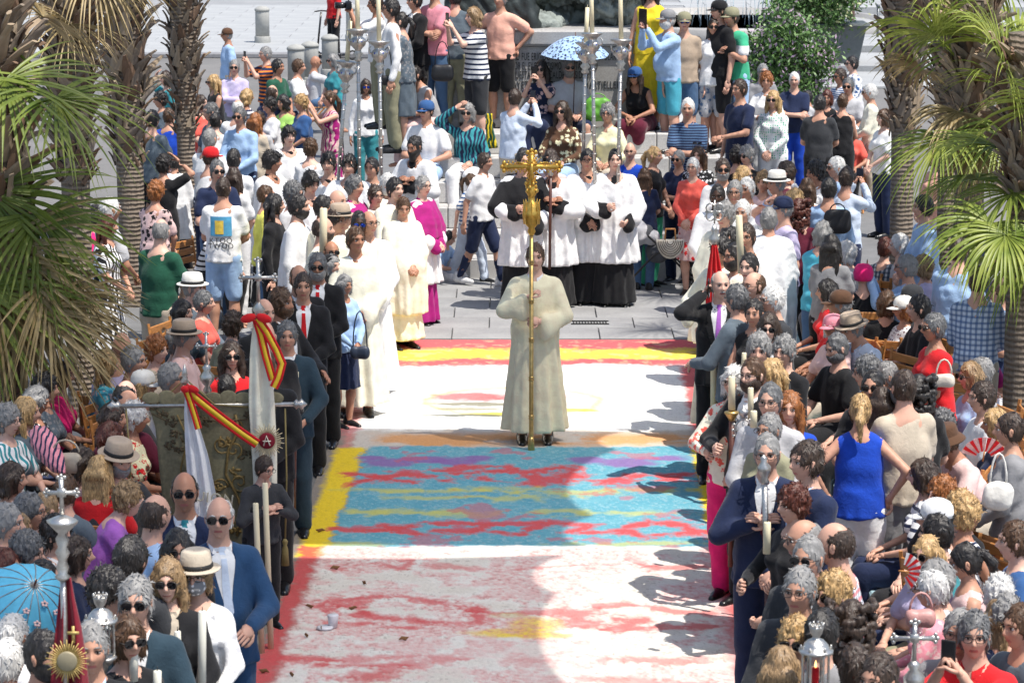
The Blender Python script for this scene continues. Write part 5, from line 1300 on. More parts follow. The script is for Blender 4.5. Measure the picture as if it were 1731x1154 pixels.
b=MB(); b.box((cxm,PY-Y0+1.0,z0+.06),(wm+.10,2.10,.12),bev=.02); b.obj('plinth_base',M_MARB,MON,False)
# bronze / rock group on top
M_ROCK=mat('weathered_bronze',(.22,.25,.235),.7,metal=.15,var=.45,scale=7,bump=.8,bscale=9,bdist=.05); M_BRZ=mat('dark_bronze',(.045,.055,.055),.5,metal=.5,var=.3,bump=.5)
s=SDF((-1.3,-.9,-.1),(1.35,.9,1.5),.035); rr=np.random.default_rng(4)
for q in range(34):
    a=rr.uniform(-1.1,1.1); s.ell((a,rr.uniform(-.6,.6),rr.uniform(0,.9)*(1-abs(a)*.4)),(rr.uniform(.2,.45),rr.uniform(.2,.4),rr.uniform(.12,.38)),.05)
V,Q=s.mesh(); V=wrinkle(V,Q,.07,3); V=V+normals(V,Q)*(.02*np.sin(V@np.array([31.,17,44])+3*np.sin(V@np.array([9.,14,7.]))))[:,None]
me=mesh_np('bronze_rock',V,[Q]); me.materials.append(M_ROCK); o=bpy.data.objects.new('bronze_rock',me); COL.objects.link(o); o.parent=MON; o.location=(cxm+.1,PY-Y0+1,zt)
s=SDF((-.7,-.6,-.1),(.7,.5,1.6),.035)
for q in range(16): a=rr.uniform(-.4,.4); s.cap((a,rr.uniform(-.3,.1),1.5),(a+rr.uniform(-.3,.3),-.35,.0),.14,.09,.06)
V,Q=s.mesh(); V=wrinkle(V,Q,.03,8); me=mesh_np('bronze_drapery',V,[Q]); me.materials.append(M_BRZ); o=bpy.data.objects.new('bronze_drapery',me); COL.objects.link(o); o.parent=MON; o.location=(cxm-.75,PY-Y0+.55,zt)
M_INK=mat('dark_lettering',(.03,.03,.03),.6)
def text(name,txt,size,loc,rot,m,parent=None,align='CENTER',ext=.006,world=None,sx=1.):
    cu=bpy.data.curves.new(name,'FONT'); cu.body=txt; cu.size=size*1.25; cu.extrude=ext; cu.align_x=align; cu.space_character=1.12
    t_=bpy.data.objects.new(name,cu); COL.objects.link(t_); bpy.context.view_layer.update(); me=bpy.data.meshes.new_from_object(t_); bpy.data.objects.remove(t_); me.materials.clear(); me.materials.append(m)
    o=bpy.data.objects.new(name,me); COL.objects.link(o); o.parent=parent; o.location=loc; o.rotation_euler=rot; o.scale=(sx,1,1); return o
for t_,py_,xa,xb in(("ESTE MONUMENTO FUE ERIGIDO POR SUSCRIPCION POPULAR",97,806,1041),("POR EL EXCELENTISIMO AYUNTAMIENTO",113,866,1010),("A PROPUESTA DEL ALCALDE PRESIDENTE",128,842,1005),("EXCMO.SR.D.CAYETANO DEL TORO QUARTIELLER",145,792,1048)):
    A=AT(xa,py_+5,PY-.004); B_=AT(xb,py_+5,PY-.004); o=text('inscription',t_,.105,(0,0,0),(PI/2,0,0),M_INK,MON)
    wd=o.dimensions.x or 1; xs=[v.co.x for v in o.data.vertices]; wd=max(xs)-min(xs); o.scale=((B_.x-A.x)/wd,1,1); o.location=((A.x+B_.x)/2,PY-Y0-.004,A.z)
# ------------------------------------------------------------------ street furniture
M_BOL=mat('bollard_stone',(.34,.34,.32),.85,bump=.4)
def bollard(px,pyb,label,h=.86):
    P=G(px,pyb); e=empty('stone_bollard',P,label,'bollard','stone bollards on the far plaza')
    b=MB(); b.lathe([(.185,0),(.19,.02),(.19,.17),(.18,.19)],seg=20); b.obj('base',M_BOL,e); b=MB(); b.lathe([(.165,.18),(.165,h-.10),(.15,h-.07)],seg=20); b.obj('shaft',M_BOL,e)
    b=MB(); b.lathe([(.178,h-.08),(.180,h-.045),(.16,h-.015),(.10,h+.02),(.02,h+.035)],seg=20); b.obj('cap',M_BOL,e)
bollard(444,75,'stone bollard standing alone at far left of the empty plaza'); bollard(597,72,'stone bollard right of the red shirted scooter rider'); bollard(558,132,'stone bollard just below the scooter rider\'s legs')
bollard(525,146,'middle bollard of the near three, between its two neighbours'); bollard(501,152,'nearest bollard, leftmost of the close group of three')
# planters with shrubs
def leaf_cloud(name,P,rad,n,mats,parent,seed=1,size=.05):
    r=np.random.default_rng(seed); V=[];Q=[];mi=[]
    cl=r.normal(size=(40,3)); cl/=np.linalg.norm(cl,axis=1,keepdims=True); cl*=r.uniform(.45,.95,(40,1))*np.array(rad)
    for i in range(n):
        c=cl[r.integers(40)]+r.normal(size=3)*.19*np.array(rad); 
        a=r.normal(size=3); a/=np.linalg.norm(a); b_=np.cross(a,r.normal(size=3)); b_/=np.linalg.norm(b_); s_=size*r.uniform(.6,1.3); k=len(V)
        V+= [c-a*s_,c+b_*s_*.42,c+a*s_,c-b_*s_*.42]; Q.append([k,k+1,k+2,k+3]); mi.append(r.choice(len(mats),p=[.5,.35,.15] if len(mats)==3 else None))
    me=mesh_np(name,np.array(V),[np.array(Q)],mi,False)
    for m in mats: me.materials.append(m)
    o=bpy.data.objects.new(name,me); COL.objects.link(o); o.parent=parent; o.location=P; return o
ML=[mat('leaf_a',(.06,.13,.03),.5),mat('leaf_b',(.10,.19,.05),.5),mat('leaf_y',(.42,.44,.24),.6)]; ML2=[mat('leaf_c',(.085,.17,.045),.5),mat('leaf_d',(.14,.25,.07),.5),mat('blossom',(.42,.30,.40),.6)]
M_PL=mat('planter_grey',(.10,.115,.12),.6,bump=.2)
P=G(1418,118); e=empty('planter',P,'large tapered grey planter with a clipped shrub of pale blossom','planter'); b=MB()
b.lathe([(.50,0),(.62,.25),(.82,1.05),(.88,1.12),(.84,1.14),(.80,1.10)],seg=4,M=Matrix.Rotation(PI/4,3,'Z')); b.obj('box',M_PL,e,False); b=MB(); b.lathe([(.92,1.08),(.94,1.12),(.92,1.16),(.80,1.16)],seg=4,M=Matrix.Rotation(PI/4,3,'Z')); b.obj('rim',M_PL,e,False); b=MB(); b.lathe([(.78,1.12),(.02,1.15)],seg=12); b.obj('soil',mat('soil',(.05,.035,.025),.9),e)
leaf_cloud('shrub',(-.55,-.1,1.95),(1.25,1.0,1.05),13000,ML,e,3,.06); e.scale=(.86,.86,.86)
P=G(1328,200); e=empty('flowering_bush',P,'rounded green bush with sparse pink flowers beside the planter','bush'); b=MB()
for k in range(6): a=k*1.05; b.tube([(0,0,0),(.15*math.cos(a),.15*math.sin(a),.5),(.4*math.cos(a),.35*math.sin(a),1.1)],[.03,.022,.01],6)
b.obj('stems',mat('bark',(.12,.085,.06),.9),e); leaf_cloud('foliage',(0,0,1.02),(.80,.7,.92),14000,ML2,e,9,.05)
b=MB(); P=G(1440,60); b.lathe([(.11,0),(.08,.1),(.06,.2),(.055,4.2)],P,12); tag(b.obj('lamp_post',mat('rust_post',(.10,.05,.04),.5)),'dark reddish post behind the planter at top','post')
b=MB(); P=G(1483,82); b.tube([P,P+Vector((0,0,.95))],.03,8); b.ell(P+Vector((0,0,.97)),(.05,.05,.05)); tag(b.obj('thin_post',mat('grey_metal',(.14,.15,.16),.4,metal=.5)),'thin grey metal post on the low steps','post')
# fountain behind the monument
M_WAT=bpy.data.materials.new('fountain_water'); M_WAT.use_nodes=True; n,l=nodes_of(M_WAT); bs=n['Principled BSDF']; bs.inputs['Base Color'].default_value=(.20,.36,.42,1); bs.inputs['Roughness'].default_value=.12; nf=noisetex(n,l,coord(n,l,(1,.35,1)),6,4); bumpn(n,l,bs,nf,.8,.1)
P=G(1235,62); b=MB(); b.lathe([(3.6,.0),(3.6,.28),(3.4,.30),(.1,.30)],P,40); wa=b.obj('fountain_pool',M_WAT); tag(wa,kind='structure')
fo=empty('fountain',P,'fountain with white water jets behind the monument at top','fountain'); b=MB(); b.lathe([(3.55,0),(3.85,0),(3.85,.42),(3.80,.46),(3.6,.46),(3.58,.3)],seg=48); b.obj('basin',M_MARB,fo)
M_JET=mat('water_spray',(.50,.60,.64),.3,bump=.3); rj=random.Random(3); b=MB()
for k in range(34):
    a=rj.uniform(0,6.28); R0=rj.uniform(.3,3.1); h=rj.uniform(.3,1.1); x,y=R0*math.cos(a),R0*math.sin(a); dx,dy=-x*.25,-y*.25; b.tube([(x+dx*t,y+dy*t,.3+h*4*t*(1-t)) for t in [i/7 for i in range(8)]],[.007+.005*math.sin(i*2+k) for i in range(8)],5)
jets=b.obj('water_jets',M_JET,fo); jets['kind']='stuff'
# ------------------------------------------------------------------ light blue kerb blocks along the right hand seats
ke=empty('blue_kerb',(0,0,0),'low light blue painted kerb wall running past the right hand seats','kerb wall')
M_BLUEK=mat('blue_paint_worn',(.30,.44,.50),.6,var=.22,scale=5,bump=.3)
pts=[G(1338,560,.40),G(1380,690,.40),G(1432,850,.40),G(1478,980,.40),G(1535,1154,.40),G(1575,1270,.40)]
for a,b_ in zip(pts[:-1],pts[1:]):
    L=(b_-a).length; n=max(1,round(L/.75))
    for k in range(n):
        p0=a.lerp(b_,k/n); p1=a.lerp(b_,(k+1)/n); c=(p0+p1)/2; d=p1-p0; ang=math.atan2(d.y,d.x); b=MB(); b.box((c.x,c.y,.2),(d.length-.012,.11,.40),ang,bev=.012); b.obj('kerb_block',M_BLUEK,ke,False)
# ------------------------------------------------------------------ palms
M_TR=bpy.data.materials.new('palm_trunk'); M_TR.use_nodes=True; n,l=nodes_of(M_TR); bs=n['Principled BSDF']; v=coord(n,l,(1,1,1)); 
wv=n.new('ShaderNodeTexWave'); wv.bands_direction='Z'; wv.inputs['Scale'].default_value=6.5; wv.inputs['Distortion'].default_value=2.2; wv.inputs['Detail'].default_value=3; wv.inputs['Detail Scale'].default_value=2.5; l.new(v,wv.inputs['Vector'])
v2=coord(n,l,(1,1,.12)); nf=noisetex(n,l,v2,30,4); r=ramp(n,[(.05,(.055,.042,.032)),(.35,(.15,.115,.085)),(.9,(.25,.20,.155))]); mm=n.new('ShaderNodeMath'); mm.operation='MULTIPLY_ADD'; mm.inputs[1].default_value=.55; l.new(nf,mm.inputs[2]); l.new(wv.outputs['Fac'],mm.inputs[0]); sb=n.new('ShaderNodeMath'); sb.operation='SUBTRACT'; sb.inputs[1].default_value=.2; l.new(mm.outputs[0],sb.inputs[0]); l.new(sb.outputs[0],r.inputs[0]); l.new(r.outputs[0],bs.inputs['Base Color']); bs.inputs['Roughness'].default_value=.85; bumpn(n,l,bs,mm.outputs[0],.8,.03)
M_BOOT=[mat('leaf_base_grey',(.20,.16,.125),.85,var=.3,scale=9,bump=.5,vscale=(1,1,.2)),mat('leaf_base_brown',(.155,.095,.06),.8,var=.35,scale=9,bump=.5,vscale=(1,1,.2)),mat('leaf_base_tan',(.30,.23,.16),.85,var=.3,scale=9,bump=.5,vscale=(1,1,.2))]
def green(name,c,c2):
    m=bpy.data.materials.new(name); m.use_nodes=True; n,l=nodes_of(m); bs=n['Principled BSDF']; v=coord(n,l); nf=noisetex(n,l,v,3.2,4); r=ramp(n,[(.35,c),(.68,c2)]); l.new(nf,r.inputs[0]); l.new(r.outputs[0],bs.inputs['Base Color']); bs.inputs['Roughness'].default_value=.42; bs.inputs['Specular IOR Level'].default_value=.4
    out=n['Material Output']; tl=n.new('ShaderNodeBsdfTranslucent'); l.new(r.outputs[0],tl.inputs[0]); mx=n.new('ShaderNodeMixShader'); mx.inputs[0].default_value=.28; l.new(bs.outputs[0],mx.inputs[1]); l.new(tl.outputs[0],mx.inputs[2]); l.new(mx.outputs[0],out.inputs[0]); return m
M_FR=[green('frond_green',(.095,.145,.02),(.25,.30,.055)),green('frond_yellowgreen',(.15,.22,.03),(.38,.42,.09)),green('frond_straw',(.26,.19,.08),(.48,.37,.19))]
def frond(parent,base,out,petL,segL,mi,droop=.5,n=44,spread=125,seed=0,w=.021,lift=.25):
    """fan leaf: base point, outward direction (Vector), petiole length"""
    r=random.Random(seed); out=Vector(out).normalized(); pts=[Vector(base)]; d=out.copy()
    for i in range(6): d=(d+Vector((0,0,-.06*petL))).normalized(); pts.append(pts[-1]+d*petL/6)
    e=MB(); e.tube(pts,[.016,.014,.012,.011,.010,.009,.008],5,0,flat=.7)
    hub=pts[-1]; f=d; side=f.cross(Vector((0,0,1))); side=side.normalized() if side.length>.05 else Vector((1,0,0)); up=side.cross(f).normalized()
    tl=r.uniform(-.5,.5); side=(side*math.cos(tl)+up*math.sin(tl)).normalized(); up=side.cross(f).normalized()
    V=[];Q=[];K=9
    for i in range(n):
        a=math.radians(-spread+2*spread*i/(n-1)+r.uniform(-2.5,2.5)); L=segL*(.72+.28*math.cos(a*.6))*r.uniform(.88,1.08); d0=(f*math.cos(a)+side*math.sin(a)+up*(lift*(abs(math.sin(a)))+r.uniform(-.07,.07))).normalized(); p=hub.copy(); dr=droop*r.uniform(.6,1.5)
        jit=Vector((r.uniform(-1,1),r.uniform(-1,1),0))*.10
        for k in range(K):
            t=k/(K-1); d_=(d0+(Vector((0,0,-1))+jit)*dr*(t**1.6)*2.4).normalized(); ww=w*(1-(t-.35)**2*1.2)*(1-t**3*.95)*(.35+min(1,t*4)*.65); s_=d_.cross(up); s_=s_.normalized() if s_.length>.05 else side
            nn=s_.cross(d_).normalized(); b0=len(V); V+= [p-s_*ww*.5+nn*ww*.30,p,p+s_*ww*.5+nn*ww*.30]
            if k: Q+= [[b0-3,b0-2,b0+1,b0],[b0-2,b0-1,b0+2,b0+1]]
            p=p+d_*L/(K-1)
    e.add([tuple(v) for v in V],Q,(),0); o=e.obj('frond',M_FR[mi],parent); return o
BOOTS=[]
for k in range(6):
    r=random.Random(k); b=MB(); pts=[(0,0,-.05),(.0,.035,.05),(0,.075,.12),(0,.12+.03*r.random(),.16+.05*r.random())]; wds=[.085,.075,.045,.026*r.uniform(.6,1.5)]
    V=[]
    for (x,y,z),w_ in zip(pts,wds): V+= [(-w_,y-.004,z),(-w_*.4,y+.013,z),(w_*.4,y+.013,z),(w_,y-.004,z),(w_*.5,y-.02,z),(-w_*.5,y-.02,z)]
    Q=[[i*6+j,i*6+(j+1)%6,(i+1)*6+(j+1)%6,(i+1)*6+j] for i in range(3) for j in range(6)]; Q=[q[::-1] for q in Q]; b.add(V,Q+[[18,19,20,21],[18,21,22,23]]); me=b.mesh('leaf_base',False); me.materials.append(M_BOOT[k%3]); BOOTS.append(me)
def palm(px,pyb,r0,H,label,lean=(0,0),boots=None,crown=None,rb=1.7,seed=0,neck=None,band=None):
    P=G(px,pyb); e=empty('palm_tree',P,label,'palm tree'); r=random.Random(seed); b=MB()
    ax=lambda z: Vector((lean[0]*z,lean[1]*z,z)); zs=[-.1,0,.15,.5]+[.5+(H-.5)*i/10 for i in range(1,11)]
    def rad(z):
        base=r0*(1.18 if z<.1 else 1.05 if z<.3 else 1.0)
        if boots and z>boots[0]: base*=1+(rb-1)*min(1,(z-boots[0])/1.2)*.6
        return base
    b.tube([ax(z) for z in zs],[rad(z) for z in zs],22,up=(0,1,0)); b.obj('trunk',M_TR,e)
    if boots:
        z=boots[0]; a=0; cnt=0
        while z<min(boots[1],H+.1) and cnt<290:
            a+=2.399; z+=(min(boots[1],H)-boots[0])/286; R=rad(z)*.93+.02; p=ax(z)+Vector((math.sin(a)*R,math.cos(a)*R,0)); o=bpy.data.objects.new('leaf_base',BOOTS[r.randrange(6)]); COL.objects.link(o); o.parent=e; o.location=p
            gr_=min(1,(z-boots[0])/.8); o.rotation_euler=(r.uniform(-.45,.45)-.1*gr_,r.uniform(-.8,.8),-a+r.uniform(-.4,.4)); k=(.62+.4*gr_)*r.uniform(.6,1.3)*r0/.17; o.scale=(k*.8,k*1.05,k*1.25); cnt+=1
    if crown:
        zc,n_,pet,seg,kinds,spn=crown; top=ax(zc)
        for i in range(n_):
            a=i*2.399+r.uniform(-.2,.2); u=i/n_; el=math.radians(75-130*u+r.uniform(-8,8)); d=Vector((math.cos(el)*math.cos(a),math.cos(el)*math.sin(a),math.sin(el)))
            mi=0 if u<.55 else (1 if u<.8 else kinds); frond(e,top+Vector((0,0,.35*(1-u)))+d*r0,d,pet*r.uniform(.85,1.1),seg*r.uniform(.9,1.1),mi,.35+.35*u,34,115,seed*100+i)
    return e,ax
p1,_=palm(228,515,.145,4.9,'palm trunk with shaggy leaf bases, left of the two at upper left',(-.012,.0),(1.55,4.9),(5.1,16,.8,.85,2,0),1.35,1)
p2,_=palm(318,452,.105,5.2,'slimmer palm right of the shaggy one, upper left, ringed lower trunk',(.004,0),(1.6,5.2),(5.4,14,.8,.85,2,0),2.0,2)
p3,_=palm(141,700,.125,4.3,'palm with smooth ringed grey trunk between seated crowd and fronds, left',(-.006,0),(2.1,4.3),(4.5,12,.8,.8,2,0),1.5,3)
p4,_=palm(12,880,.155,4.1,'nearest left palm whose green fans and dry skirt hang into view',(-.002,0),(1.4,4.1),None,1.6,4)
p5,_=palm(1521,520,.125,4.9,'leftmost palm on the right, rough dark upper trunk',(-.006,.0),(1.9,4.9),(5.1,14,.8,.85,2,0),2.0,5)
p6,_=palm(1597,600,.10,4.6,'slim palm just behind the broad trunk on the right',(-.010,0),(2.0,4.6),(4.8,12,.8,.8,2,0),2.1,6)
p7,_=palm(1628,668,.135,3.9,'palm with split brown crown base and fronds fanning left, right side',(0,0),(2.15,3.6),None,1.35,7)
p8,_=palm(1722,812,.15,3.6,'nearest right palm at the frame edge, reddish brown trunk',(0,0),(2.3,3.4),None,1.5,8)
def hub(parent,px,py,Y,base_px,base_py,segL,mi,droop,n=46,spread=125,seed=0,w=.022,lift=.25,dy=0,dir=None):
    """a frond whose hub shows at px,py; petiole starts at base pixel on the crown"""
    Pp=parent.location; H_=AT(px,py,Y+dy)-Pp; B_=AT(base_px,base_py,Y)-Pp; d=(H_-B_); frond(parent,B_,d+Vector((0,0,.03)),d.length,segL,mi,droop,n,spread,seed,w,lift)
Y4=p4.location.y; Y7=p7.location.y; Y8=p8.location.y; Y3=p3.location.y
# left palm fans (near): hubs seen or implied by the blades
for i,(a,b_,c,d,L,mi,dr,dy,sp) in enumerate([
 (100,150,0,60,.95,0,.42,-.5,120),(-20,320,-60,120,1.15,0,.30,-.3,120),(30,335,-20,120,1.2,0,.34,.0,110),
 (75,20,-10,-30,.80,2,.5,.5,120),(-10,420,-50,220,1.15,2,.30,-.3,115),(30,440,-10,240,1.15,2,.26,.1,115),(60,455,10,260,1.05,2,.28,.3,110),(-40,480,-60,260,1.1,1,.35,-.5,110),(90,430,20,260,.95,2,.30,.2,100),
 (70,360,0,200,1.0,0,.40,-.15,100),(20,500,0,300,.95,2,.35,-.1,115),(-10,470,-60,300,1.15,2,.20,-.4,100),(45,490,0,300,1.1,2,.20,.2,90),(85,475,20,300,1.05,2,.22,-.2,80),(50,520,10,330,1.0,2,.25,-.3,110),(10,120,-50,40,1.0,0,.4,-.6,120)]):
    hub(p4,a,b_,Y4,c,d,L,mi,dr,36,sp,300+i,.029,.25,dy)
for i,(a,b_,c,d,L,mi,dr,dy,sp) in enumerate([(190,-30,150,-20,.75,2,.55,-.3,110),(120,40,140,20,.7,2,.6,-.4,110)]): hub(p3,a,b_,Y3,c,d,L,mi,dr,34,sp,350+i,.018,.25,dy)
for i,(a,b_,c,d,L,mi,dr,dy,sp) in enumerate([
 (1592,228,1640,170,.84,1,.62,-.5,120),(1655,90,1640,150,.85,1,.5,.3,120),(1700,150,1650,160,.9,1,.5,-.3,125),(1600,20,1640,110,.9,1,.5,.2,120),(1720,60,1650,120,.95,1,.5,.4,120),(1560,110,1635,140,.55,2,.6,.5,90),(1680,-20,1640,80,.95,1,.5,-.2,120),(1725,230,1660,190,.8,1,.6,-.4,120),(1620,190,1638,160,.6,2,.75,-.3,80),(1690,70,1650,130,.95,1,.55,-.5,125),(1705,205,1655,170,.9,1,.6,-.5,120),(1585,60,1635,120,.8,1,.55,-.2,110),(1655,250,1645,190,.6,2,.8,-.45,100)]):
    hub(p7,a,b_,Y7,c,d,L,mi,dr,46,sp,400+i,.027,.25,dy)
for i,(a,b_,c,d,L,mi,dr,dy,sp) in enumerate([
 (1672,372,1735,330,.70,1,.75,-.4,125),(1700,385,1740,330,.72,1,.9,-.6,115),(1690,250,1740,280,.8,1,.55,.3,120),(1770,300,1745,300,.9,1,.6,.2,120),(1650,300,1735,300,.6,1,.7,.3,110),(1740,420,1745,340,.7,1,.8,-.3,120),(1700,120,1740,240,.9,1,.5,.0,120),(1780,180,1745,260,.9,1,.5,-.3,120),(1715,330,1742,310,.75,0,.6,-.1,120)]):
    hub(p8,a,b_,Y8,c,d,L,mi,dr,46,sp,500+i,.028,.25,dy)
# low wispy outer crowns above the right hand road edge: they dapple the road
# ------------------------------------------------------------------ folding chair
M_WOOD=mat('varnished_wood',(.46,.20,.06),.4,var=.25,scale=8,vscale=(1,6,6),bump=.15)
def make_chair():
    e=empty('folding_chair',(0,0,0),'x','chair')
    for k in range(5): b=MB(); b.box((0,-.17+k*.085,.445),(.40,.072,.018),bev=.005); b.obj('seat_slat',M_WOOD,e,False)
    for k in range(3): b=MB(); b.box((0,.262+k*.012,.66+k*.085),(.40,.016,.070),bev=.005); b.obj('back_slat',M_WOOD,e,False)
    for s in(1,-1):
        b=MB(); b.tube([(s*.205,-.19,0),(s*.205,.24,.55),(s*.205,.29,.90)],.015,4); b.obj('leg',M_WOOD,e,False)
        b=MB(); b.tube([(s*.185,.24,0),(s*.185,-.17,.435)],.014,4); b.obj('leg',M_WOOD,e,False)
    return e
CHAIR=make_chair(); CH_USED=[False]
def chair(loc,rz,label):
    o=CHAIR if not CH_USED[0] else copy_tree(CHAIR); CH_USED[0]=True; o.location=loc; o.rotation_euler=(0,0,rz); o['label']=label; o['group']='folding chairs under the seated crowd'; return o
# ------------------------------------------------------------------ the people, from the table
HAIRN=dict(crop='cropped',short='short',wavy='wavy',youth='tousled',back='swept back',bob='bobbed',long='long',longcurl='long wavy',pony='ponytailed',bun='pinned up',curly='curly',mass='huge curly',afro='afro')
PATN=dict(hs='striped',vs='striped',fine='striped',fl='floral',pa='patterned',dt='dotted',ck='checked',zg='swirl print',bk='banded')
TOPN=dict(tee='shirt',polo='polo',shirt='shirt',long='top',slv='sleeveless top',suit='suit',robe='robe',chas='vestment',surp='surplice',mozz='cape',bcape='cape')
ZTOP=1.735
def cn(c): return CNAME.get(c,c)
def auto_label(sex,pose,hair,top,note):
    who=dict(m='man',f='woman',b='boy',g='girl')[sex]; t=top.split('/'); c=t[1].split('*') if len(t)>1 and t[1]!='-' else (['magenta'] if t[0]=='mozz' else ['black'] if t[0]=='bcape' else ['white']); col=cn(c[0])
    pt=(PATN.get(c[1],'')+' ') if len(c)>1 else ''
    low=note.lower(); bits=[]
    s=('seated ' if pose[0]=='s' and pose!='st' else '')+who
    words=note.split(); 
    desc=f"in {col} {pt}{TOPN[t[0]]}"
    s=f"{s} {desc}, {note}"
    w=s.split()
    while len(w)>16:  # shorten the clothing words first
        if 'patterned ' in s or pt and pt in s: s=s.replace(pt,'',1); pt='\0'
        else: w=w[:16]; s=' '.join(w); break
        w=s.split()
    return s
REC={}; CHN=[0]
for ln in PEOPLE.strip().splitlines():
    if ln.startswith('#'): GRP=ln.replace('#','').replace('-','').strip(); continue
    if not ln.strip(): continue
    a,note=[q.strip() for q in ln.split('|')]
    if note=='-': continue
    k=a.split(); px_,py_=float(k[0]),float(k[1]); sex,pose,yaw,hy,hair,top=k[2],k[3],float(k[4]),float(k[5]),k[6],k[7]
    rest=k[8:]; bot='-'; ex=[]
    for i,q in enumerate(rest):
        if i==0 and ('/' in q or q=='-'): bot=q
        elif q!='-': ex.append(q)
    exd={e.split(':')[0]:(e.split(':')[1] if ':' in e else None) for e in ex}
    z0=float(exd['z']) if 'z' in exd else 0.; J=skel(pose,sex); r=random.Random(hash_(a))
    hz=J['head'].z+.124; sc={'m':1.0,'f':.945,'b':.80,'g':.76}[sex]*r.uniform(.985,1.015)
    if 'hat' in exd or 'cap' in exd or 'straw' in exd: hz+=.015
    hoff=Matrix.Rotation(math.radians(yaw),3,'Z')@Vector((J['head'].x,J['head'].y,0))
    if 'z' in exd:    # on the monument's steps: find the step whose height fits
        best=None
        for i in range(0,7):
            Yl=Y0+TRD*i+(.10 if J['seated'] else -.12 if i==0 else .18); zz=RS*i-(.45*sc if J['seated'] else 0)
            T_=AT(px_,py_,Yl+hoff.y); s_=(T_.z-zz)/hz; e_=abs(math.log(max(s_,.1)/sc))
            if best is None or e_<best[0]: best=(e_,i,s_,zz,T_)
        e_,i,s_,z0,P=best; s0=sc; sc=min(max(s_,sc*.86),sc*1.12); z0=(RS*i-.45*sc) if J['seated'] else RS*i
    elif 'f' in exd:
        F=G(px_,float(exd['f']),z0)   # depth from where the feet stand
        top_=AT(px_,py_,F.y+hoff.y); sc=(top_.z-z0)/hz; sc=min(max(sc,.62),1.10); P=AT(px_,py_,F.y+hoff.y*sc)
        P=G(px_,py_,z0+hz*sc) if abs(sc-(top_.z-z0)/hz)>1e-3 else P
    else: P=G(px_,py_,z0+hz*sc)
    loc=Vector((P.x-hoff.x*sc,P.y-hoff.y*sc,z0))
    lab=auto_label(sex,pose,hair,top,note)
    ex=[e for e in ex if e.split(':')[0] not in('f','z')]
    root,J=build_person(sex,pose,yaw,hy,hair,top,bot,ex,loc,lab,sc,group=GRP)
    REC[(int(px_),int(py_))]=(root,J,sc,yaw,pose,exd)
    if J['seated'] and z0==0: chair(loc+Vector((0,0,.0)),math.radians(yaw),('slatted wooden folding chair holding the '+' '.join(lab.replace('seated ','').split()[:10])).rstrip(','))
def W(key,v):
    root,J,sc,yaw,pose,exd=REC[key]; v=Vector(v)*sc; return Matrix.Rotation(math.radians(yaw),3,'Z')@v+root.location
def hand(key,i,dz=0):
    J=REC[key][1]; sh,e,wr=J['arm'][i]; M=arm_hand(J,REC[key][4],i); p=M@Vector((0,-.030,-.095)); return W(key,p+Vector((0,0,dz)))
# ------------------------------------------------------------------ held and carried things
M_GOLD=mat('gilt_metal',(.78,.47,.10),.30,metal=.85,var=.2,scale=30,bump=.3); M_BRASS=mat('brass_pole',(.55,.38,.14),.35,metal=.8,var=.25,scale=20); M_SILV=mat('silver_metal',(.50,.485,.46),.33,metal=.85,var=.2,scale=30,bump=.3)
M_WAX=mat('candle_wax',(.74,.66,.45),.45,var=.06); M_WAXW=mat('white_wax',(.76,.74,.64),.45,var=.06); M_POLEB=mat('dark_wood_pole',(.085,.028,.018),.35,var=.25); M_WICK=mat('wick',(.02,.02,.02),.8)
M_PHONE=mat('phone_black',(.012,.012,.014),.2); M_SCR=mat('phone_glass',(.03,.04,.06),.08)
M_FLAME=bpy.data.materials.new('flame'); M_FLAME.use_nodes=True; q=M_FLAME.node_tree.nodes['Principled BSDF']; q.inputs['Emission Color'].default_value=(1,.55,.15,1); q.inputs['Emission Strength'].default_value=3
rnd=random.Random(5)
def seg(mb,a,b,r0,r1=None,n=8,m=0): mb.tube([a,b],[r0,r1 if r1 is not None else r0],n,m)
def turned(mb,a,b,prof,n=10,m=0,fl=None):
    """lathe profile (radius, t 0..1) along the segment a-b"""
    a,b=Vector(a),Vector(b); d=b-a; M=d.to_track_quat('Z','Y').to_matrix(); mb.lathe([(r,t*d.length) for r,t in prof],a,n,m,M,fl)
def cross_shape(mb,c,R,h,w_,th,r_end,n_orn=3,m=0):
    """ornate cross with lobed ends in the local XZ plane; c bottom of the upright; R 3x3"""
    c=Vector(c); V=lambda x,y,z: c+R@Vector((x,y,z)); zc=h*.62
    for a,b in((V(0,0,0),V(0,0,h)),(V(-w_,0,zc),V(w_,0,zc))): mb.tube([a,(a+b)/2,b],[th*1.25,th*.9,th*1.25],8,m)
    for p,dx,dz in((V(0,0,h),0,1),(V(-w_,0,zc),-1,0),(V(w_,0,zc),1,0)):
        mb.ell(p,(r_end*.8,r_end*.5,r_end*.8),8,6,m)
        for k in range(n_orn):
            a=(k-(n_orn-1)/2)*.95; u=Vector((dx*math.cos(a)-dz*math.sin(a),0,dz*math.cos(a)+dx*math.sin(a))); q=p+R@(u*r_end*1.1); mb.ell(q,(r_end*.55,r_end*.4,r_end*.55),7,5,m)
    mb.ell(V(0,0,zc),(th*2.6,th*1.5,th*2.6),10,7,m)
    for k in range(12):
        a=2*PI*k/12+.26; mb.tube([V(0,0,zc),V(math.cos(a)*w_*.55,0,zc+math.sin(a)*w_*.55)],[th*.35,th*.08],4,m)
I3=Matrix.Identity(3)
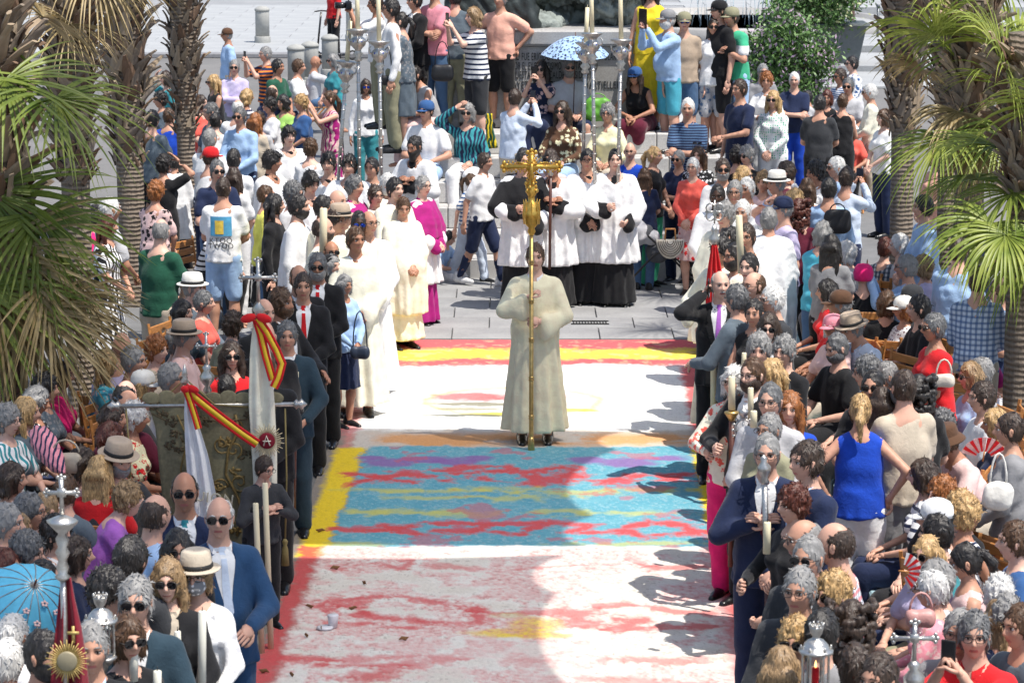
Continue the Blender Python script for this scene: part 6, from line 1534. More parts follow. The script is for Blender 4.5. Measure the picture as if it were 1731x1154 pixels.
# 1. the tall gilt processional cross
key=(905,411); B0=W(key,(-.035,-.335,0)); B0.z=.0
e=empty('processional_cross',B0,'tall ornate gilt processional cross on a brass pole held by the robed youth','processional cross')
k0=1.0; Zp=AT(898,397,B0.y).z; Zt=AT(898,300,B0.y).z; Zc=AT(898,258,B0.y).z
b=MB(); b.tube([(0,0,.0),(0,0,.10),(0,0,Zp)],[.017,.019,.0175],12)
for z in[.3+.33*i for i in range(int((Zp-.3)/.33)+1)]: b.lathe([(.018,z-.022),(.024,z-.012),(.020,z),(.025,z+.012),(.018,z+.022)],seg=12)
b.obj('pole',M_BRASS,e); b=MB(); b.lathe([(.012,-.0),(.030,.012),(.026,.10),(.019,.13)],seg=12); b.obj('foot_cap',M_BRASS,e)
h=Zt-Zp; b=MB(); b.lathe([(.020,0),(.034,.03),(.024,.06),(.060,.10),(.062,.14),(.066,.145),(.066,.20),(.058,.21),(.062,.26),(.030,.28),(.026,.32),(.046,.36),(.030,.40),(.022,h)],(0,0,Zp),14,fl=lambda a,z:1+.10*abs(math.sin(a*4)))
for i in range(8):
    a=i*PI/4; x,y=.062*math.cos(a),.062*math.sin(a); b.tube([(x,y,Zp+.09),(x*1.12,y*1.12,Zp+.17),(x,y,Zp+.27),(x*1.1,y*1.1,Zp+.30)],[.007,.006,.007,.002],5)
for i in range(10): a=i*.63; b.ell((.045*math.cos(a),.045*math.sin(a),Zp+.37+.03*(i%3)),(.014,.014,.02),6,5)
b.obj('knop',M_GOLD,e)
b=MB(); cb=Zc-Zt; cross_shape(b,(0,0,Zt-.07),I3,cb+.05,.205,.020,.036,3); b.obj('cross',M_GOLD,e)
b=MB(); zc=Zt-.07+(cb+.05)*.62
for q in range(46): # pierced foliate edging
    t=q/45; x=-.2+.4*t; sgn=1 if q%2 else -1; b.ell((x,-.004,zc+sgn*(.030+.010*math.sin(q*1.7))),(.009,.006,.012),5,4)
for q in range(30): t=q/29; z=Zt-.05+t*(cb+.02); sgn=1 if q%2 else -1; b.ell((sgn*(.030+.008*math.sin(q*1.9)),-.004,z),(.012,.006,.009),5,4)
b.obj('foliate_edge',M_GOLD,e)
b=MB(); b.ell((0,-.035,zc+.045),(.014,.014,.018),8,6); b.tube([(0,-.030,zc+.03),(0,-.036,zc-.03),(.006,-.034,zc-.09),(0,-.03,zc-.15)],[.018,.016,.014,.007],8)
for s_ in(1,-1): b.tube([(s_*.015,-.032,zc+.018),(s_*.07,-.03,zc+.03),(s_*.125,-.028,zc+.045)],[.009,.007,.004],6)
b.obj('figure',M_GOLD,e)
# 2. six silver candlesticks carried upright
def candlestick(tx,ty,bx,by,cx,cy,yf,label):
    Y=G(tx,yf).y-.34; T=AT(tx,ty,Y); B_=AT(bx,by,Y); C_=AT(cx,cy,Y); e=empty('processional_candlestick',B_,label,'candlestick','silver candlesticks carried by the altar servers'); T=T-B_; C_=C_-B_; B_=Vector((0,0,0)); d=(T-B_).normalized()
    S=B_-d*.25; b=MB(); b.tube([S,T],[.020,.020],10); L=(T-S).length
    n=int(L/.10)
    for i in range(n): p=S+d*(.05+i*.10); b.ell(p,(.026,.026,.012),8,5)
    b.obj('staff',M_SILV,e)
    b=MB(); turned(b,T-d*.30,T+d*.06,[(.022,0),(.045,.05),(.024,.12),(.052,.22),(.030,.30),(.036,.36),(.075,.48),(.082,.60),(.070,.66),(.045,.72),(.055,.80),(.105,.90),(.112,.94),(.02,.96)],14,fl=lambda a,z:1+.09*abs(math.sin(a*3)))
    M=d.to_track_quat('Z','Y').to_matrix()
    for i in range(6): a=i*PI/3; u=M@Vector((math.cos(a),math.sin(a),0)); p=T-d*.10; b.tube([p+u*.06,p+u*.115+d*.02,p+u*.125+d*.065,p+u*.10+d*.08],[.010,.009,.007,.003],5)
    b.obj('head',M_SILV,e)
    b=MB(); 
    for i in range(6): a=i*PI/3+.5; u=M@Vector((math.cos(a),math.sin(a),0)); b.ell(T-d*.085+u*.079,(.012,.012,.012),6,5)
    b.obj('enamel',mat('blue_enamel',(.01,.03,.35),.2),e)
    b=MB(); dc=(C_-T); b.tube([T+d*.03,C_],[.026,.023],10); b.tube([C_,C_+dc.normalized()*.03],[.003,.002],5,0); b.obj('candle',M_WAX,e)
candlestick(605,56,608,330,603,-30,527,'silver candlestick, middle and tallest of the left hand trio')
candlestick(641,76,645,330,639,-34,530,'silver candlestick, rightmost of the left hand trio')
candlestick(586,110,571,312,592,36,524,'leaning silver candlestick, leftmost of the left hand trio')
candlestick(1001,62,1006,322,999,-34,512,'silver candlestick with the highest head in the right hand trio')
candlestick(1050,73,1043,372,1048,-36,512,'silver candlestick gripped by the rightmost surpliced server')
candlestick(990,78,985,300,993,13,505,'shortest silver candlestick, leftmost of the right hand trio')
# 3. poles and standards
def pole(x0,y0,x1,y1,Y,r,m,name,label,cat,top=None,tm=None,n=10):
    A=AT(x0,y0,Y); B_=AT(x1,y1,Y); e=empty(name,B_,label,cat); b=MB(); b.tube([Vector((0,0,0)),A-B_],[r,r],n); b.obj('pole',m,e)
    if top:
        b=MB(); top(b,A-B_,(A-B_).normalized()); b.obj('finial',tm or M_SILV,e)
    return e,A-B_
def fin_urn(b,p,d): turned(b,p-d*.04,p+d*.14,[(.014,0),(.030,.12),(.018,.25),(.036,.45),(.040,.6),(.016,.75),(.020,.88),(.003,1)],10,fl=lambda a,z:1+.08*abs(math.sin(a*3)))
def fin_cross(h=.30,w_=.085,th=.011,re=.022): 
    def f(b,p,d):
        turned(b,p-d*.10,p+d*.10,[(.016,0),(.028,.1),(.016,.25),(.044,.45),(.046,.6),(.020,.78),(.030,.9),(.01,1)],12,fl=lambda a,z:1+.10*abs(math.sin(a*3))); cross_shape(b,p+d*.10,I3,h,w_,th,re)
    return f
Y_=REC[(935,262)][0].location.y-.33; pole(931,292,929,455,Y_,.017,M_POLEB,'processional_staff','reddish wooden staff with silver head right of the gilt cross','staff',fin_urn)
# crimson draped staff with a pierced silver flower head, right file
Yr=REC[(1218,400)][0].location.y-.35
def fin_flower(b,p,d):
    turned(b,p-d*.02,p+d*.16,[(.02,0),(.045,.2),(.048,.4),(.018,.6),(.030,.75),(.01,1)],12); c=p+d*.27
    for k in range(4):
        a=PI/4+k*PI/2; q=c+Vector((math.cos(a)*.048,0,math.sin(a)*.048)); P=[q+Vector((math.cos(t)*.038,0,math.sin(t)*.038)) for t in[i*PI/5 for i in range(11)]]; b.tube(P,.008,6,cap=False)
    b.tube([c-Vector((0,0,.1)),c+Vector((0,0,.1))],.008,6); b.tube([c-Vector((.08,0,0)),c+Vector((.08,0,0))],.008,6)
e,A=pole(1207,412,1203,640,Yr,.016,M_SILV,'draped_standard','crimson cloth gathered round a staff topped by a silver four lobed flower','standard',fin_flower)
def drape(name,pts,m,parent,wave=.02,th=.012,nu=18,nv=22,fold=5,org=Vector((0,0,0)),back=True):
    """cloth between a left and a right edge: pts = list of (left, right) points from top to bottom"""
    L=[p[0] for p in pts]; R_=[p[1] for p in pts]
    def samp(P,t): t*=len(P)-1; i=min(int(t),len(P)-2); return P[i].lerp(P[i+1],t-i)
    V=[];W2=[]
    for j in range(nv+1):
        for i in range(nu+1):
            s_=i/nu; t=j/nv; p=samp(L,t).lerp(samp(R_,t),s_)-org; y=wave*(math.sin(s_*fold*2*PI+t*1.3)+.4*math.sin(s_*fold*4.3+2+3*t))*(.35+.65*t); V.append((p.x,p.y+y,p.z)); W2.append((p.x,p.y+y+th,p.z))
    n=len(V); g=lambda i,j:j*(nu+1)+i; Q=[[g(i,j),g(i,j+1),g(i+1,j+1),g(i+1,j)] for j in range(nv) for i in range(nu)]
    bd=[g(i,0) for i in range(nu)]+[g(nu,j) for j in range(nv)]+[g(i,nv) for i in range(nu,0,-1)]+[g(0,j) for j in range(nv,0,-1)]
    mb=MB(); mb.add(V+W2,Q+[[n+a for a in q[::-1]] for q in Q]+[[bd[k],bd[(k+1)%len(bd)],n+bd[(k+1)%len(bd)],n+bd[k]] for k in range(len(bd))]); return mb.obj(name,m,parent)
a_=lambda x,y,Y: AT(x,y,Y)
drape('cloth',[(a_(1203,414,Yr-.03),a_(1212,414,Yr-.03)),(a_(1197,450,Yr-.03),a_(1219,450,Yr-.03)),(a_(1192,495,Yr-.03),a_(1226,490,Yr-.03)),(a_(1196,560,Yr-.03),a_(1220,560,Yr-.03))],cloth('red'),e,.02,.01,fold=3,org=e.location)
# candles: (x0,y0) wick end, (x1,y1) lower end, depth of who holds it
def candle(x0,y0,x1,y1,Y,r,label,m=None,lit=False,name='candle'):
    A=AT(x0,y0,Y); B_=AT(x1,y1,Y); e=empty(name,B_,label,'candle'); A=A-B_; d=A.normalized(); b=MB(); b.tube([Vector((0,0,0)),A-d*.004,A],[r,r*.96,r*.80],14); b.obj('wax',m or M_WAX,e)
    b=MB(); b.tube([A,A+d*.022],[.0025,.0018],5); b.obj('wick',M_WICK,e)
    if lit: b=MB(); turned(b,A+d*.01,A+d*.055,[(.002,0),(.008,.25),(.006,.6),(.0005,1)],8); b.obj('flame',M_FLAME,e)
    return e
DY=lambda k,d=.34: REC[k][0].location.y-d
candle(500,628,499,692,DY((485,543)),.023,'lit pale candle above the dark staff of the grey suited man',lit=True)
pole(499,694,497,860,DY((485,543)),.015,M_POLEB,'candle_staff','dark staff with brass collar carrying the grey suited man\'s candle','staff',lambda b,p,d: turned(b,p-d*.06,p,[(.016,0),(.022,.3),(.045,.75),(.048,.9),(.02,1)],12),M_BRASS)
candle(547,352,546,440,DY((546,365),.30),.035,'very tall thick candle before the bearded priest\'s profile')
candle(1249,364,1253,462,DY((1242,410),.30),.030,'tall candle rising beside the black bearded profile')
candle(1206,583,1206,690,DY((1218,456),.40),.024,'long candle hanging by the telephoning man\'s side')
candle(1237,636,1237,692,DY((1240,617),.36),.024,'thick candle in the hand of the floral bloused woman')
pole(1237,694,1235,957,DY((1240,617),.36),.019,M_POLEB,'candle_staff','long dark wooden staff below the floral bloused woman\'s candle','staff',lambda b,p,d: turned(b,p-d*.07,p,[(.018,0),(.026,.3),(.048,.75),(.050,.9),(.02,1)],12),M_BRASS)
candle(1258,596,1256,634,DY((1283,565)),.017,'short candle below the wavy grey haired man\'s chin')
candle(1269,655,1269,712,DY((1272,604),.30),.020,'candle with thin wick between the glasses wearer and the copper hair')
candle(1274,694,1274,722,DY((1300,697),.3),.022,'stub of candle just right of the silver urn finial')
hh_=hand((1340,820),1); pp_=lambda z: hh_+Vector((0,0,z))
candle(1297,882,1296,935,hh_.y-.02,.021,'short thick candle in the dark red haired woman\'s hands')
candle(448,816,458,1097,G(452,1100).y,.019,'tall candle standing on the carpet edge, right one of the pair')
candle(432,850,443,1107,G(443,1107).y,.019,'tall candle standing on the carpet edge, left one of the pair')
candle(226,1091,226,1150,DY((228,975),.36),.021,'candle stub held low by the smiling grey man',M_WAXW)
candle(342,1032,341,1190,DY((283,945),.34),.021,'long white candle beside the spotted face mask',M_WAXW)
candle(300,1066,302,1130,DY((283,945),.30),.017,'candle crossing the black jacket of the big haired woman',M_WAXW)
candle(266,1133,266,1200,DY((228,975),.5),.020,'candle tip rising at the bottom edge',M_WAXW)
candle(527,738,545,776,DY((512,461),-.1),.021,'slanting candle end showing low between dark trousers')
candle(1182,560,1184,680,G(1184,690).y,.022,'slim candle against the white robe at the carpet edge')
# silver staffs at the right
e,A=pole(1256,752,1256,900,DY((1272,604),.36),.016,M_SILV,'silver_staff','slender silver staff with openwork crowned finial before the dark suit','staff')
b=MB(); c=A+Vector((0,0,.10))
b.tube([c+Vector((.055*math.cos(t),0,.075*math.sin(t))) for t in[i*PI/8 for i in range(17)]],.008,6,cap=False)
for k in range(14): t=k*2*PI/14; b.ell(c+Vector((.068*math.cos(t),0,.088*math.sin(t))),(.012,.01,.012),6,4)
b.tube([c-Vector((0,0,.08)),c+Vector((0,0,.08))],.007,5); b.tube([c-Vector((.05,0,0)),c+Vector((.05,0,0))],.007,5); b.lathe([(.012,0),(.03,.02),(.034,.05),(.012,.06),(.004,.085)],c+Vector((0,0,.085)),8); b.obj('finial',M_SILV,e)
for k in range(8): pass
pole(1292,808,1297,985,DY((1297,733),.30),.018,M_SILV,'silver_staff','engraved silver staff raised before the navy suited man\'s chest','staff',fin_urn)
pole(1297,985,1298,1085,DY((1297,733),.305),.017,M_POLEB,'wooden_staff','dark wooden lower staff below the navy suited man\'s hands','staff')
Yb=G(1252,1046).y; pole(1252,965,1252,1046,Yb,.011,M_SILV,'beaded_cane','beaded silver cane foot resting on the carpet\'s right edge','cane')
Yq=G(1545,1600).y; pole(1545,1150,1545,1200,Yq,.015,M_SILV,'silver_cross','silver cross finial rising at the bottom edge before the pink paisley blouse','cross',fin_cross(.17,.085,.010,.02))
pole(1208,410,1208,420,Yr-.02,.01,M_SILV,'x','x','x') if False else None
pole(350,640,352,700,G(350,1010).y,.015,M_SILV,'silver_staff','silver staff with small rayed head above the green banner','staff',fin_cross(.20,.05,.008,.016))
# 4. embroidered green banner on its crossbar, with white standard and ribbons
Yg=G(355,1048).y; P0=AT(355,900,Yg); ban=empty('embroidered_banner',P0,'olive green banner embroidered with gold scrolls hanging from a silver crossbar','banner')
M_OL=mat('olive_brocade',(.215,.19,.11),.75,var=.22,scale=40,bump=.4,bscale=260); M_EMB=mat('old_gold_thread',(.23,.155,.05),.55,metal=.25,var=.35,scale=60,bump=.4); M_EMD=mat('brown_thread',(.085,.060,.028),.7,var=.3,scale=50)
ed=[(246,470,668),(252,466,690),(262,462,720),(268,455,780),(274,448,840),(280,440,905),(284,436,940)]
Lp=[(a_(l,y,Yg),a_(r,y,Yg)) for l,r,y in ed]; drape('cloth',Lp,M_OL,ban,.016,.012,30,26,3,P0)
b=MB()
for k in range(9):   # scalloped top valance
    x=256+k*26; p=a_(x,668,Yg)-P0; b.ell(p+Vector((0,-.004,-.018)),(.062,.006,.042+.012*(k%2)),14,7)
b.obj('valance',M_OL,ban)
b=MB(); bd=MB()
def surf(x,y): 
    i=max(0,min(5,next((k for k in range(6) if y<=ed[k+1][2]),5))); t=(y-ed[i][2])/(ed[i+1][2]-ed[i][2]); l=ed[i][0]+(ed[i+1][0]-ed[i][0])*t; r_=ed[i][1]+(ed[i+1][1]-ed[i][1])*t; s_=(x-l)/(r_-l); T_=(y-668)/(940-668)
    yy=.016*(math.sin(s_*3*2*PI+T_*1.3)+.4*math.sin(s_*3*4.3+2+3*T_))*(.35+.65*T_); p=a_(x,y,Yg)-P0; return Vector((p.x,yy-.010,p.z))
def vine(mb,pts,r_): mb.tube([surf(x,y) for x,y in pts],[r_]*len(pts),6)
def spiral(mb,cx,cy,R0,turn,s_=1,r_=.006): vine(mb,[(cx+s_*R0*(1-t*.8)*math.cos(turn+t*8),cy+R0*(1-t*.8)*math.sin(turn+t*8)) for t in[i/16 for i in range(17)]],r_)
def leafs(mb,pts,n,sz):
    for k in range(n):
        x,y=pts[k%len(pts)]; x+=rnd.uniform(-9,9); y+=rnd.uniform(-8,8); p=surf(x,y); M=Matrix.Rotation(rnd.uniform(0,6.28),3,'Y'); mb.ell(p,(sz*rnd.uniform(.6,1.3),.005,sz*.45),6,4,0,M)
for args in((375,750,17,0,1),(395,760,15,2,-1),(405,815,16,1,1),(372,820,14,3,-1),(400,720,12,4,1)): spiral(b,*args)
vine(b,[(400,905),(412,870),(402,840),(382,800),(386,760),(404,725),(398,700)],.010); vine(b,[(300,880),(312,840),(306,790),(318,740),(300,700)],.006)
leafs(b,[(380,745),(400,800),(372,820),(410,860),(395,890)],46,.022)
b.obj('scrollwork',M_EMB,ban); 
leafs(bd,[(262,690),(276,700),(290,712),(300,735),(285,750),(300,760),(425,700),(440,690),(450,705),(432,755),(418,770),(440,775),(330,700),(350,712),(420,840),(425,870),(300,830),(310,850),(300,880),(325,770),(345,790)],150,.019)
vine(bd,[(256,698),(285,712),(330,706),(380,712),(425,706),(455,698)],.005); bd.obj('leaf_embroidery',M_EMD,ban)
b=MB(); A=a_(204,686,Yg)-P0; B_=a_(496,683,Yg)-P0; b.tube([A,B_],.014,10)
for q,s_ in((A,-1),(B_,1)): turned(b,q,q+Vector((s_*.09,0,0)),[(.014,0),(.034,.2),(.020,.4),(.038,.6),(.018,.8),(.004,1)],10)
b.obj('crossbar',M_SILV,ban)
b=MB(); 
for x0,y0,x1,y1 in((213,690,222,862),(482,690,482,920)):
    p,q=a_(x0,y0,Yg)-P0,a_(x1,y1,Yg)-P0; b.tube([p,p.lerp(q,.5)+Vector((.01,0,0)),q],.006,6); turned(b,q+Vector((0,0,.04)),q-Vector((0,0,.14)),[(.008,0),(.020,.1),(.012,.25),(.022,.4),(.028,1)],9,fl=lambda a,z:1+.1*math.sin(a*8))
p,q,r_=a_(250,688,Yg)-P0,a_(313,640,Yg)-P0,a_(455,690,Yg)-P0; b.tube([p,p.lerp(q,.5)+Vector((0,0,-.02)),q,q.lerp(r_,.35)+Vector((0,-.02,-.10)),r_],.006,6); b.obj('cord',mat('gold_cord',(.22,.17,.06),.7,bump=.3),ban)
Yw=Yg-.12; Pw=AT(345,900,Yw); ws=empty('white_standard',Pw,'white standard with red and yellow ribbons hanging before the green banner','standard')
drape('cloth',[(a_(312,664,Yw),a_(322,662,Yw)),(a_(311,700,Yw),a_(330,700,Yw)),(a_(313,760,Yw),a_(352,770,Yw)),(a_(318,830,Yw),a_(366,840,Yw)),(a_(322,900,Yw),a_(374,905,Yw)),(a_(326,940,Yw),a_(378,945,Yw))],cloth('white'),ws,.022,.008,20,24,2.5,Pw)
b=MB(); b.tube([a_(313,668,Yw)-Pw,a_(312,622,Yw)-Pw],.008,8); turned(b,a_(312,650,Yw)-Pw,a_(312,615,Yw)-Pw,[(.01,0),(.03,.15),(.012,.35),(.02,.5),(.004,1)],10); b.obj('pole',M_SILV,ws)
M_RB=cloth('red'); M_YB=mat('yellow_ribbon',(.78,.50,.02),.55,var=.05)
def ribbon(parent,org,Y,pts,w_,dy=-.035,nm='ribbon'):
    """red-yellow-red ribbon along pixel points, width in px"""
    for (o0,o1,m,pr) in((-.5,-.22,M_RB,0),(-.22,.22,M_YB,.001),(.22,.5,M_RB,0)):
        V=[];n=len(pts)
        for i,(x,y) in enumerate(pts):
            x2,y2=pts[min(i+1,n-1)]; x1,y1=pts[max(i-1,0)]; L=math.hypot(x2-x1,y2-y1) or 1; nx,ny=-(y2-y1)/L,(x2-x1)/L; yy=dy-pr+.012*math.sin(i*1.1)
            for o_ in(o0,o1): p=a_(x+nx*w_*o_,y+ny*w_*o_,Y)-org; V.append((p.x,p.y+yy,p.z))
        V2=[(x,y+.004,z) for x,y,z in V]; k=len(V); Q=[[2*i,2*i+1,2*i+3,2*i+2] for i in range(n-1)]; mb=MB(); mb.add(V+V2,Q+[[k+a for a in q[::-1]] for q in Q]+[[2*i,2*i+2,k+2*i+2,k+2*i] for i in range(n-1)]+[[2*i+1,k+2*i+1,k+2*i+3,2*i+3] for i in range(n-1)]); mb.obj(nm,m,parent)
ribbon(ws,Pw,Yw,[(312,652),(330,670),(355,690),(382,710),(410,730),(436,748)],17); ribbon(ws,Pw,Yw,[(314,652),(322,675),(330,700),(337,722)],12,-.045)
b=MB(); p=a_(314,655,Yw)-Pw; b.ell(p+Vector((0,-.05,0)),(.03,.02,.025),8,6); b.ell(p+Vector((.05,-.045,.0)),(.045,.014,.025),8,6,0,Matrix.Rotation(.4,3,'Y')); b.obj('bow',M_RB,ws)
text('lettering','GUION',.075,a_(352,848,Yw-.035)-Pw,(PI/2,.12,0),mat('faded_gold_letter',(.50,.47,.36),.6),ws)
# second standard: cream cloth with sunburst, ribbons, cross finial
Y2=G(455,1052).y; P2=AT(455,850,Y2); s2=empty('cream_standard',P2,'cream standard with crimson sunburst medallion and flag ribbons behind the green banner','standard')
drape('cloth',[(a_(428,540,Y2),a_(442,538,Y2)),(a_(422,600,Y2),a_(458,600,Y2)),(a_(420,680,Y2),a_(464,680,Y2)),(a_(425,760,Y2),a_(468,760,Y2)),(a_(430,850,Y2),a_(468,850,Y2)),(a_(434,960,Y2),a_(468,960,Y2))],cloth('ivory'),s2,.02,.008,18,24,2,P2)
b=MB(); b.tube([a_(437,545,Y2)-P2,a_(437,528,Y2)-P2],.012,8); cross_shape(b,a_(437,512,Y2)-P2,I3,.27,.095,.011,.022); turned(b,a_(437,545,Y2)-P2,a_(437,508,Y2)-P2,[(.014,0),(.038,.2),(.018,.4),(.042,.6),(.014,.85),(.01,1)],12,fl=lambda a,z:1+.1*abs(math.sin(3*a))); b.obj('cross_finial',M_SILV,s2)
ribbon(s2,P2,Y2,[(436,536),(452,560),(468,590),(478,612),(472,635),(464,652)],15,-.05); ribbon(s2,P2,Y2,[(434,538),(442,565),(450,600),(462,640)],14,-.04); b=MB(); p=a_(434,538,Y2)-P2
for s_ in(1,-1): b.ell(p+Vector((s_*.05,-.05,.01)),(.055,.018,.03),8,6,0,Matrix.Rotation(s_*.3,3,'Y'))
b.obj('bow',M_RB,s2)
def sunburst(parent,c,R0,m_ray,m_in,n=36,y=-.03,m_mid=None):
    b=MB()
    for k in range(n): a=2*PI*k/n; L=R0*(1 if k%2 else .82); b.tube([c+Vector((math.cos(a)*R0*.4,y,math.sin(a)*R0*.4)),c+Vector((math.cos(a)*L,y,math.sin(a)*L))],[R0*.045,R0*.022],5)
    b.obj('rays',m_ray,parent); M=Matrix.Rotation(PI/2,3,'X'); b=MB(); b.lathe([(R0*.46,-.006),(R0*.48,0),(R0*.46,.008),(R0*.40,.012)],c+Vector((0,y,0)),26,0,M); b.obj('medallion',m_in,parent)
c=a_(452,742,Y2)-P2; sunburst(s2,c,.115,mat('cream_gold_thread',(.55,.46,.28),.6),cloth('darkred'),40,-.045)
b=MB(); b.tube([c+Vector((-.02,-.062,-.03)),c+Vector((.0,-.062,.035)),c+Vector((.022,-.062,-.03))],.005,5); b.tube([c+Vector((-.025,-.062,.0)),c+Vector((.028,-.062,.0))],.004,5); b.obj('monogram',cloth('ivory'),s2)
# crimson pennant, bottom left
Y3_=G(115,1730).y; P3=AT(112,1150,Y3_); pn=empty('crimson_pennant',P3,'crimson pennant with gold sunburst under a silver cross staff, bottom left','pennant')
drape('cloth',[(a_(103,975,Y3_),a_(120,975,Y3_)),(a_(99,1010,Y3_),a_(126,1010,Y3_)),(a_(94,1060,Y3_),a_(137,1060,Y3_)),(a_(88,1110,Y3_),a_(144,1110,Y3_)),(a_(82,1190,Y3_),a_(152,1190,Y3_))],cloth('darkred'),pn,.022,.008,20,24,2,P3)
b=MB(); b.tube([a_(112,1180,Y3_)-P3,a_(106,955,Y3_)-P3],.014,10)
A=a_(106,980,Y3_)-P3; B_=a_(105,868,Y3_)-P3; turned(b,A,B_,[(.02,0),(.034,.05),(.018,.1),(.026,.2),(.016,.3),(.030,.42),(.018,.5),(.028,.62),(.016,.7),(.060,.86),(.064,.9),(.02,.97)],12,fl=lambda a,z:1+.08*abs(math.sin(a*3))); cross_shape(b,B_,I3,.15,.055,.009,.016); b.obj('cross_staff',M_SILV,pn)
c=a_(116,1112,Y3_)-P3; sunburst(pn,c,.095,mat('gold_thread',(.50,.36,.12),.5,metal=.3),mat('grey_gold',(.30,.26,.17),.6,metal=.3),44,-.04)
b=MB(); cc=a_(126,1068,Y3_)-P3+Vector((0,-.035,0)); b.box(cc,(.012,.006,.075)); b.box(cc+Vector((0,-.002,.008)),(.05,.006,.012)); b.obj('cross_badge',mat('gold_thread',(.5,.36,.12)),pn)
# silver lanterns
def lantern(x,yt,yb,Y,label,lit=False,sc=1.):
    T=AT(x,yt,Y); B_=AT(x,yb,Y); H=T.z-B_.z; e=empty('processional_lantern',B_,label,'lantern','silver processional lanterns'); u=H; b=MB()
    b.lathe([(.04*u,-.30*u),(.10*u,-.12*u),(.20*u,-.03*u),(.235*u,.0),(.235*u,.03*u),(.20*u,.04*u)],seg=8); b.obj('base',M_SILV,e)
    b=MB()
    for k in range(6):
        a=k*PI/3; x_,y_=.195*u*math.cos(a),.195*u*math.sin(a); b.tube([(x_,y_,.03*u+.11*j*u*.55) for j in range(10)],[(.016+.008*(j%2))*u for j in range(10)],6); b.ell((x_*1.15,y_*1.15,.66*u),(.02*u,.02*u,.045*u),6,5)
    b.obj('column_frame',M_SILV,e)
    b=MB(); b.lathe([(.19*u,.57*u),(.26*u,.585*u),(.26*u,.62*u),(.20*u,.64*u),(.185*u,.70*u),(.12*u,.77*u),(.07*u,.79*u),(.05*u,.82*u),(.09*u,.88*u),(.11*u,.97*u),(.10*u,1.0*u),(.085*u,.95*u),(.02*u,.90*u)],seg=12,fl=lambda a,z:1+.06*abs(math.sin(a*3))); b.obj('roof',M_SILV,e)
    b=MB()
    for k in range(10): a=k*PI/5; b.ell((.105*u*math.cos(a),.105*u*math.sin(a),1.01*u),(.018*u,.018*u,.03*u),6,4)
    b.obj('crown',M_SILV,e)
    g=bpy.data.materials.get('lantern_glass')
    if not g: g=bpy.data.materials.new('lantern_glass'); g.use_nodes=True; q=g.node_tree.nodes['Principled BSDF']; q.inputs['Base Color'].default_value=(.9,.92,.93,1); q.inputs['Roughness'].default_value=.05; q.inputs['Transmission Weight'].default_value=1; q.inputs['IOR'].default_value=1.05; q.inputs['Specular IOR Level'].default_value=.6
    for k in range(6): a0,a1=k*PI/3,(k+1)*PI/3; p0,p1=[(.18*u*math.cos(a),.18*u*math.sin(a)) for a in(a0,a1)]; cx,cy=(p0[0]+p1[0])/2,(p0[1]+p1[1])/2; b=MB(); b.box((cx,cy,.31*u),(math.hypot(p1[0]-p0[0],p1[1]-p0[1])-.02*u,.003,.50*u),math.atan2(p1[1]-p0[1],p1[0]-p0[0])); b.obj('glass_pane',g,e,False)
    b=MB(); b.lathe([(.055*u,.05*u),(.055*u,.34*u),(.03*u,.345*u)],seg=12); b.obj('candle',cloth('red'),e)
    if lit: b=MB(); b.lathe([(.004,.35*u),(.02*u,.38*u),(.012*u,.42*u),(.001,.46*u)],seg=8); b.obj('flame',M_FLAME,e)
    b=MB(); b.tube([(0,0,-.28*u),(0,0,-1.6)],.018,10); b.obj('pole',M_SILV,e)
lantern(172,1006,1112,G(172,1640).y,'ornate silver lantern left, beside the curly haired youth\'s shoulder')
lantern(1378,1056,1165,G(1378,1700).y,'ornate silver lantern at bottom right with a lit red candle inside',True)
# parasols
def parasol(P,R0,tilt,az,m,label,nrib=8,h=.28,handle=.7,spots=None):
    e=empty('parasol',P,label,'parasol'); M=(Matrix.Rotation(az,4,'Z')@Matrix.Rotation(tilt,4,'X')); e.rotation_euler=M.to_euler(); b=MB(); n=nrib*3
    V=[(0,0,h)];rings=6
    for j in range(1,rings+1):
        for k in range(n):
            a=2*PI*k/n; t=j/rings; sc_=1-.07*t*(1-abs(math.cos(a*nrib/2))); V.append((R0*t*sc_*math.cos(a),R0*t*sc_*math.sin(a),h*(1-t**1.9)))
    T=[[0,1+k,1+(k+1)%n] for k in range(n)]; Q=[[1+(j-1)*n+k,1+j*n+k,1+j*n+(k+1)%n,1+(j-1)*n+(k+1)%n] for j in range(1,rings) for k in range(n)]
    b.add(V,Q,T); b.obj('canopy',m,e)
    for k in range(nrib): a=2*PI*k/nrib; b=MB(); b.tube([(R0*t*math.cos(a),R0*t*math.sin(a),h*(1-t**1.9)+(.002 if nrib>10 else -.006)) for t in(0,.25,.5,.75,1)],.0035,4); b.obj('rib',M_SILV,e)
    b=MB(); b.tube([(0,0,h+.05),(0,0,-handle)],.006,6); b.obj('shaft',M_POLEB,e); return e
parasol(AT(972,92,REC[(962,97)][0].location.y-.25)+Vector((0,0,.0)),.42,.10,.2,cloth('lightblue*pa*navy'),'white parasol with dense navy spots, open above the steps',8,.22,.75)
parasol(AT(48,1016,G(60,1360).y),.25,.75,.5,mat('blue_paper',(.12,.50,.72),.6,var=.12,scale=18),'turquoise paper parasol with red blossoms held open at lower left',16,.16,.55)
b=MB(); Pp=AT(60,985,G(60,1360).y-.30)
e=bpy.data.objects['parasol.001']
for k,(r_,a) in enumerate(((.18,4.2),(.24,4.6),(.22,5.3),(.27,3.8),(.14,5.0),(.26,5.8))):
    r_*=.8; z=.16*(1-(r_/.27)**1.9)+.006; 
    for j in range(5): b.ell((r_*math.cos(a)+.013*math.cos(j*1.26),r_*math.sin(a)+.013*math.sin(j*1.26),z),(.009,.009,.005),6,4)
b.obj('blossoms',cloth('palepink'),e)
